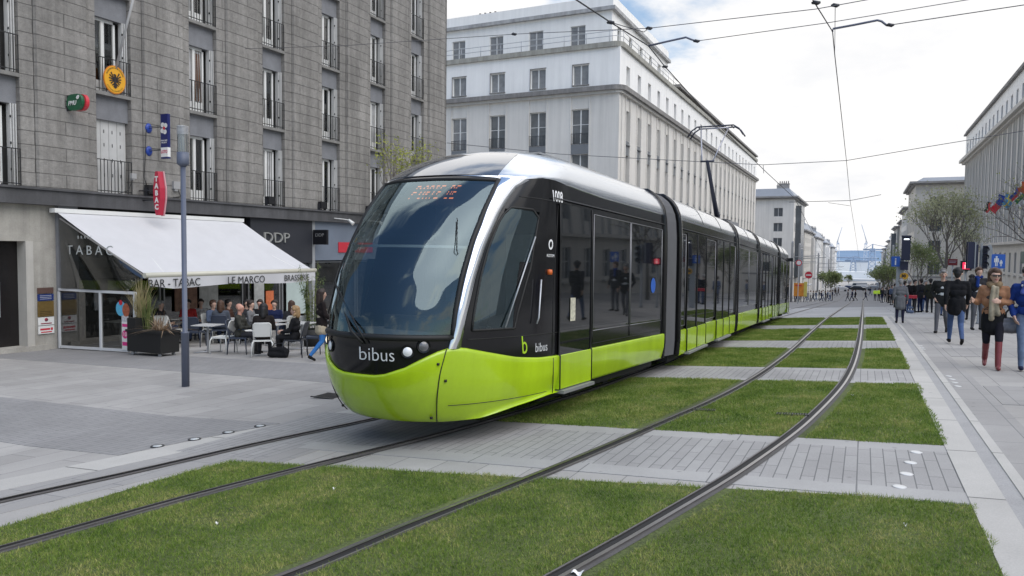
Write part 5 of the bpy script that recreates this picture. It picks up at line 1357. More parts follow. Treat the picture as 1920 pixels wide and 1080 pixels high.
def eb(pts): 
    vs=[(X,y+p[0],z+p[1]) for p in pts]+[(X+.008,y+p[0],z+p[1]) for p in pts]; k=len(pts)
    mb.add(vs,[tuple(range(k)),tuple(range(k,2*k))[::-1]]+[(i,(i+1)%k,k+(i+1)%k,k+i) for i in range(k)])
eb([(-.045,.08),(.045,.08),(.06,-.04),(.03,-.12),(-.03,-.12),(-.06,-.04)])
eb([(-.03,.07),(.03,.07),(.035,.13),(.0,.17),(-.04,.16),(-.075,.13),(-.03,.125)])
for s in (-1,1):
    for k in range(5):
        a=math.radians(58-26*k); L_=.175-.008*k
        eb([(s*.04,.06-.02*k),(s*(.04+L_*math.cos(a)-.015*math.sin(a)),.06-.02*k+L_*math.sin(a)+.01),(s*(.04+L_*math.cos(a)+.02*math.sin(a)),.06-.02*k+L_*math.sin(a)-.022),(s*.045,.03-.02*k)])
    eb([(s*.02,-.11),(s*.05,-.11),(s*.11,-.17),(s*.10,-.19),(s*.03,-.15)])
eb([(-.03,-.12),(.03,-.12),(.06,-.22),(0,-.26),(-.06,-.22)])
mb.build('eagle',mat('emblem_black',(.02,.015,.015),.5,var=0),eg)
for s,a0,a1 in (('BUNDESREPUBLIK DEUTSCHLAND',155,25),('HONORARKONSUL',-145,-35)):
    for k,chh in enumerate(s):
        a=math.radians(a0+(a1-a0)*k/(len(s)-1)); rx,rz=.29,.345
        if chh!=' ': text(chh,.055,MATS['emblem_black'],Matrix.Translation((FX+.10,y+rx*math.cos(a),z+rz*math.sin(a)))@Matrix.Rotation(PI/2,4,'Z')@Matrix.Rotation(PI/2,4,'X')@Matrix.Rotation(a-(PI/2 if a0>0 else -PI/2),4,'Z'),eg,ext=.001) if k%1==0 else None
mb=MB(); yy=y+.05; mb.tube([(FX+.05,yy,z+.3),(FX+1.2,yy+.1,z+3.4)],.035,8); 
tag(mb.build('flag_pole',mat('pale_pole',(.45,.45,.45),.4,var=.05)),'pale bare flag pole leaning out above the eagle plaque','flag pole')
# shop names
dd=thing('shop_name_sign','metal DDP lettering on the charcoal shop fascia','sign',(FX+.14,21.9,2.1))
text('DDP',.56,mat('letter_brushed',(.42,.42,.40),.35,metal=.4,var=.1),wallM(FX+.15,21.5,2.12,PI/2),dd,ext=.03,sx=1.25,bold=-.004)
text('STREET',.10,mat('letter_dim',(.10,.10,.10),.5,var=0),wallM(FX+.13,21.6,1.68,PI/2),dd,ext=.005,sx=1.3)
dp=thing('projecting_shop_sign','small black projecting box sign reading DDP','sign',(FX+.5,23.6,2.3))
mb=MB(); mb.box(FX+.15,FX+.85,23.55,23.67,1.9,2.5); mb.build('sign_box',mat('box_sign_black',(.012,.012,.015),.3,var=0),dp)
text('DDP',.19,mat('letter_dim2',(.25,.25,.25),.5,var=0),wallM(FX+.5,23.54,2.28,0),dp,ext=.003,sx=1.2)
rs_=thing('red_shop_sign','red rectangular shop sign on the blue grey fascia','sign',(FX+.12,25.9,1.7))
mb=MB(); mb.box(FX+.10,FX+.14,25.2,27.6,1.58,2.02); mb.build('sign_panel',REDP,rs_)
text('LES TERRES CHAUDES',.2,WHITE,wallM(FX+.145,26.4,1.8,PI/2),rs_,ext=.003,sx=.6)
# floodlights, junction boxes, cables
for i,(y,lab) in enumerate(((15.95,'black floodlight on the beam under the green betting sign'),(21.05,'black floodlight on the beam right of the third window bay'),(24.0,'black floodlight on the beam above the projecting black sign'),(27.2,'black floodlight on the beam nearest the tram'))):
    t=thing('floodlight',lab,'floodlight',(FX+.2,y,3.33),0,'floodlights on the beam')
    mb=MB(); mb.box(-.05,.16,-.17,.17,.06,.34); mb.build('housing',BLACK,t,world=False)
    mb=MB(); mb.box(-.02,.10,-.20,-.175,0,.25); mb.box(-.02,.10,.175,.20,0,.25); mb.box(-.02,.10,-.175,.175,0,.02); mb.build('bracket',DARKM,t,world=False)
for i,(y,z,w,lab) in enumerate(((15.35,3.9,.16,'small grey junction box left of the first floodlight'),(16.9,3.75,.24,'square grey junction box below the first pier'),(13.5,3.05,.16,'white camera box on the beam above the awning corner'),(13.75,3.24,.13,'small white plate on the beam above the awning'))):
    mb=MB(); mb.box(FX+.17,FX+.27,y-w/2,y+w/2,z-w/2,z+w/2); mb.box(FX+.14,FX+.25,y-w*.3,y+w*.2,z-w*.8,z-w/2-.002); tag(mb.build('junction_box',mat('box_grey',(.33,.33,.33),.6,var=.1)),lab,'box','boxes on the facade')
mb=MB()
mb.tube([(FX+.19,15.9,3.5),(FX+.19,15.75,3.9),(FX+.19,15.8,4.6),(FX+.19,15.85,5.4)],.012,5); mb.tube([(FX+.19,14.9,3.34),(FX+.19,15.2,3.45),(FX+.2,15.35,3.8)],.012,5)
mb.tube([(FX+.19,17.0,3.6),(FX+.2,17.1,3.4),(FX+.2,16.8,3.35)],.012,5)
tag(mb.build('facade_cable',BLACK),'thin black cables looped over the grey stone above the beam','cable')
for y0,lab in ((25.2,'white spotlight arm on the beam over the red sign'),(27.4,'white spotlight arm on the beam nearest the tram roof')):
    t=thing('spotlight',lab,'spotlight',(FX+.3,y0,2.9),0,'white spotlights over the blue fascia')
    mb=MB(); mb.tube([(0,-.5,.12),(.1,0,.1),(.35,.1,.06)],.018,6); mb.build('arm',WHITE,t,world=False)
    mb=MB(); mb.tube([(.28,.1,.08),(.5,.15,-.10)],[.05,.085],10); mb.build('head',WHITE,t,world=False)
# ---- lamp post
lx=at(345,9.45); ly=9.45
dep=-lx*.4326+ly*.9017
lp=thing('street_lamp','slim blue grey lamp post with clear glass head standing before the awning','street lamp',(lx,ly,zg(lx,ly)))
zb0=zg(lx,ly); ztop=1.776+(466-243)/FPX*dep-zb0; zj=1.776+(466-292)/FPX*dep-zb0
pc=mat('lamp_post_paint',(.095,.11,.155),.45,var=.08)
mb=MB(); mb.lathe([(.068,0),(.068,.98),(.073,.985),(.073,1.0),(.045,1.01),(.044,zj-.25)],(0,0,0),20); mb.build('post',pc,lp,world=False)
mb=MB(); mb.lathe([(.044,zj-.26),(.095,zj-.22),(.105,zj-.2),(.105,zj),(.04,zj+.002)],(0,0,0),20); mb.build('collar',pc,lp,world=False)
mb=MB(); n=24; mb.T=None
vs=[(.095*math.cos(2*PI*k/n),.095*math.sin(2*PI*k/n),z) for z in (zj,ztop) for k in range(n)]; mb.add(vs,[(k,(k+1)%n,n+(k+1)%n,n+k) for k in range(n)],0,True); mb.build('glass_tube',glass('lamp_glass',(.6,.6,.6),.75,.05),lp,world=False)
mb=MB()
for k in range(7): z=ztop-.02-.022*k; mb.lathe([(.100,z),(.100,z+.008),(.085,z+.008)],(0,0,0),20)
for a in range(4): mb.box(.07*math.cos(a*PI/2+.5)-.008,.07*math.cos(a*PI/2+.5)+.008,.07*math.sin(a*PI/2+.5)-.008,.07*math.sin(a*PI/2+.5)+.008,zj,ztop-.15)
mb.lathe([(.02,zj),(.02,ztop-.25),(.03,ztop-.2),(.001,ztop-.18)],(0,0,0),10)
mb.build('lamp_louvre',mat('lamp_louvre_white',(.6,.6,.62),.3,var=0),lp,world=False)
# ---- chairs and tables
chw=mat('chair_plastic_white',(.66,.66,.63),.5,var=.05); chd=mat('chair_plastic_dark',(.035,.045,.07),.5,var=.08); chg=mat('chair_dark_seat',(.03,.032,.04),.5,var=.08)
def chair(label,m,loc,rz):
    t=thing('cafe_chair',label,'chair',loc,rz,'cafe chairs')
    mb=MB(); mb.grid(lambda u,v:((u-.5)*.43,(v-.5)*.42,.445-.018*math.sin(PI*v)+ (.0)),6,6); mb.grid(lambda u,v:((u-.5)*.43,(v-.5)*.42,.420-.018*math.sin(PI*v)),6,6)
    mb.box(-.22,.22,-.215,-.195,.41,.45); mb.box(-.22,.22,.195,.215,.41,.45); mb.box(-.225,-.205,-.2,.2,.41,.45); mb.box(.205,.225,-.2,.2,.41,.45); mb.build('seat',m,t,world=False)
    mb=MB()
    bk=lambda x,z:(x,-.215-.11*(z-.44)/.42-.02*math.cos(x*7)+.02,z)
    for k in range(9):
        z0=.53+.037*k; mb.add([bk(-.19,z0),bk(.19,z0),bk(.19,z0+.028),bk(-.19,z0+.028)],[(0,1,2,3)])
    mb.grid(lambda u,v:tuple(a-b for a,b in zip(bk(-.19+.38*u,.53+.34*v),(0,.006,0))),4,4)
    mb.tube([bk(-.2,.45),bk(-.21,.6),bk(-.205,.84),bk(-.17,.875),bk(.17,.875),bk(.205,.84),bk(.21,.6),bk(.2,.45)],.016,6); mb.build('backrest',m,t,world=False)
    for sx_ in (-1,1):
        for sy_ in (-1,1):
            mb=MB(); mb.tube([(sx_*.205,sy_*.19,.43),(sx_*.24,sy_*.225,.36),(sx_*.255,sy_*.25,0)],[.020,.019,.014],6); mb.build('leg',m,t,world=False)
    return t
tw=mat('table_top_pale',(.50,.50,.49),.35,var=.06)
def table(label,loc,m=tw):
    t=thing('cafe_table',label,'table',loc,rnd.uniform(-.3,.3),'cafe tables')
    mb=MB(); mb.box(-.30,.30,-.30,.30,.725,.745); mb.build('table_top',m,t,world=False)
    mb=MB(); mb.box(-.022,.022,-.022,.022,.03,.725); mb.build('column',STEELG,t,world=False)
    mb=MB(); 
    for a in (PI/4,-PI/4): 
        c,s=math.cos(a)*.36,math.sin(a)*.36; mb.tube([(-c,-s,.015),(0,0,.035),(c,s,.015)],.018,6)
    mb.build('foot_cross',STEELG,t,world=False)
    return t
def G3(px,Y,dz=0): x=at(px,Y); return (x,Y,zg(x,Y)+dz)
EOF=0
# ================================================================ people
def rcone(p0,r0,p1,r1,V,F,n=10,sx=1.):
    p0,p1=Vector(p0),Vector(p1); d=p1-p0; L=d.length
    if L<1e-6: d=Vector((0,0,1)); L=1e-6
    d.normalize(); a=Vector((0,1,0)) if abs(d.y)<.9 else Vector((1,0,0)); u=d.cross(a).normalized(); w=d.cross(u)
    b=len(V); rings=[]
    for k in (0,1,2): t=PI/2*k/3; rings.append((-r0*math.cos(t),r0*math.sin(t)) if k else (-r0,.001))
    rings.append((0,r0)); rings.append((L,r1))
    for k in (2,1,0): t=PI/2*k/3; rings.append((L+r1*math.cos(t),r1*math.sin(t)) if k else (L+r1,.001))
    for h,r in rings:
        for j in range(n):
            t=2*PI*j/n; V.append(p0+d*h+(u*math.cos(t)+w*math.sin(t))*r)
    for i in range(len(rings)-1):
        for j in range(n): F.append((b+i*n+j,b+i*n+(j+1)%n,b+(i+1)*n+(j+1)%n,b+(i+1)*n+j))
    F.append(tuple(b+j for j in range(n))[::-1]); F.append(tuple(b+(len(rings)-1)*n+j for j in range(n)))
def seg_dist(P,a,b,ra,rb):
    a=np.array(a);b=np.array(b);d=b-a;L=max((d@d),1e-9); t=np.clip(((P-a)@d)/L,0,1)
    return np.linalg.norm(P-a-t[:,None]*d,axis=1)-(ra+(rb-ra)*t)
def blob(segs,voxel,name,matmap,smooth=4,wr=0.,seed=0,decim=0):
    """segs: (p0,r0,p1,r1,tag) -> one continuous skin"""
    V=[];F=[]
    for s in segs: rcone(s[0],s[1],s[2],s[3],V,F)
    me=bpy.data.meshes.new('tmp'); me.from_pydata([tuple(v) for v in V],[],F); me.update()
    o=bpy.data.objects.new('tmp',me); COL.objects.link(o)
    m=o.modifiers.new('r','REMESH'); m.mode='VOXEL'; m.voxel_size=voxel
    s=o.modifiers.new('s','SMOOTH'); s.factor=.5; s.iterations=smooth
    dg=bpy.context.evaluated_depsgraph_get(); dg.update()
    out=bpy.data.meshes.new_from_object(o.evaluated_get(dg)); bpy.data.objects.remove(o); bpy.data.meshes.remove(me)
    out.name=name
    n=len(out.vertices); co=np.empty(n*3,dtype=np.float32); out.vertices.foreach_get('co',co); co=co.reshape(-1,3)
    if wr>0:
        nr=np.empty(n*3,dtype=np.float32); out.vertices.foreach_get('normal',nr); nr=nr.reshape(-1,3)
        dsp=np.array([noise.noise((c[0]*11+seed,c[1]*11,c[2]*5))+.6*noise.noise((c[0]*26,c[1]*26+seed,c[2]*16)) for c in co])
        co=co+nr*(dsp*wr)[:,None]; out.vertices.foreach_set('co',co.ravel())
    tags=[]; mats=[]
    for s_ in segs:
        if s_[4] not in tags: tags.append(s_[4]); mats.append(matmap[s_[4]])
    out.materials.clear()
    for m_ in mats: out.materials.append(m_)
    fc=np.array([p.center for p in out.polygons],dtype=np.float32)
    if len(fc):
        D=np.stack([seg_dist(fc,s_[0],s_[2],s_[1],s_[3]) for s_ in segs],1); idx=D.argmin(1)
        mi=np.array([tags.index(segs[k][4]) for k in idx],dtype=np.int32); out.polygons.foreach_set('material_index',mi)
    out.polygons.foreach_set('use_smooth',[True]*len(out.polygons)); out.update(); return out
def cloth(name,c,var=.12): return mat('cloth_'+name,c,.9,var=var,vs=9,fine=.10,fs=160,spec=.2)
SKIN=mat('skin_light',(.52,.33,.25),.55,var=.06,vs=12); SKIN2=mat('skin_tanned',(.42,.25,.18),.55,var=.06,vs=12)
EYE=mat('eye_dark',(.03,.02,.02),.3,var=0); LIP=mat('lip',(.38,.13,.11),.5,var=0)
HB=mat('hair_dark_brown',(.025,.014,.010),.6,var=.3,vs=40); HK=mat('hair_black',(.010,.009,.010),.6,var=.3,vs=40); HG=mat('hair_grey',(.28,.27,.26),.7,var=.3,vs=40); HBL=mat('hair_blonde',(.30,.19,.09),.6,var=.35,vs=40); HM=mat('hair_brown',(.07,.035,.02),.6,var=.35,vs=40)
def person(label,loc,rz,H=1.75,pose='stand',top=None,legs=None,shoe=None,hair=HB,skin=SKIN,hairlen=0,coat=None,coatlen=.0,vox=.02,arms=None,phase=0,group=None,female=False,sleeve=None,lean=0.,headturn=0.,cap=None,bald=False,calf=None,name='person',coatmat2=None):
    """faces +y before turning by rz"""
    k=H/1.75; P=lambda x,y,z:(x*k,y*k,z*k)
    top=top or cloth('black',(.012,.012,.014)); legs=legs or cloth('dark_jeans',(.03,.045,.09)); shoe=shoe or cloth('shoe_black',(.015,.014,.014))
    sleeve=sleeve or top
    S=[]; sw=.17 if female else .19; hw=.088
    dz=-.44 if pose=='sit' else (0 if pose!='walk' else -.015)
    ly=lean
    def T(x,y,z):  # upper body point, leaning forward with height
        return P(x,y+ly*(z-.93),z+dz)
    # legs
    J={}
    if pose=='sit':
        for s in (-1,1): J[s]=((hw*s,0,.93+dz),(s*.12,.42,.52),(s*.12,.40,.10),(s*.13,.54,.03))
    elif pose=='walk':
        a,b=(1,-1) if phase==0 else (-1,1)
        J[a]=((hw*a,.0,.91),(a*.09,.17,.51),(a*.085,.26,.09),(a*.09,.40,.055))
        J[b]=((hw*b,.0,.91),(b*.09,-.02,.48),(b*.085,-.30,.15),(b*.09,-.20,.04))
    else:
        for s in (-1,1): J[s]=((hw*s,0,.92),(s*.10,.015,.50),(s*.11,-.01,.085),(s*.13,.13,.03))
    cm='calf' if calf else 'legs'
    for s in (-1,1):
        h,kn,an,to=[P(*q) for q in J[s]]
        S+= [(h,.090*k,kn,.062*k,'legs'),(kn,.062*k if not calf else .058*k,an,.043*k if not calf else .048*k,cm)]
        hl=(an[0],an[1]-.03*k,max(an[2]-.045*k,.035*k) if pose!='walk' or an[2]<.12*k else an[2]-.035*k)
        S+= [(hl,.040*k,to,.034*k,'shoe'),(an,.042*k,hl,.04*k,'shoe' if not calf else cm)]
    # pelvis, torso
    S+= [(T(-.065,0,.95),.105*k,T(.065,0,.95),.105*k,'legs'),(T(-.06,0,1.06),.10*k,T(.06,0,1.06),.10*k,'top'),
         (T(-.075,0,1.20),.105*k,T(.075,0,1.20),.105*k,'top'),(T(-.10,.0,1.33),.095*k,T(.10,.0,1.33),.095*k,'top'),(T(-sw+.03,-.005,1.405),.062*k,T(sw-.03,-.005,1.405),.062*k,'top'),
         (T(0,0,1.06),.12*k,T(0,0,1.32),.12*k,'top')]
    if female: S+= [(T(-.07,.07,1.26),.06*k,T(.07,.07,1.26),.06*k,'top')]
    S+= [(T(0,-.005,1.44),.058*k,T(0,.005,1.54),.052*k,'skin')]
    # head
    ct,st=math.cos(headturn),math.sin(headturn)
    def Hd(x,y,z): # head local, centre at (0,.015,1.64)
        return T(x*ct-y*st, .012+x*st+y*ct, 1.635+z)
    S+= [(Hd(0,-.02,.035),.092*k,Hd(0,-.015,.03),.092*k,'skin'),(Hd(0,.02,.01),.080*k,Hd(0,.015,-.01),.078*k,'skin'),(Hd(0,.035,-.075),.047*k,Hd(0,.04,-.085),.042*k,'skin')]
    det=vox<=.014
    if det:
        S+= [(Hd(0,.096,.012),.012*k,Hd(0,.116,-.022),.015*k,'skin'),(Hd(-.088,-.01,.0),.018*k,Hd(-.09,-.012,-.03),.014*k,'skin'),(Hd(.088,-.01,.0),.018*k,Hd(.09,-.012,-.03),.014*k,'skin'),
             (Hd(-.018,.092,-.058),.010*k,Hd(.018,.092,-.058),.010*k,'lip'),(Hd(-.035,.087,.030),.014*k,Hd(.035,.087,.030),.014*k,'skin')]
        for s in (-1,1): S+= [(Hd(.033*s,.093,.008),.009*k,Hd(.036*s,.092,.008),.009*k,'eye')]
    # arms
    A={s:((s*sw,-.005,1.41),(s*(sw+.055),-.03,1.14),(s*(sw+.06),.06,.90)) for s in (-1,1)}
    if pose=='walk':
        A[1]=((sw,-.005,1.41),(sw+.05,-.12 if phase==0 else .06,1.15),(sw+.05,-.10 if phase==0 else .22,.93))
        A[-1]=((-sw,-.005,1.41),(-sw-.05,.06 if phase==0 else -.12,1.15),(-sw-.05,.22 if phase==0 else -.10,.93))
    if pose=='sit':
        for s in (-1,1): A[s]=((s*sw,-.005,1.41),(s*(sw+.06),.06,1.15),(s*.12,.30,1.10))
    if arms: A.update(arms)
    SL=[]
    for s in (-1,1):
        sh,el,wr_=[T(*q) for q in A[s]]
        SL+= [(sh,.056*k,el,.044*k,'sleeve'),(el,.044*k,wr_,.031*k,'sleeve')]
        d=(Vector(wr_)-Vector(el)).normalized(); q=Vector(wr_)+d*.02*k
        side=Vector((-s,0,0)); side=(side-d*side.dot(d)); side=side.normalized() if side.length>.05 else Vector((0,1,0)); nr=d.cross(side)
        pe=q+d*.075*k
        S+= [(tuple(wr_),.027*k,tuple(q),.027*k,'skin'),(tuple(q+nr*.018*k),.020*k,tuple(pe+nr*.026*k),.017*k,'skin'),(tuple(q-nr*.018*k),.020*k,tuple(pe-nr*.026*k),.017*k,'skin'),(tuple(q),.022*k,tuple(pe),.018*k,'skin')]
        if vox<=.014:
            for fi,(off,l) in enumerate(((-.033,.058),(-.011,.070),(.011,.066),(.033,.050))):
                b0=pe+nr*off*k; b1=b0+d*l*.55*k+side*.008*k; b2=b1+(d*.72+side*.7).normalized()*l*.55*k
                S+= [(tuple(b0),.0105*k,tuple(b1),.0100*k,'skin'),(tuple(b1),.0100*k,tuple(b2),.0090*k,'skin')]
            t0=q-nr*.02*k+d*.012*k; t1=t0-nr*.035*k+d*.035*k+side*.012*k; S+= [(tuple(t0),.014*k,tuple(t1),.011*k,'skin'),(tuple(t1),.011*k,tuple(t1+d*.03*k+side*.014*k),.010*k,'skin')]
        else: S+= [(tuple(pe),.026*k,tuple(pe+d*.05*k+side*.02*k),.016*k,'skin')]
    if coat:
        S=[(a,r*(.84 if tg=='top' else 1),b,q*(.84 if tg=='top' else 1),tg) for a,r,b,q,tg in S]; SL=[(a,r*.84,b,q*.84,tg) for a,r,b,q,tg in SL]
    S+=SL
    mm=dict(skin=skin,top=top,legs=legs,shoe=shoe,sleeve=sleeve,eye=EYE,lip=LIP,calf=calf)
    me=blob(S,vox,'body',mm,smooth=3 if vox<=.014 else 2,wr=.0035 if vox<.03 else 0,seed=len(bpy.data.objects))
    t=thing(name,label,'person',loc,rz,group)
    bo=bpy.data.objects.new('body',me); COL.objects.link(bo); bo.parent=t
    # hair
    if not bald:
        hs=[(Hd(0,-.035,.055),.098*k,Hd(0,-.03,.05),.098*k,'h'),(Hd(0,.02,.085),.070*k,Hd(0,.0,.085),.072*k,'h'),(Hd(0,-.06,.0),.080*k,Hd(0,-.05,-.05),.062*k,'h'),(Hd(-.045,-.01,.05),.065*k,Hd(.045,-.01,.05),.065*k,'h')]
        if (female or hairlen>0) and hairlen!=.02:
            hs+= [(Hd(-.07,-.02,.03),.040*k,Hd(-.082,-.02,-.10),.034*k,'h'),(Hd(.07,-.02,.03),.040*k,Hd(.082,-.02,-.10),.034*k,'h')]
        if hairlen>0:
            hs+= [(Hd(0,-.06,.0),.085*k,Hd(0,-.075,-.10-hairlen),.070*k,'h'),(Hd(-.07,-.03,-.08),.04*k,Hd(-.085,-.01,-.10-hairlen*.7),.032*k,'h'),(Hd(.07,-.03,-.08),.04*k,Hd(.085,-.01,-.10-hairlen*.7),.032*k,'h')]
        hm=blob(hs,min(vox,.016) if vox<.03 else vox,'hair',dict(h=hair),smooth=2,wr=.006,seed=3)
        ho=bpy.data.objects.new('hair',hm); COL.objects.link(ho); ho.parent=t
    if cap:
        cs_=[(Hd(0,-.02,.085),.095*k,Hd(0,-.015,.09),.095*k,'h'),(Hd(-.04,.085,.068),.020*k,Hd(.04,.085,.068),.020*k,'h'),(Hd(0,.08,.07),.03*k,Hd(0,.13,.06),.018*k,'h')]
        cm_=blob(cs_,vox,'cap',dict(h=cap),smooth=2); c_=bpy.data.objects.new('cap',cm_); COL.objects.link(c_); c_.parent=t
    if coat:
        CS=[(T(-.07,0,1.20),.117*k,T(.07,0,1.20),.117*k,'c'),(T(-.09,0,1.32),.105*k,T(.09,0,1.32),.105*k,'c'),(T(-sw+.035,-.005,1.405),.066*k,T(sw-.035,-.005,1.405),.066*k,'c'),(T(0,-.012,1.43),.068*k,T(0,-.018,1.462),.060*k,'c'),(T(-.06,0,1.0),.118*k,T(.06,0,1.0),.118*k,'c')]
        for s in (-1,1):
            sh,el,wr_=[T(*q) for q in A[s]]; e2=tuple(Vector(el)+(Vector(wr_)-Vector(el))*.93)
            CS+= [(sh,.064*k,el,.053*k,'c'),(el,.053*k,e2,.042*k,'c')]
        if coatlen>0 and pose!='sit':
            for s in (-1,1): CS+= [(T(s*.065,0,.98),.115*k,T(s*.085,.02 if pose=='walk' else 0,.98-coatlen),.105*k,'c')]
            CS+= [(T(0,0,.98),.12*k,T(0,.0,.98-coatlen),.125*k,'c')]
        elif pose=='sit': CS+= [(T(-.08,.02,.95),.125*k,T(.08,.02,.95),.125*k,'c')]
        c_=blob(CS,vox*1.15,'coat',dict(c=coat),smooth=3,wr=.008 if vox<.03 else 0,seed=5)
        co_=bpy.data.objects.new('coat',c_); COL.objects.link(co_); co_.parent=t
    t['_k']=k
    return t,T,Hd
def extra(t,segs,name,m,vox=.012,smooth=2,wr=.004):
    me=blob([s+('x',) for s in segs],vox,name,dict(x=m),smooth=smooth,wr=wr); o=bpy.data.objects.new(name,me); COL.objects.link(o); o.parent=t; return o
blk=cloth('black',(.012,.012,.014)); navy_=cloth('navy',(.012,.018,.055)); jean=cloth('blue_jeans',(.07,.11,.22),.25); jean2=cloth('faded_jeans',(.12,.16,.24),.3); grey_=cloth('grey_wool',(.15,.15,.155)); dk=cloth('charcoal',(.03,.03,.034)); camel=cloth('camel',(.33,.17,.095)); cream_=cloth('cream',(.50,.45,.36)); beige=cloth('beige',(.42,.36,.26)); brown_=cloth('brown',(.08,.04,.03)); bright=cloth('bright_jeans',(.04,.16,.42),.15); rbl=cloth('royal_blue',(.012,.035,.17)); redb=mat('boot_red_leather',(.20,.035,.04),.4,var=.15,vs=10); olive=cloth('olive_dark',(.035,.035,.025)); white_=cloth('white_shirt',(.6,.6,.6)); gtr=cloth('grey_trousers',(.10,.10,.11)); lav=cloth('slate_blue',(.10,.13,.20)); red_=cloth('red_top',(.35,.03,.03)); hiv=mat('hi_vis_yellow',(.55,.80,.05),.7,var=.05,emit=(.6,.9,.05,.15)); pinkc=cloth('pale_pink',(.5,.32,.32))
face=lambda x,y,dx,dy: math.atan2(-(dx),dy)      # turn +y towards (dx,dy)
def D(deg): return math.radians(deg)
CAMDIR=lambda x,y: math.atan2(x,-y)          # rotation so +y points to the camera
# --- couple on the right
x,y=2.02,14.9; r=CAMDIR(x,y)
w,T,Hd=person('woman in camel jacket, long scarf and red boots walking arm in arm on the right',(x,y,zg(x,y)),r+.05,1.72,'walk',top=cloth('dark_check_top',(.06,.05,.045)),legs=cloth('black_leggings',(.015,.014,.02)),calf=redb,shoe=redb,hair=HM,hairlen=.16,female=True,coat=camel,vox=.0115,phase=1,headturn=.25,
    arms={1:((.17,-.005,1.41),(.235,-.05,1.16),(.30,.10,1.20)),-1:((-.17,-.005,1.41),(-.26,-.04,1.17),(-.08,.20,1.20))})
# skirt, scarf, glasses
extra(w,[(T(-.06,0,1.0),.115,T(-.075,.03,.72),.108),(T(.06,0,1.0),.115,T(.075,.0,.72),.108),(T(0,0,1.),.12,T(0,0,.72),.125)],'skirt',blk,.016,3)
extra(w,[(T(-.07,.03,1.50),.050,T(.07,.03,1.50),.050),(T(-.06,-.05,1.50),.045,T(.06,-.05,1.50),.045),(T(.08,-.02,1.50),.045,T(.05,.07,1.47),.05),(T(-.08,-.02,1.50),.045,T(-.05,.07,1.47),.05)],'scarf_wrap',cloth('scarf_olive_tan',(.24,.17,.10),.35),.012)
extra(w,[(T(.02,.11,1.45),.035,T(.045,.125,1.20),.034),(T(.045,.125,1.20),.034,T(.03,.12,.90),.045),(T(-.04,.10,1.44),.03,T(-.03,.12,1.18),.032),(T(-.03,.12,1.18),.032,T(-.06,.12,.98),.042)],'scarf_ends',mat('scarf_check',(.36,.31,.22),.9,var=.65,vs=5),.013)
mb=MB()
for s in (-1,1): 
    c=Hd(.036*s,.108,.010); mb.cbox((0,0,0),(.058,.012,.036)); mb.v[-8:]=[(c[0]+v[0]*math.cos(.25)-v[1]*math.sin(.25),c[1]+v[0]*math.sin(.25)+v[1]*math.cos(.25),c[2]+v[2]) for v in mb.v[-8:]]
    mb.tube([Hd(.062*s,.10,.014),Hd(.092*s,.0,.012)],.004,4)
mb.tube([Hd(-.012,.112,.016),Hd(.012,.112,.016)],.004,4)
mb.build('sunglasses',mat('sunglass_black',(.008,.006,.006),.08,var=0,coat=1.),w,world=False)
# bag on her arm
a=w.matrix_basis.copy() if False else None
def at_person(p,t):  # local point of a person to world
    c,s=math.cos(t.rotation_euler.z),math.sin(t.rotation_euler.z); return (t.location.x+p[0]*c-p[1]*s,t.location.y+p[0]*s+p[1]*c,t.location.z+p[2])
bw=at_person((-.30,.03,.80),w)
bg_=thing('handbag','large grey handbag with dark handles hanging from the arm of the woman in red boots','handbag',(bw[0],bw[1],bw[2]-.16),r+.05)
gb_=mat('bag_grey_leather',(.10,.10,.115),.4,var=.3,vs=12)
me=blob([((-.17,0,.07),.085,(.17,0,.07),.085,'x'),((-.16,0,.20),.065,(.16,0,.20),.065,'x'),((-.18,0,.12),.08,(.18,0,.12),.08,'x')],.014,'bag_body',dict(x=gb_),smooth=4,wr=.008); o=bpy.data.objects.new('bag_body',me); COL.objects.link(o); o.parent=bg_
mb=MB()
for yy in (-.04,.04): mb.tube([(-.12,yy,.25),(-.10,yy,.36),(-.02,yy*.5,.44),(.06,yy*.5,.42),(.12,yy,.34),(.12,yy,.25)],.012,6)
mb.tube([(-.18,-.08,.16),(0,-.095,.13),(.18,-.08,.16)],.010,6)
mb.build('handle',BLACK,bg_,world=False)
x,y=2.50,14.85
m,T,Hd=person('man in royal blue zipped jacket and faded jeans at the right edge, arm linked',(x,y,zg(x,y)),CAMDIR(x,y)+.1,1.74,'walk',top=navy_,legs=jean2,shoe=cloth('shoe_navy',(.02,.02,.05)),hair=HK,skin=SKIN,coat=rbl,vox=.0115,phase=0,headturn=.35,
    arms={1:((.19,-.005,1.41),(.26,-.04,1.14),(.20,.10,.92)),-1:((-.19,-.005,1.41),(-.27,-.06,1.15),(-.17,.13,1.00))})
extra(m,[(T(-.07,.02,1.47),.045,T(.07,.02,1.47),.045),(T(-.07,-.04,1.48),.045,T(.07,-.04,1.48),.045),(T(.05,.09,1.45),.04,T(.10,.13,1.32),.035)],'scarf',cloth('scarf_navy_white',(.05,.07,.22),.8),.012)
extra(m,[(T(-.10,.09,1.44),.022,T(-.03,.115,1.36),.02),(T(.10,.09,1.44),.022,T(.03,.115,1.36),.02)],'collar',white_,.011)
mb=MB(); mb.tube([T(.0,.140,1.36),T(.0,.150,1.2),T(.0,.145,1.02),T(.0,.150,.92)],.006,4); mb.build('zip',mat('zip_grey',(.3,.3,.32),.4,var=0),m,world=False)
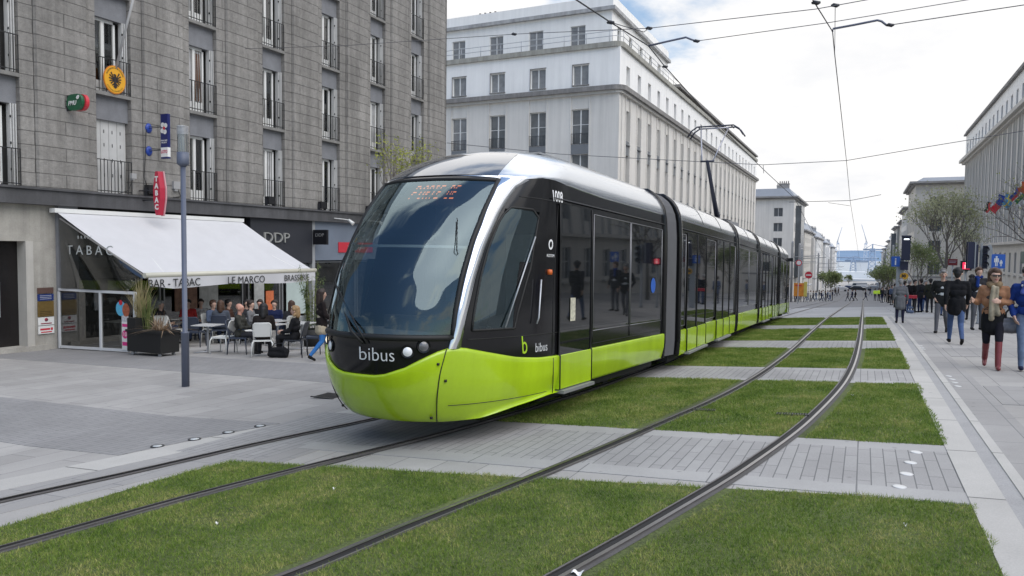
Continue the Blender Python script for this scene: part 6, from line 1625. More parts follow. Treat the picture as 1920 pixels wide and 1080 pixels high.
# --- man walking away in jeans
x,y=1.98,20.; away=lambda x,y: math.atan2(-x,y)
p,T,Hd=person('man in black coat and blue jeans walking away up the pavement',(x,y,zg(x,y)),away(x,y)+.15,1.80,'walk',top=blk,legs=jean,hair=HK,coat=blk,coatlen=.20,vox=.0135,phase=1,headturn=-.3)
x,y=2.02,24.
p,T,Hd=person('older man in flat grey cap, dark jacket and grey trousers walking towards the camera',(x,y,zg(x,y)),CAMDIR(x,y)-.15,1.80,'walk',top=white_,legs=gtr,hair=HG,coat=cloth('dark_olive_jacket',(.022,.022,.022)),coatlen=.12,vox=.0135,phase=0,cap=cloth('cap_grey',(.16,.15,.14)),headturn=.3,arms={1:((.19,-.005,1.41),(.27,-.05,1.14),(.18,.05,.98))})
x,y=3.05,25.5
p,T,Hd=person('man with blue scarf in long dark coat standing behind the man in jeans',(x,y,zg(x,y)),CAMDIR(x,y)+.4,1.84,'stand',top=white_,legs=gtr,hair=HM,coat=dk,coatlen=.15,vox=.0145)
extra(p,[(T(-.06,.03,1.5),.05,T(.07,.03,1.49),.05),(T(.05,.10,1.45),.045,T(.08,.14,1.25),.05)],'scarf',rbl,.015)
x,y=1.22,30.2
p,T,Hd=person('elderly person in long grey coat walking away with a small bag',(x,y,zg(x,y)),away(x,y)+.1,1.60,'stand',top=grey_,legs=cloth('trousers_navy',(.025,.025,.05)),hair=HG,coat=grey_,coatlen=.34,vox=.015,lean=.12,headturn=0,cap=cloth('hat_grey',(.13,.125,.12)))
t=thing('shopping_bag','small dark blue patterned bag held low by the person in the grey coat','bag',(x+.33,y+.0,zg(x,y)+.38),.1)
me=blob([((-.07,0,.05),.06,(.07,0,.05),.06,'x'),((-.06,0,.20),.04,(.06,0,.20),.04,'x')],.014,'bag_body',dict(x=lav),smooth=2,wr=.006); o=bpy.data.objects.new('bag_body',me); COL.objects.link(o); o.parent=t
mb=MB(); mb.tube([(-.05,0,.22),(0,0,.40),(.05,0,.22)],.008,5); mb.build('handle',BLACK,t,world=False)
# --- group of people in dark coats on the right, and others nearby
tops=[blk,dk,navy_,olive,blk,dk]
gp=[(1706,43,1.72,'dark coated person with grey hair at the left end of the standing group'),(1716,45,1.74,'man in black jacket, second from the left in the standing group'),(1727,44,1.76,'tall figure in black in the middle of the standing group'),(1736,46,1.70,'person in navy coat near the middle of the standing group'),(1745,43.5,1.75,'person in dark olive coat at the right of the standing group'),(1697,47,1.72,'man in navy jacket beside the traffic light pole'),(1772,38,1.68,'dark haired figure half hidden behind the man in the cap'),(1822,33,1.74,'person in black jacket behind the man with the blue scarf'),(1836,40,1.70,'person in charcoal partly hidden left of the woman in red boots')]
for i,(px,Y,h,lab) in enumerate(gp):
    x=at(px,Y); person(lab,(x,Y,zg(x,Y)),rnd.uniform(-3,3),h,'stand',top=tops[i%6],legs=[jean,dk,navy_][i%3],hair=[HG,HK,HB][i%3],coat=[blk,blk,dk,navy_,olive,lav,blk,blk,dk][i],coatlen=.15+.1*(i%2),vox=.022,group='people standing on the right pavement')
x=at(1708,42.3); t=thing('push_walker','red topped wheeled trolley by the standing group','trolley',(x,42.3,zg(x,42.3)))
mb=MB(); mb.box(-.30,.30,-.15,.15,.78,.93); mb.build('red_seat',REDP,t,world=False)
mb=MB()
for a in (-.22,.22): mb.tube([(a,0,.8),(a*1.1,.1,.1)],.03,6); mb.tube([(a,0,.8),(a*1.1,-.15,.1)],.03,6); 
mb.build('frame',DARKM,t,world=False)
mb=MB()
for a in (-.24,.24): mb.tube([(a-.02,.1,.10),(a+.02,.1,.10)],.10,12)
mb.build('wheel',BLACK,t,world=False)
# --- people in the crossing and far crowd
def far(px,Y,h,lab,pose,top,leg,face_,coat=None,grp='people crossing the street far off',hair=HB,vox=.03,hv=False):
    x=at(px,Y); return person(lab,(x,Y,zg(x,Y)),face_,h,pose,top=top,legs=leg,hair=hair,coat=coat,vox=vox,group=grp,phase=int(px)%2)
colnames=[('black',blk),('navy',navy_),('white',white_),('grey',grey_),('slate blue',lav),('charcoal',dk),('beige',beige),('red',red_)]
crowdpx=[1491,1495,1499,1503,1512,1516,1521,1526,1531,1537,1541,1544,1549,1553,1557,1562]
order=[0,5,0,1,6,5,2,3,4,0,1,2,0,4,2,1]
ordn=['first','second','third','fourth','fifth','sixth','seventh','eighth','ninth','tenth','eleventh','twelfth','thirteenth','fourteenth','fifteenth','sixteenth']
for i,px in enumerate(crowdpx):
    Y=124+ (i*7)%16; nm,cl=colnames[order[i]]
    far(px,Y,1.66+.03*(i%4),'%s of the far left crowd counted from the tram tail, %s top'%(ordn[i].capitalize(),nm),'walk' if i%3 else 'stand',cl,[dk,navy_,jean][i%3],PI/2*(1 if i%2 else -1)+.3*(i%3),grp='far crowd left of the tracks')
for px,Y,lab,c,l in ((1591,118,'walker in grey and white left of the track crossing pair',grey_,gtr),(1599,121,'left figure of the dark pair walking on the far track',navy_,navy_),(1605,124,'right figure of the dark pair walking on the far track, bulky coat',blk,dk),(1624,126,'lone dark figure striding across the right rail far off',dk,navy_),(1633,165,'small distant person in blue beyond the lone strider',navy_,jean),(1573,175,'small distant walker in dark red on the far left pavement',brown_,dk),(1568,168,'small distant walker in black on the far left pavement',blk,dk)):
    far(px,Y,1.74,lab,'walk',c,l,PI/2 if px%2 else -PI/2,coat=c if 'bulky' in lab else None)
for px,Y,lab,c,l in ((1642,116,'worker in yellow high visibility vest, left of two',hiv,gtr),(1649,112,'worker in yellow high visibility vest, right of two',hiv,dk),(1655,92,'dark figure standing right of the two yellow vests',dk,navy_),(1662,98,'person in charcoal right of the yellow vests',grey_,dk),(1668,86,'person in black coat left of the elderly walker',blk,blk),(1673,72,'figure in slate jacket near the left of the signal pole',lav,dk),(1679,60,'bulky figure in slate blue jacket beside the signal pole',lav,dk)):
    far(px,Y,1.74,lab,'stand',c,l,rnd.uniform(-3,3),grp='people near the far crossing')
dfr=Frame('front')
dp_=dfr((4.78,-.02,.50))
person('tram driver in dark uniform seated behind the windshield',dp_,math.atan2(.047,-.9989),1.74,'sit',top=lav,legs=dk,hair=HB,vox=.02,arms={1:((.19,0,1.41),(.24,.12,1.14),(.16,.42,1.16)),-1:((-.19,0,1.41),(-.24,.12,1.14),(-.16,.42,1.16))})
# --- woman with pushchair at the left of the tram
Y=13.75; x=at(602,Y)
p,T,Hd=person('woman with dark hair and black coat walking away left of the tram nose',(x,Y,zg(x,Y)),-.55,1.70,'walk',top=beige,legs=bright,hair=HB,hairlen=.10,female=True,coat=cloth('black_brown_coat',(.016,.012,.012)),coatlen=.18,vox=.0135,phase=1,arms={1:((.17,-.005,1.41),(.23,.02,1.14),(.22,.24,1.02)),-1:((-.17,-.005,1.41),(-.23,.0,1.14),(-.20,.24,1.02))})
extra(p,[(T(-.06,0,.82),.135,T(.06,0,.82),.135),(T(-.06,0,.76),.14,T(.06,0,.76),.14)],'skirt_hem',beige,.016)
sx_,sy_=x+.42,Y+.42
t=thing('pushchair','three wheeled pushchair mostly hidden behind the tram nose','pushchair',(sx_,sy_,zg(sx_,sy_)),-.6)
for wx,wy in ((-.25,-.12),(.25,-.12),(0,.62)):
    mb=MB(); mb.tube([(wx-.02,wy,.15),(wx+.02,wy,.15)],.15,18,sm=False); wh=mb.build('wheel',BLACK,t,world=False)
    mb=MB(); mb.tube([(wx-.025,wy,.15),(wx+.025,wy,.15)],.05,12,sm=False); mb.build('hub',lampm,wh,world=False)
mb=MB()
for s in (-1,1): mb.tube([(s*.25,-.12,.15),(s*.22,-.25,.6),(s*.20,-.38,1.0)],.014,6); mb.tube([(0,.62,.15),(s*.20,.1,.5),(s*.21,-.22,.62)],.014,6)
mb.tube([(-.20,-.38,1.0),(.20,-.38,1.0)],.018,6); mb.build('frame',STEELG,t,world=False)
mb=MB(); mb.grid(lambda u,v:((u-.5)*.40,-.18+.5*v,.50+.35*(1-v)**2+.05*math.sin(u*PI)),6,8); mb.grid(lambda u,v:((u-.5)*.42,-.22+.28*math.sin(v*PI*.6),.75+.30*math.sin(v*PI*.7)),6,8); mb.build('seat_hood',navy_,t,world=False)
# ================================================================ seated guests, chairs and tables
def seatp(px,Y,lab,turn,chm,lab2,chairoff=0,**kw):
    x=at(px,Y); z=zg(x,Y)
    c=chair(lab2,chm,(x,Y,z),turn)
    kw.setdefault('vox',.02)
    p=person(lab,(x-math.sin(turn)*-.02,Y+.0,z),turn,kw.pop('H',1.72),'sit',group='guests seated on the cafe terrace',**kw)
    return p
L_=lambda a:math.radians(a)
# turn: 0 faces +y (away); camera right is about -64 deg from +y -> facing right in the picture = rz -64-... 
RIGHT=L_(-64); LEFT=L_(116); AWAY=L_(40); TOCAM=L_(-140)
p,T,Hd=seatp(449,14.1,'bald man in dark patterned jacket and blue shirt seated facing right',RIGHT,chd,'dark chair under the bald man',H=1.74,top=cloth('bright_blue_shirt',(.02,.13,.45)),legs=dk,bald=True,skin=mat('skin_ruddy',(.50,.26,.19),.5,var=.08,vs=12),coat=cloth('camouflage_dark',(.035,.035,.03),.7),vox=.0125,arms={1:((.19,0,1.41),(.24,.12,1.14),(.10,.36,1.16)),-1:((-.19,0,1.41),(-.24,.10,1.14),(-.05,.36,1.10))})
p,T,Hd=seatp(492,13.75,'person in black seen from behind on the white chair',AWAY,chw,'white chair with its back to the camera under the person in black',H=1.76,top=blk,legs=dk,hair=HK,hairlen=.08,coat=cloth('black_brown_jacket',(.018,.014,.013)),vox=.0135,lean=.1)
p,T,Hd=seatp(552,14.1,'blonde woman with sunglasses on her head and cream scarf seated facing left',LEFT,chg,'dark chair under the blonde woman',H=1.68,top=blk,legs=blk,hair=HBL,female=True,hairlen=.02,coat=blk,vox=.0125,headturn=-.1,arms={1:((.17,0,1.41),(.22,.10,1.13),(.10,.34,1.10)),-1:((-.17,0,1.41),(-.22,.10,1.13),(-.06,.36,1.08))})
extra(p,[(T(-.06,.02,1.49),.048,T(.06,.02,1.49),.048),(T(.0,.09,1.46),.04,T(.02,.14,1.25),.045),(T(.02,.14,1.25),.045,T(.02,.15,1.12),.04)],'scarf',cream_,.013)
mb=MB(); mb.tube([Hd(-.06,.06,.095),Hd(0,.075,.11),Hd(.06,.06,.095)],.012,6); mb.build('sunglasses',WHITE,p,world=False)
table('small square table between the bald man and the blonde woman',G3(506,14.75))
Y=14.0; x=at(528,13.9)
t=thing('shoulder_bag','black shoulder bag on the ground between the chairs','bag',(x,13.75,zg(x,13.75)),.3)
me=blob([((-.20,0,.08),.08,(.20,0,.08),.08,'x'),((-.16,0,.20),.06,(.17,0,.22),.06,'x'),((.1,.02,.2),.09,(.2,.02,.16),.09,'x')],.016,'bag_body',dict(x=blk),smooth=3,wr=.012); o=bpy.data.objects.new('bag_body',me); COL.objects.link(o); o.parent=t
mb=MB(); mb.tube([(-.2,0,.2),(-.1,.02,.34),(.1,.02,.36),(.2,0,.22)],.012,6); mb.build('strap',BLACK,t,world=False)
# empty furniture
chair('empty white chair turned to the left beside the pale table',chw,G3(417,14.0),L_(105))
table('pale table with a steel foot nearest the planter',G3(388,13.95))
chair('empty dark blue chair behind the pale table, seen from its back',chd,G3(362,15.0),L_(30))
chair('empty white chair left of the planter leaves',chw,G3(332,15.3),L_(-30))
chair('empty dark chair nearest the walking woman',chd,G3(587,14.9),L_(115))
table('pale table behind the walking woman, right end of the terrace',G3(565,15.6))
chair('empty white chair right of the blonde woman',chw,G3(560,16.6),L_(60))
chair('white chair behind the blue shirted man',chw,G3(471,15.9),L_(180))
table('pale table in the second row behind the blonde woman',G3(520,16.2))
table('pale table in the second row behind the bald man',G3(440,16.4))
table('pale table at the left end of the second row',G3(330,15.9))
chair('white chair seen through the glass screen, right pane',chw,(-18.1,14.3,zg(-18.1,14.3)),L_(200))
chair('white chair seen through the glass screen near the middle post',chw,(-18.9,14.4,zg(-18.9,14.4)),L_(150))
table('dark edged table seen through the glass screen',(-19.4,14.2,zg(-19.4,14.2)))
rowp=[(300,15.2,'old man with grey hair and dark jacket seated left of the lamp post, facing right',RIGHT,dict(top=dk,hair=HG,coat=dk)),
 (352,16.6,'guest in red top just right of the lamp post',TOCAM,dict(top=red_,hair=HB,coat=None)),
 (376,17.0,'guest in patterned white and black top near the left of the back row',L_(-120),dict(top=mat('pattern_top',(.3,.3,.3),.8,var=.9,vs=9),hair=HB)),
 (399,16.2,'guest in pale pink scarf and grey blue jacket, back row',L_(-90),dict(top=pinkc,hair=HM,coat=lav)),
 (412,16.0,'guest in slate jacket seen from behind, back row',AWAY,dict(top=lav,hair=HM,hairlen=.08,coat=cloth('slate_grey',(.07,.08,.10)))),
 (428,16.9,'guest in dark brown coat with dark hair, back row centre',RIGHT,dict(top=brown_,hair=HK,coat=brown_)),
 (462,17.2,'guest with black hair behind the bald man',L_(-100),dict(top=dk,hair=HK,coat=dk)),
 (470,16.4,'guest in grey top with brown hair behind the table',RIGHT,dict(top=grey_,hair=HB)),
 (487,17.2,'guest in black with reddish face looking left, back row',L_(-150),dict(top=blk,hair=HB,coat=blk,skin=mat('skin_ruddy',(.50,.26,.19),.5,var=.08,vs=12))),
 (514,16.9,'guest in dark blue jacket with pink scarf facing the camera',TOCAM,dict(top=pinkc,hair=HB,coat=navy_)),
 (545,16.6,'woman with long brown hair behind the blonde woman',L_(60),dict(top=blk,hair=HM,hairlen=.16,female=True,coat=dk)),
 (188,15.6,'grey haired guest seen through the glass screen',RIGHT,dict(top=dk,hair=HG,coat=dk)),]
for px,Y,lab,trn,kw in rowp: seatp(px,Y,lab,trn,chw if px%2 else chd,'chair under the '+lab.split(',')[0][:60],**kw)
# ================================================================ trees and plants
bark=mat('bark_grey_brown',(.17,.15,.13),.9,var=.25,vs=8)
def leafmat(name,c1,c2):
    m=bpy.data.materials.new(name); m.use_nodes=True; nt=m.node_tree; b=nt.nodes['Principled BSDF']; L=nt.links.new
    g=nn(nt,'ShaderNodeNewGeometry'); n=nn(nt,'ShaderNodeTexNoise',Scale=2.5,Detail=4.); L(g.outputs['Position'],n.inputs['Vector'])
    r=nn(nt,'ShaderNodeValToRGB'); e=r.color_ramp.elements; e[0].position=.35; e[0].color=(*c1,1); e[1].position=.65; e[1].color=(*c2,1)
    L(n.outputs['Fac'],r.inputs[0]); L(r.outputs[0],b.inputs['Base Color']); b.inputs['Roughness'].default_value=.6
    t=nn(nt,'ShaderNodeBsdfTranslucent'); L(r.outputs[0],t.inputs['Color']); mx=nn(nt,'ShaderNodeMixShader'); mx.inputs[0].default_value=.35
    L(b.outputs[0],mx.inputs[1]); L(t.outputs[0],mx.inputs[2]); L(mx.outputs[0],nt.nodes['Material Output'].inputs['Surface']); return m
lf_spring=leafmat('leaves_spring',(.26,.28,.14),(.50,.50,.33)); lf_green=leafmat('leaves_green',(.12,.17,.06),(.30,.34,.14)); lf_yel=leafmat('leaves_yellow_green',(.22,.26,.04),(.42,.44,.10)); lf_bam=leafmat('leaves_bamboo',(.07,.12,.03),(.25,.27,.10)); lf_straw=leafmat('leaves_straw',(.30,.25,.12),(.48,.42,.24)); lf_cord=leafmat('leaves_reddish',(.16,.09,.05),(.40,.30,.20))
def tree(name,label,x,y,H,crown_w,crown_base,seed,leaf,nleaf,ls,upright=.6,group=None,levels=4,trunk_r=.09,dens=None):
    R=random.Random(seed); z0=zg(x,y); t=thing(name,label,'tree',(x,y,z0),0,group)
    tm=MB(); tips=[]; segs=[]
    def grow(p,d,L,r,lv):
        n=3; pts=[p]; q=Vector(p); dd=Vector(d)
        for k in range(n):
            dd=(dd+Vector((R.gauss(0,.10),R.gauss(0,.10),.06*upright))).normalized(); q=q+dd*L/n
            pts.append(q.copy())
        tm.tube(pts,[r*(1-.45*k/n) for k in range(n+1)],6 if lv<2 else 4,cap=False)
        segs.append((pts[1],pts[-1],lv))
        if lv>=levels: tips.append(q); return
        m=R.choice([3,3,4]) if lv<levels-1 else 3
        for k in range(m):
            a=2*PI*(k+R.random()*.7)/m; sp=R.uniform(.35,.75)*(crown_w/H*2.0)
            u=dd.cross(Vector((math.cos(a),math.sin(a),.1))).normalized()
            nd=(dd*1.0+u*sp+Vector((0,0,upright*.5))).normalized()
            st=pts[-1] if k else pts[-1]
            if lv>0 and k==m-1: st=pts[2]
            grow(st,nd,L*R.uniform(.62,.82),r*.55,lv+1)
    tr=MB(); top=Vector((x+R.gauss(0,.05),y+R.gauss(0,.05),z0+crown_base)); 
    tr.tube([(x,y,z0-.1),(x+.01,y,z0+crown_base*.5),tuple(top)],[trunk_r*1.25,trunk_r,trunk_r*.8],10); tr.build('trunk',bark,t)
    rem=H-crown_base; L0=rem*.36
    for k in range(4):
        a=2*PI*k/4+R.random(); d=Vector((math.cos(a)*crown_w/H*.9,math.sin(a)*crown_w/H*.9,1)).normalized(); grow(tuple(top),d,L0,trunk_r*.6,1)
    grow(tuple(top),(0,0,1),L0*1.1,trunk_r*.7,1)
    tm.build('branches',bark,t)
    V=[];F=[]
    for i in range(nleaf):
        a,b,lv=R.choice(segs) if R.random()<.45 else (R.choice(tips),None,9)
        c=Vector(a).lerp(Vector(b),R.random()) if b is not None else Vector(a)
        c=c+Vector((R.gauss(0,1),R.gauss(0,1),R.gauss(0,1)))*(.16*crown_w/3 if b is not None else .22*crown_w/3)
        s=ls*R.uniform(.6,1.4); u=Vector((R.gauss(0,1),R.gauss(0,1),R.gauss(0,1))).normalized(); v=u.cross(Vector((R.gauss(0,1),R.gauss(0,1),R.gauss(0,1)))).normalized()
        k=len(V); V+= [c-u*s,c+v*s*.55,c+u*s,c-v*s*.55]; F.append((k,k+1,k+2,k+3))
    mb=MB(); mb.add(V,F); cr_=mb.build('crown',leaf,t); return t
tree('street_tree','large budding tree with pale sparse crown before the stone corner block',at(1772,58),58,7.6,3.7,2.6,3,lf_spring,4200,.075,levels=5,trunk_r=.11)
tree('street_tree','smaller budding tree with thin crown right of the large budding tree',at(1812,66),66,6.4,2.8,2.6,5,lf_spring,1600,.055,levels=4,trunk_r=.08)
tree('street_tree','bushy green young tree behind the traffic light pole',at(1724,62),62,4.9,3.0,1.2,7,lf_green,3600,.06,levels=4,trunk_r=.07)
tree('street_tree','green tree left of the signal pole, farther down the street',at(1664,95),95,4.6,2.8,1.4,8,lf_green,2200,.09,levels=4,trunk_r=.08,group='street trees')
tree('street_tree','young tree with yellow green buds rising behind the tram roof',at(765,26.5),26.5,8.0,2.6,3.2,12,lf_yel,900,.055,levels=4,trunk_r=.07,upright=.9)
tree('street_tree','mostly bare tree whose twigs enter at the right edge under the flags',at(1955,40),40,6.3,4.6,2.2,14,lf_yel,420,.05,levels=5,trunk_r=.10)
for i,(px,Y,h,lab) in enumerate(((1558,150,7,'green tree in front of the far left row'),(1548,170,7,'second green tree along the far left row'),(1566,210,7,'third green tree along the far left row'),(1657,150,6.5,'green tree along the far right pavement'),(1650,200,7,'second green tree along the far right pavement'),(1592,330,7,'round tree near the bottom of the street, left'),(1645,340,7,'round tree near the bottom of the street, right'))):
    tree('street_tree',lab,at(px,Y),Y,h*.8,3.4,1.8,20+i,lf_green,900,.18,levels=3,trunk_r=.1,group='street trees far down the hill')
# planter at the terrace end
px_,py_=-16.45,12.95; z=zg(px_,py_)
pl=thing('planter','black wheeled planter box with tall dry grass and reddish spiky leaves','planter',(px_,py_,z),0)
plm=mat('planter_black',(.010,.010,.010),.7,var=.1)
mb=MB(); mb.box(-.62,.62,-.28,.28,.10,.62); mb.box(-.65,.65,-.31,.31,.60,.66); mb.box(-.62,-.30,-.27,.27,.66,.95); mb.build('box',plm,pl,world=False)
for a in (-.5,.5):
    for b in (-.2,.2):
        mb=MB(); mb.tube([(a,b-.02,.05),(a,b+.02,.05)],.05,10); mb.build('caster',STEELG,pl,world=False)
def tuft(parent,name,m,c,n,L,w,spread,droop,seed):
    R=random.Random(seed); mb=MB()
    for i in range(n):
        a=R.uniform(0,2*PI); s=R.uniform(0,spread); l=L*R.uniform(.6,1.1); d=Vector((math.cos(a)*s,math.sin(a)*s,1)).normalized(); p=Vector(c)+Vector((R.gauss(0,.05),R.gauss(0,.05),0)); side=Vector((-math.sin(a),math.cos(a),0)); k=5; V=[]
        for j in range(k+1):
            t=j/k; q=p+d*l*t+Vector((math.cos(a)*s,math.sin(a)*s,0))*droop*t*t*l-Vector((0,0,1))*droop*.8*t*t*l*s; ww=w*(1-t)**.7*(.4+.6*min(1,t*4)); V+= [q-side*ww,q+side*ww]
        mb.add(V,[(2*j,2*j+1,2*j+3,2*j+2) for j in range(k)])
    return mb.build(name,m,parent,world=False)
tuft(pl,'tall_grass',lf_straw,(-.45,0,.9),90,1.15,.012,.35,.5,1); tuft(pl,'tall_grass',lf_bam,(-.2,0,.65),50,1.3,.010,.3,.5,2)
tuft(pl,'spiky_leaves',lf_cord,(.42,-.05,.64),46,.55,.020,1.4,.7,3); tuft(pl,'spiky_leaves',lf_cord,(.1,0,.64),26,.45,.018,1.2,.7,4)
bx_=at(584,16.5); bp=thing('bamboo_plant','tall leafy bamboo plant in a dark pot at the right end of the awning','plant',(bx_,16.5,zg(bx_,16.5)))
mb=MB(); mb.lathe([(.22,0),(.27,.5),(.25,.5),(.24,.44),(.001,.44)],(0,0,0),16); mb.build('pot',plm,bp,world=False)
R=random.Random(5); mb=MB(); lm=MB()
for i in range(16):
    a=R.uniform(0,6.28); s=R.uniform(.02,.2); h=R.uniform(1.2,2.1); pts=[(math.cos(a)*.1,math.sin(a)*.1,.44),(math.cos(a)*(.1+s*.5),math.sin(a)*(.1+s*.5),.44+h*.6),(math.cos(a)*(.1+s*1.6),math.sin(a)*(.1+s*1.6),.44+h)]
    mb.tube(pts,[.010,.008,.004],5)
    for k in range(60):
        t=R.uniform(.15,1); p=Vector(pts[0]).lerp(Vector(pts[1]),min(1,t*1.6)) if t<.6 else Vector(pts[1]).lerp(Vector(pts[2]),(t-.6)/.4)
        d=Vector((R.gauss(0,1),R.gauss(0,1),-.4)).normalized(); u=d.cross(Vector((0,0,1))).normalized(); l=R.uniform(.10,.2); b=len(lm.v)
        lm.add([p,p+d*l*.5+u*.012,p+d*l,p+d*l*.5-u*.012],[(0,1,2,3)])
mb.build('stems',lf_bam,bp,world=False); lm.build('leaves',lf_bam,bp,world=False)
# ================================================================ signals and signs
sigm=mat('signal_housing_navy',(.018,.02,.05),.4,var=.05); sigp=mat('signal_pole_grey',(.33,.34,.35),.5,var=.06)
rlamp=mat('red_signal_lamp',(.5,.02,.05),.4,var=0,emit=(1.,.03,.10,1.2)); wlamp=mat('white_bar_signal',(.9,.9,.9),.4,var=0,emit=(.9,.95,1.,2.5))
def pole(t,h,r=.06,x=0,y=0): 
    mb=MB(); mb.lathe([(r*1.6,0),(r*1.6,.05),(r,.1),(r*.9,h)],(x,y,0),12); return mb.build('pole',sigp,t,world=False)
Y=36.5; x=at(1687,Y); z=zg(x,Y); rc_d=CAMDIR(x,Y)
ts=thing('tram_signal','tall dark tram signal box on a grey pole with blue sign beside it','traffic light',(x,Y,z),0)
mb=MB(); mb.box(-.14,.14,-.12,.12,0,2.6); mb.build('pole',sigp,ts,world=False)
hs=(1.776-z)
zc_=lambda py_,dep: 1.776+(477-py_)/FPX*dep - z
dep=-x*.4326+Y*.9017
mb=MB(); mb.box(.02,.36,-.22,-.02,zc_(488,dep),zc_(443,dep)); mb.box(0,.38,-.30,-.22,zc_(445,dep),zc_(442,dep)); mb.build('signal_box',sigm,ts,world=False)
mb=MB(); mb.box(.10,.30,-.235,-.221,zc_(450,dep),zc_(448,dep)); mb.build('white_bar',wlamp,ts,world=False)
mb=MB(); mb.box(.0,.30,-.24,-.02,zc_(506,dep),zc_(492,dep)); mb.box(-.02,.32,-.32,-.24,zc_(492,dep),zc_(490,dep)); mb.build('lower_signal_box',sigm,ts,world=False)
mb=MB(); mb.box(-.36,-.02,-.20,-.17,zc_(500,dep),zc_(481,dep)); bs=mb.build('blue_sign',BLUEP,ts,world=False)
mb=MB(); mb.box(-.22,-.17,-.21,-.201,zc_(497,dep),zc_(488,dep)); mb.lathe([(.03,-.02),(.03,.02),(.001,.03)],(-.195,-.205,zc_(486,dep)),8); mb.build('walker_mark',WHITE,bs,world=False)
mb=MB(); cz_=zc_(517.5,dep); n=20; mb.add([(.16+.17*math.cos(2*PI*k/n),-.16,cz_+.15*math.sin(2*PI*k/n)) for k in range(n)]+[(.16+.17*math.cos(2*PI*k/n),-.13,cz_+.15*math.sin(2*PI*k/n)) for k in range(n)],[tuple(range(n)),tuple(range(n,2*n))]+[(k,(k+1)%n,n+(k+1)%n,n+k) for k in range(n)]); yb_=mb.build('yellow_plate',mat('yellow_plate',(.65,.33,.02),.5,var=.05),ts,world=False)
text('30',.17,BLACK,Matrix.Translation((.14,-.165,cz_))@Matrix.Rotation(PI/2,4,'X'),None,ext=.001,bold=.01).parent=ts
# crossing signals at the right
Y=29.5; x=at(1838,Y); z=zg(x,Y); dep=-x*.4326+Y*.9017; zc2=lambda py_: 1.776+(480-py_)/FPX*dep - z
ts=thing('traffic_light','cluster of dark traffic light heads seen from behind and side above the crowd','traffic light',(x,Y,z),0)
pole(ts,zc2(470),.05)
mb=MB(); mb.box(-.40,-.20,-.1,.12,zc2(505),zc2(456)); mb.box(-.43,-.17,.12,.14,zc2(506),zc2(455)); mb.box(-.18,-.10,-.1,.1,zc2(505),zc2(460)); mb.build('signal_head',sigm,ts,world=False)
mb=MB(); mb.box(-.205,-.17,-.12,.14,zc2(506),zc2(455)); mb.box(-.03,.02,-.12,.12,zc2(506),zc2(458)); mb.build('head_edge',sigp,ts,world=False)
mb=MB(); mb.box(.03,.17,-.1,.1,zc2(505),zc2(462))
for k in range(3): q=zc2(470+14*k); mb.tube([(.10,-.10,q),(.10,-.28,q+.02)],[.09,.10],10,cap=False)
mb.build('signal_head',sigm,ts,world=False)
mb=MB(); n=20; mb.add([(.24+.10*math.cos(2*PI*k/n),.0,zc2(482)+.42*math.sin(2*PI*k/n)) for k in range(n)],[tuple(range(n))]); mb.build('round_back_plate',mat('sign_back_grey',(.35,.36,.36),.5,metal=.4,var=.05),ts,world=False)
x2=at(1810,30.5); t=thing('pedestrian_signal','small lit red pedestrian light above the crowd','traffic light',(x2,30.5,zg(x2,30.5)),0)
q=1.776+(480-500)/FPX*(-x2*.4326+30.5*.9017)-zg(x2,30.5)
pole(t,q-.15,.04); mb=MB(); mb.box(-.17,.17,-.1,.1,q-.17,q+.17); mb.build('signal_box',BLACK,t,world=False); mb=MB(); mb.box(-.05,.05,-.112,-.101,q-.10,q+.04); mb.lathe([(.035,-.03),(.035,.03),(.001,.04)],(0,-.10,q+.09),8); mb.box(-.11,.11,-.106,-.101,q-.12,q+.12,1); mb.build('red_figure',[mat('red_figure_hot',(.8,.3,.3),.4,var=0,emit=(1.,.45,.45,1.5)),rlamp],t,world=False)
x3=at(1870,27.); z3=zg(x3,27.); dep=-x3*.4326+27*.9017; q=1.776+(481-492)/FPX*dep-z3
t=thing('pedestrian_zone_sign','square blue sign with white adult and child figures','road sign',(x3,27.,z3),0)
pole(t,q+.2,.03); mb=MB(); P=rounded(.36,.44,.03); nP=len(P); mb.add([(p[0],-.05,q+p[1]) for p in P]+[(p[0],-.03,q+p[1]) for p in P],[tuple(range(nP)),tuple(range(nP,2*nP))]+[(k,(k+1)%nP,nP+(k+1)%nP,nP+k) for k in range(nP)]); mb.build('sign_plate',BLUEP,t,world=False)
mb=MB()
for cx_,s in ((-.05,1.),(.07,.62)):
    b0=q-.15; mb.box(cx_-.03*s,cx_+.03*s,-.056,-.052,b0+.13*s,b0+.25*s); mb.box(cx_-.03*s,cx_-.008*s,-.056,-.052,b0,b0+.13*s); mb.box(cx_+.008*s,cx_+.03*s,-.056,-.052,b0,b0+.13*s); mb.box(cx_-.06*s,cx_-.038*s,-.056,-.052,b0+.12*s,b0+.24*s); mb.box(cx_+.038*s,cx_+.06*s,-.056,-.052,b0+.12*s,b0+.24*s)
    mb.add([(cx_+.028*s*math.cos(2*PI*k/12),-.056,b0+.285*s+.028*s*math.sin(2*PI*k/12)) for k in range(12)],[tuple(range(12))])
mb.build('figures_mark',WHITE,t,world=False)
x4=at(1785,50); t=thing('shop_sign_board','small dark red sign board on a post under the large budding tree','sign',(x4,50,zg(x4,50)),0); q=1.776+(480-493)/FPX*46-zg(x4,50)
pole(t,q,.04); mb=MB(); mb.box(-.24,.24,-.05,.05,q-.18,q+.2); mb.build('sign_panel',mat('dark_red_sign',(.18,.015,.02),.4,var=.1),t,world=False)
mb=MB(); mb.box(-.18,.18,-.056,-.051,q+.06,q+.09); mb.box(-.18,.14,-.056,-.051,q-.02,q+.01); mb.build('sign_print',mat('print_pale',(.35,.36,.40),.6,var=0),t,world=False)
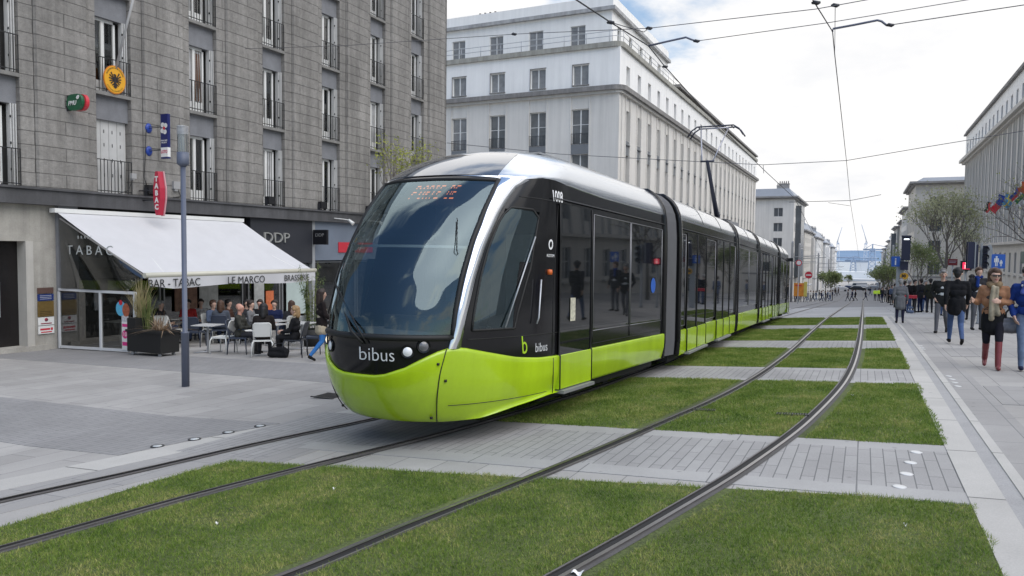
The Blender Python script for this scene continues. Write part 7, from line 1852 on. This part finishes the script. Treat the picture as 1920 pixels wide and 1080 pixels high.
# flags on the right building
def flag(label,py_,px,cols,w=1.35,h=1.1,vert=False,cross=None,seed=0):
    X=RX-2.2; Yf=X/math.tan(math.atan((px-960)/FPX)-YAW); dep=-X*.4326+Yf*.9017; z=1.776+(481-py_)/FPX*dep
    t=thing('flag',label,'flag',(X,Yf,z),0,'flags on the long building')
    mb=MB(); mb.tube([(RX-.1,Yf,z-.6),(X-.6,Yf,z+.55)],.04,6); mb.build('flag_pole',mat('pale_pole',(.45,.45,.45),.4,var=.05),t)
    mb=MB(); n=len(cols); R=random.Random(seed)
    a=R.uniform(0,3)
    for k,m_ in enumerate(cols):
        def fn(u,v,k=k):
            uu=(k+u)/n if vert else u; vv=v if vert else (k+v)/n
            # cloth droops from the slanted pole
            xx=X-.3+ (vv*.5); zz=z+.5-.3*vv
            return (xx-uu*.45-.10*math.sin(uu*6+a),Yf+.12*math.sin(uu*5+vv*2+a),zz-uu*w*(.75+.15*vv))
        mb.grid(fn,8,6,k)
    f=mb.build('cloth',list(cols),t)
    if cross:
        mb=MB()
        def fc(u,v):
            return (X-.3+v*.5-u*.45-.10*math.sin(u*6+a),Yf+.12*math.sin(u*5+v*2+a)-.03,z+.5-.3*v-u*w*(.75+.15*v))
        mb.grid(lambda u,v:fc(u,.38+.2*v),10,2); mb.grid(lambda u,v:fc(.35+.16*u,v),2,8); mb.build('cross_band',cross,f)
fk=mat('flag_black',(.02,.02,.02),.8,var=0); fr2=mat('flag_red',(.75,.04,.06),.8,var=.1); fw_=mat('flag_white',(.85,.85,.85),.8,var=.05); fb=mat('flag_blue',(.03,.07,.35),.8,var=.1); fy=mat('flag_yellow',(.85,.70,.10),.8,var=.05); fsb=mat('flag_sky_blue',(.08,.40,.75),.8,var=.1); fg=mat('flag_green',(.03,.22,.08),.8,var=.05); fo=mat('flag_orange',(.65,.14,.05),.8,var=0)
flag('red and white flag with a dark corner, leftmost of the row',388,1854,(fk,fr2,fw_),seed=1)
flag('plain red flag, second of the row',386,1868,(fr2,fr2),seed=2)
flag('small dark blue flag between the red and the yellow crossed flags',375,1876,(fb,fb),w=1.1,seed=3)
flag('sky blue flag with yellow cross',374,1890,(fsb,fsb,fsb),cross=fy,seed=4)
flag('dark blue and red striped flag near the right edge',362,1906,(fb,fr2,fw_),seed=5)
flag('green and white flag at the right edge',368,1918,(fg,fw_),seed=6)
flag('orange flag at the right edge, highest of the row',352,1920,(fo,fo),w=.9,seed=7)
# ================================================================ overhead line
wire=mat('overhead_wire',(.05,.05,.055),.6,metal=.4,var=0); wire2=mat('span_wire_grey',(.12,.12,.13),.6,metal=.3,var=0)
def ray_y(px,py_,Yw):
    """world point at distance Yw up the street that lies in the viewing direction px,py"""
    cyx=(px-960)/FPX; cyy=-(py_-540)/FPX
    d=fwv+rtv*cyx+upv*cyy; k=Yw/d.y; return Vector((0,0,HC))+d*k
_cy,_sy,_cp,_sp=math.cos(YAW),math.sin(YAW),math.cos(PITCH),math.sin(PITCH)
fwv=Vector((-_sy*_cp,_cy*_cp,-_sp)); _rt=Vector((_cy,_sy,0)); _up=_rt.cross(fwv); rtv=_rt*math.cos(ROLL)+_up*math.sin(ROLL); upv=-_rt*math.sin(ROLL)+_up*math.cos(ROLL)
def wirething(label,pts,r=.012,m=wire,group='overhead wires'):
    mb=MB(); mb.tube([tuple(p) for p in pts],r,5); return tag(mb.build('overhead_wire',m),label,'wire',group)
# span positions (across the street) and the two running wires
S1=ray_y(1216,86,16.2); S1b=ray_y(1561,59,16.2)
hB=[ray_y(1561,59,16.2),ray_y(1565,102,17.6),ray_y(1587,301,29.5),ray_y(1594,377,40.),ray_y(1601,420,52)]
Bp=[ray_y(1523,-2,13.),*hB]
Bp+= [Vector((-.72,90,zg(-.72,90)+5.9)),Vector((-.72,160,zg(-.72,160)+5.9)),Vector((-.72,260,zg(-.72,260)+5.9))]
wirething('running wire over the empty right track',Bp,.010)
Ap=[ray_y(1075,-4,11.),ray_y(1145,42,13.),ray_y(1216,86,16.2),ray_y(1247,125,18.2),ray_y(1340,228,23.0),ray_y(1436,322,31.),ray_y(1490,372,41.),Vector((-4.33,90,zg(-4.33,90)+5.9)),Vector((-4.33,160,zg(-4.33,160)+5.9)),Vector((-4.33,260,zg(-4.33,260)+5.9))]
wirething('running wire over the tram meeting the pantograph',Ap,.013)
wirething('thin stay wire joining the tram wire near the top of the picture',[ray_y(1145,42,13.),ray_y(1207,60,14.6),ray_y(1217,53,15.)],.008)
wirething('upper span wire from the grey block rising to the right',[ray_y(300,96,21),ray_y(640,86,19),ray_y(964,64,17),ray_y(1217,53,15.),ray_y(1530,17,14.5),ray_y(1640,-3,14)],.008,wire2)
wirething('second span wire carrying both curved arms',[ray_y(1306,77,16.2),ray_y(1557,42,16.),ray_y(1824,-2,15.8)],.008,wire2)
wirething('third span wire running from the right arm to the upper right',[ray_y(1669,47,16.),ray_y(1922,9,15.6),ray_y(2100,-18,15)],.009,wire2)
wirething('lower span wire crossing the whole street behind the pantograph',[ray_y(838,268,27.5),ray_y(1050,289,28),ray_y(1250,300,28.6),ray_y(1431,309,29.2),ray_y(1587,301,29.5),ray_y(1740,275,30.),ray_y(1922,245,31),ray_y(2300,190,33)],.012,wire2)
wirething('short far span wire over the right track',[ray_y(1480,379,40),ray_y(1594,376,40),ray_y(1652,365,40)],.014,wire2)
wirething('short far stay wire below the far span',[ray_y(1553,380,41),ray_y(1594,386,41.2)],.010,wire2)
wirething('thin hanger wire beside the near right suspension point',[ray_y(1566,10,14.5),ray_y(1565,100,17.4)],.006,wire2)
for px,py_,Y in ((1431,309,29.2),):
    wirething('short dropper wire hanging from the lower span wire',[ray_y(px,py_,Y),ray_y(px+1,py_+16,Y)],.01,wire2)
for lab,a,pts in (('curved grey support arm left, over the tram wire',0,[(1216,86),(1250,78),(1286,70),(1296,74),(1306,77)]),('curved grey support arm right, over the right track wire',1,[(1561,59),(1562,54),(1600,47),(1645,38),(1653,40),(1662,47),(1669,47)])):
    mb=MB(); mb.tube([tuple(ray_y(p[0],p[1],16.2)) for p in pts],.022,6); tag(mb.build('support_arm',mat('arm_grey_blue',(.14,.15,.20),.5,metal=.3,var=0)),lab,'support arm')
insm=mat('insulator_dark',(.03,.03,.035),.5,var=0)
for lab,px,py_,Y in (('small insulator on the upper span wire left of the pole top',964,64,17),('dark insulator clamp where the stay meets the tram wire',1145,42,13.),('dark insulator on the upper span wire near the white building',1217,53,15.),('dark insulator at the very top above the right track',1530,5,13.2),('second dark insulator at the top right of the first',1566,10,14.5),('insulator at the end of the left support arm',1306,77,16.2),('insulator at the end of the right support arm',1669,47,16.1),('clamp on the tram wire under the left arm',1247,125,18.2)):
    p=ray_y(px,py_,Y); mb=MB(); mb.tube([(p.x-.07,p.y,p.z),(p.x-.03,p.y,p.z+.01),(p.x+.03,p.y,p.z-.01),(p.x+.07,p.y,p.z)],[.018,.035,.035,.018],8)
    tag(mb.build('insulator',insm),lab,'insulator','line insulators')
for i,(x,Y) in enumerate(((-9.6,128),(-10.2,122),(-9.2,175),(4.6,150),(4.4,210),(-9.3,230))):
    lab=['tall pale catenary mast among the far left crowd','second pale catenary mast beside the first in the far left crowd','third pale mast farther down on the left','pale mast on the far right pavement','second pale mast on the far right pavement','fourth pale mast far down on the left'][i]
    t=thing('catenary_mast',lab,'mast',(x,Y,zg(x,Y)),0,'catenary masts'); mb=MB(); mb.lathe([(.20,0),(.17,9.2),(.12,9.5)],(0,0,0),10); mb.build('mast_tube',sigp,t,world=False)
    mb=MB(); mb.tube([(0,0,7.),(4.,0,7.3)],.06,5); mb.tube([(0,0,6.3),(3.5,0,6.4)],.04,5); mb.build('bracket_arm',sigp,t,world=False)
# far street furniture
def disc_sign(label,px,Y,zc,r,cols,name='road_sign'):
    x=at(px,Y); z=zg(x,Y); t=thing(name,label,'road sign',(x,Y,z),0); pole(t,zc,.05)
    for k,(rr,m_) in enumerate(cols):
        mb=MB(); n=20; mb.add([(rr*math.cos(2*PI*j/n),-.07-.01*k,zc+rr*math.sin(2*PI*j/n)) for j in range(n)],[tuple(range(n))]); mb.build('disc',m_,t,world=False)
    return t
t=disc_sign('round red no entry sign with white bar behind the far crowd',1516,112,3.9,.5,((.5,REDP),)); mb=MB(); mb.box(-.36,.36,-.10,-.09,3.82,3.98); mb.build('white_bar',WHITE,t,world=False)
disc_sign('round red bordered sign above the yellow panel by the tram tail',1497,100,5.2,.38,((.38,REDP),(.27,WHITE)))
x=at(1501,118); t=thing('advertising_panel','orange and yellow advertising panel behind the far left crowd','panel',(x,118,zg(x,118)),0)
mb=MB(); mb.box(-.9,.5,-.1,.1,.9,2.9); mb.build('orange_board',mat('board_orange',(.65,.25,.03),.5,var=.25,vs=2),t,world=False)
mb=MB(); mb.box(.51,.95,-.1,.1,.9,3.1); mb.build('yellow_edge',mat('board_yellow',(.60,.52,.12),.5,var=.1),t,world=False)
mb=MB(); mb.box(-.7,.2,-.13,-.101,2.45,2.65); mb.build('red_band',REDP,t,world=False)
mb=MB(); mb.box(-.6,-.5,-.05,.05,0,.9); mb.box(.5,.6,-.05,.05,0,.9); mb.build('post',DARKM,t,world=False)
# shelters, vans and cars down the hill
carcols=[('white',(.6,.6,.6)),('silver',(.35,.36,.37)),('dark blue',(.02,.03,.08)),('black',(.015,.015,.018)),('red',(.35,.02,.02)),('grey',(.12,.12,.13))]
def car(label,x,y,rz,col,van=False,group='cars down the street'):
    z=zg(x,y); t=thing('parked_van' if van else 'parked_car',label,'van' if van else 'car',(x,y,z),rz,group)
    m_=mat('car_paint_'+str(col),col,.25,var=.03,coat=.8)
    P=[(-2.05,.35),(-2.1,.75),(-1.9,.95),(-1.2,1.0),(-.6,1.42),(1.0,1.44),(1.75,1.05),(2.1,.95),(2.12,.4),(1.6,.25),(-1.6,.25)] if not van else [(-2.5,.35),(-2.55,.9),(-2.3,1.15),(-1.75,2.0),(-1.5,2.15),(2.4,2.2),(2.5,2.0),(2.5,.4),(1.6,.25),(-1.6,.25)]
    mb=MB(); n=len(P)
    for (w,ins) in ((.86,0),):
        vs=[(-w+(.12 if p[1]>1.1 else 0),p[0],p[1]) for p in P]+[(w-(.12 if p[1]>1.1 else 0),p[0],p[1]) for p in P]
        mb.add(vs,[tuple(range(n)),tuple(range(n,2*n))[::-1]]+[(i,(i+1)%n,n+(i+1)%n,n+i) for i in range(n)])
    mb.build('body',m_,t,world=False)
    mb=MB(); 
    if not van:
        for s in (-1,1): mb.add([(s*.862,-1.05,1.0),(s*.75,-.55,1.36),(s*.75,.95,1.38),(s*.862,1.5,1.02)],[(0,1,2,3)])
        mb.add([(-.78,-1.22,1.02),(.78,-1.22,1.02),(.68,-.64,1.40),(-.68,-.64,1.40)],[(0,1,2,3)]); mb.add([(-.76,1.74,1.10),(.76,1.74,1.10),(.66,1.06,1.42),(-.66,1.06,1.42)],[(0,1,2,3)])
    else:
        mb.add([(-.76,-2.27,1.22),(.76,-2.27,1.22),(.70,-1.78,1.97),(-.70,-1.78,1.97)],[(0,1,2,3)])
        for s in (-1,1): mb.add([(s*.865,-2.0,1.2),(s*.76,-1.65,1.85),(s*.76,-.8,1.85),(s*.865,-.8,1.2)],[(0,1,2,3)])
    mb.build('windows',PANE,t,world=False)
    for s in (-1,1):
        for yy in (-1.3,1.3):
            mb=MB(); mb.tube([(s*.70,yy,.31),(s*.88,yy,.31)],.31,14); mb.build('wheel',BLACK,t,world=False)
        mb=MB(); mb.cbox((s*.62,-2.09 if not van else -2.53,.72),(.32,.04,.14)); mb.build('headlight',lampm,t,world=False)
    return t
spots=[(-8.6,250,0,0),(-8.4,262,1,0),(-8.7,278,3,0),(-8.4,292,5,0),(3.9,255,0,1),(4.1,270,2,0),(3.9,285,4,0),(4.2,300,1,0),(-6.0,228,0,0),(-1.5,233,3,0),(2.6,226,1,0),(.5,246,0,0),(-4.,252,2,0),(-1.5,272,0,1),(2.5,262,5,0),(3.,300,3,0),(-5,305,0,0)]
where=['first in the left kerb line','second in the left kerb line','third in the left kerb line','last in the left kerb line','nearest on the right kerb','second on the right kerb','third on the right kerb','fourth on the right kerb','left of the queue at the hill foot','left centre of the queue at the hill foot','centre of the queue at the hill foot','right of the queue at the hill foot','left in the back row at the hill foot','middle of the back row at the hill foot','right in the back row at the hill foot','far right at the bottom of the street','far left at the bottom of the street']
for (x,y,c,v),wh_ in zip(spots,where):
    car('%s %s, %s'%(carcols[c][0],'van' if v else 'car',wh_),x,y,rnd.choice([0,PI]) if abs(x)>8 or 3.8<x<4.3 else rnd.choice([PI/2,-PI/2]),carcols[c][1],bool(v))
x=-10.8
for i,Y in enumerate((150,163)):
    t=thing('tram_shelter',['glass tram stop shelter behind the far left crowd','second glass tram stop shelter farther down on the left'][i],'shelter',(x,Y,zg(x,Y)),0,'tram stop shelters')
    mb=MB(); mb.box(-1,1,-3.5,3.5,2.5,2.65); mb.build('roof',mat('shelter_roof_pale',(.5,.52,.53),.5,var=.05),t,world=False)
    for yy in (-3.2,0,3.2):
        mb=MB(); mb.box(-.9,-.8,yy-.05,yy+.05,0,2.5); mb.build('post',sigp,t,world=False)
    mb=MB(); mb.box(-.88,-.86,-3.1,3.1,.3,2.3); mb.build('glass_wall',glass('shelter_glass',(.1,.12,.12),.6),t,world=False)
block('platform','low pale tram stop platform with a kerb edge left of the far track','platform',-9.3,-6.9,150,196,zg(-8,172)-1.2,zg(-8,150)+.02,kerbm)
# ================================================================ camera, light, sky
cam=bpy.data.cameras.new('camera'); co=bpy.data.objects.new('camera',cam); COL.objects.link(co); SC.camera=co
cam.sensor_width=36; cam.lens=FPX/1920*36; cam.clip_start=.05; cam.clip_end=20000
cy,sy,cp,sp=math.cos(YAW),math.sin(YAW),math.cos(PITCH),math.sin(PITCH)
fw=Vector((-sy*cp,cy*cp,-sp)); rt=Vector((cy,sy,0)); up=rt.cross(fw)
c,s=math.cos(ROLL),math.sin(ROLL); rt2=rt*c+up*s; up2=-rt*s+up*c
M=Matrix((( rt2.x,up2.x,-fw.x,0),(rt2.y,up2.y,-fw.y,0),(rt2.z,up2.z,-fw.z,HC),(0,0,0,1))); co.matrix_world=M
w=bpy.data.worlds.new('World'); SC.world=w; w.use_nodes=True; nt=w.node_tree; L=nt.links.new
bg=nt.nodes['Background']; sky=nn(nt,'ShaderNodeTexSky'); sky.sky_type='NISHITA'; sky.sun_disc=False
SE,SR=math.radians(50),math.radians(112)      # sun height and bearing (from +Y, clockwise)
sky.sun_elevation=SE; sky.sun_rotation=SR; sky.air_density=1.0; sky.dust_density=.6; sky.ozone_density=2.
tc=nn(nt,'ShaderNodeTexCoord'); sx=nn(nt,'ShaderNodeSeparateXYZ'); L(tc.outputs['Generated'],sx.inputs[0])
def math_(op,a,b=None,c=None,clamp=False):
    n=nn(nt,'ShaderNodeMath',operation=op); n.use_clamp=clamp
    for i,v in enumerate((a,b,c)):
        if v is None: continue
        if hasattr(v,'links') or hasattr(v,'is_linked'): L(v,n.inputs[i])
        else: n.inputs[i].default_value=v
    return n.outputs[0]
zc=math_('MAXIMUM',sx.outputs['Z'],0.0); den=math_('ADD',zc,.22)
px_=math_('DIVIDE',sx.outputs['X'],den); py_=math_('DIVIDE',sx.outputs['Y'],den)
cb=nn(nt,'ShaderNodeCombineXYZ'); L(px_,cb.inputs[0]); L(py_,cb.inputs[1])
n1=nn(nt,'ShaderNodeTexNoise',Scale=1.15,Detail=9.,Roughness=.56,Distortion=.35); L(cb.outputs[0],n1.inputs['Vector'])
n2=nn(nt,'ShaderNodeTexNoise',Scale=2.6,Detail=8.,Roughness=.6); L(cb.outputs[0],n2.inputs['Vector'])
# more cloud ahead (+Y) and low down, broken blue behind the photographer
cov=math_('MULTIPLY_ADD',math_('MAXIMUM',sx.outputs['Y'],-.22),.235,-.01); cov=math_('ADD',cov,math_('ADD',math_('MULTIPLY',n1.outputs['Fac'],.68),math_('MULTIPLY',n2.outputs['Fac'],.34)))
low=math_('MULTIPLY_ADD',zc,-.10,.05); cov=math_('ADD',cov,low)
dt=nn(nt,'ShaderNodeVectorMath',operation='DOT_PRODUCT'); L(tc.outputs['Generated'],dt.inputs[0]); dt.inputs[1].default_value=(-.262,.906,.332)
gap=nn(nt,'ShaderNodeMapRange'); gap.interpolation_type='SMOOTHSTEP'; gap.inputs['From Min'].default_value=.984; gap.inputs['From Max'].default_value=.997; gap.inputs['To Max'].default_value=.19; L(dt.outputs['Value'],gap.inputs['Value'])
cov=math_('SUBTRACT',cov,gap.outputs[0])
mr=nn(nt,'ShaderNodeMapRange'); mr.inputs['From Min'].default_value=.47; mr.inputs['From Max'].default_value=.60; L(cov,mr.inputs['Value']); mr.interpolation_type='SMOOTHSTEP'
cc=nn(nt,'ShaderNodeValToRGB'); e=cc.color_ramp.elements; e[0].position=.30; e[0].color=(11.4,11.5,11.8,1); e[1].position=.62; e[1].color=(13.2,13.0,12.8,1)
L(n2.outputs['Fac'],cc.inputs[0])
skm=nn(nt,'ShaderNodeVectorMath',operation='MULTIPLY'); skm.inputs[1].default_value=(1.45,1.5,1.5); L(sky.outputs[0],skm.inputs[0])
mx=nn(nt,'ShaderNodeMix'); mx.data_type='RGBA'; ska=nn(nt,'ShaderNodeVectorMath',operation='ADD'); sca=nn(nt,'ShaderNodeVectorMath',operation='SCALE'); sca.inputs[0].default_value=(2.3,2.9,3.4); L(math_('MAXIMUM',sx.outputs['Y'],0.),sca.inputs['Scale']); L(sca.outputs[0],ska.inputs[1]); L(skm.outputs[0],ska.inputs[0]); L(mr.outputs[0],mx.inputs[0]); L(ska.outputs[0],mx.inputs[6]); L(cc.outputs[0],mx.inputs[7])
gain=math_('ADD',math_('MULTIPLY',math_('SUBTRACT',zc,.30,clamp=True),1.35),.78)
vg=nn(nt,'ShaderNodeVectorMath',operation='SCALE'); L(mx.outputs[2],vg.inputs[0]); L(gain,vg.inputs['Scale']); L(vg.outputs[0],bg.inputs['Color']); bg.inputs['Strength'].default_value=.105
sd=bpy.data.lights.new('sun','SUN'); so=bpy.data.objects.new('sun',sd); COL.objects.link(so); sd.energy=2.25; sd.angle=math.radians(62); sd.color=(1.,.94,.85)
d=Vector((math.sin(SR)*math.cos(SE),math.cos(SR)*math.cos(SE),math.sin(SE))); so.rotation_euler=d.to_track_quat('Z','Y').to_euler()
SC.view_settings.view_transform='Standard'; SC.view_settings.look='None'; SC.view_settings.exposure=0; SC.view_settings.gamma=1
SC.render.engine='CYCLES'; SC.cycles.max_bounces=8; SC.cycles.transparent_max_bounces=12; SC.cycles.use_denoising=True
SC.cycles.sample_clamp_indirect=4.
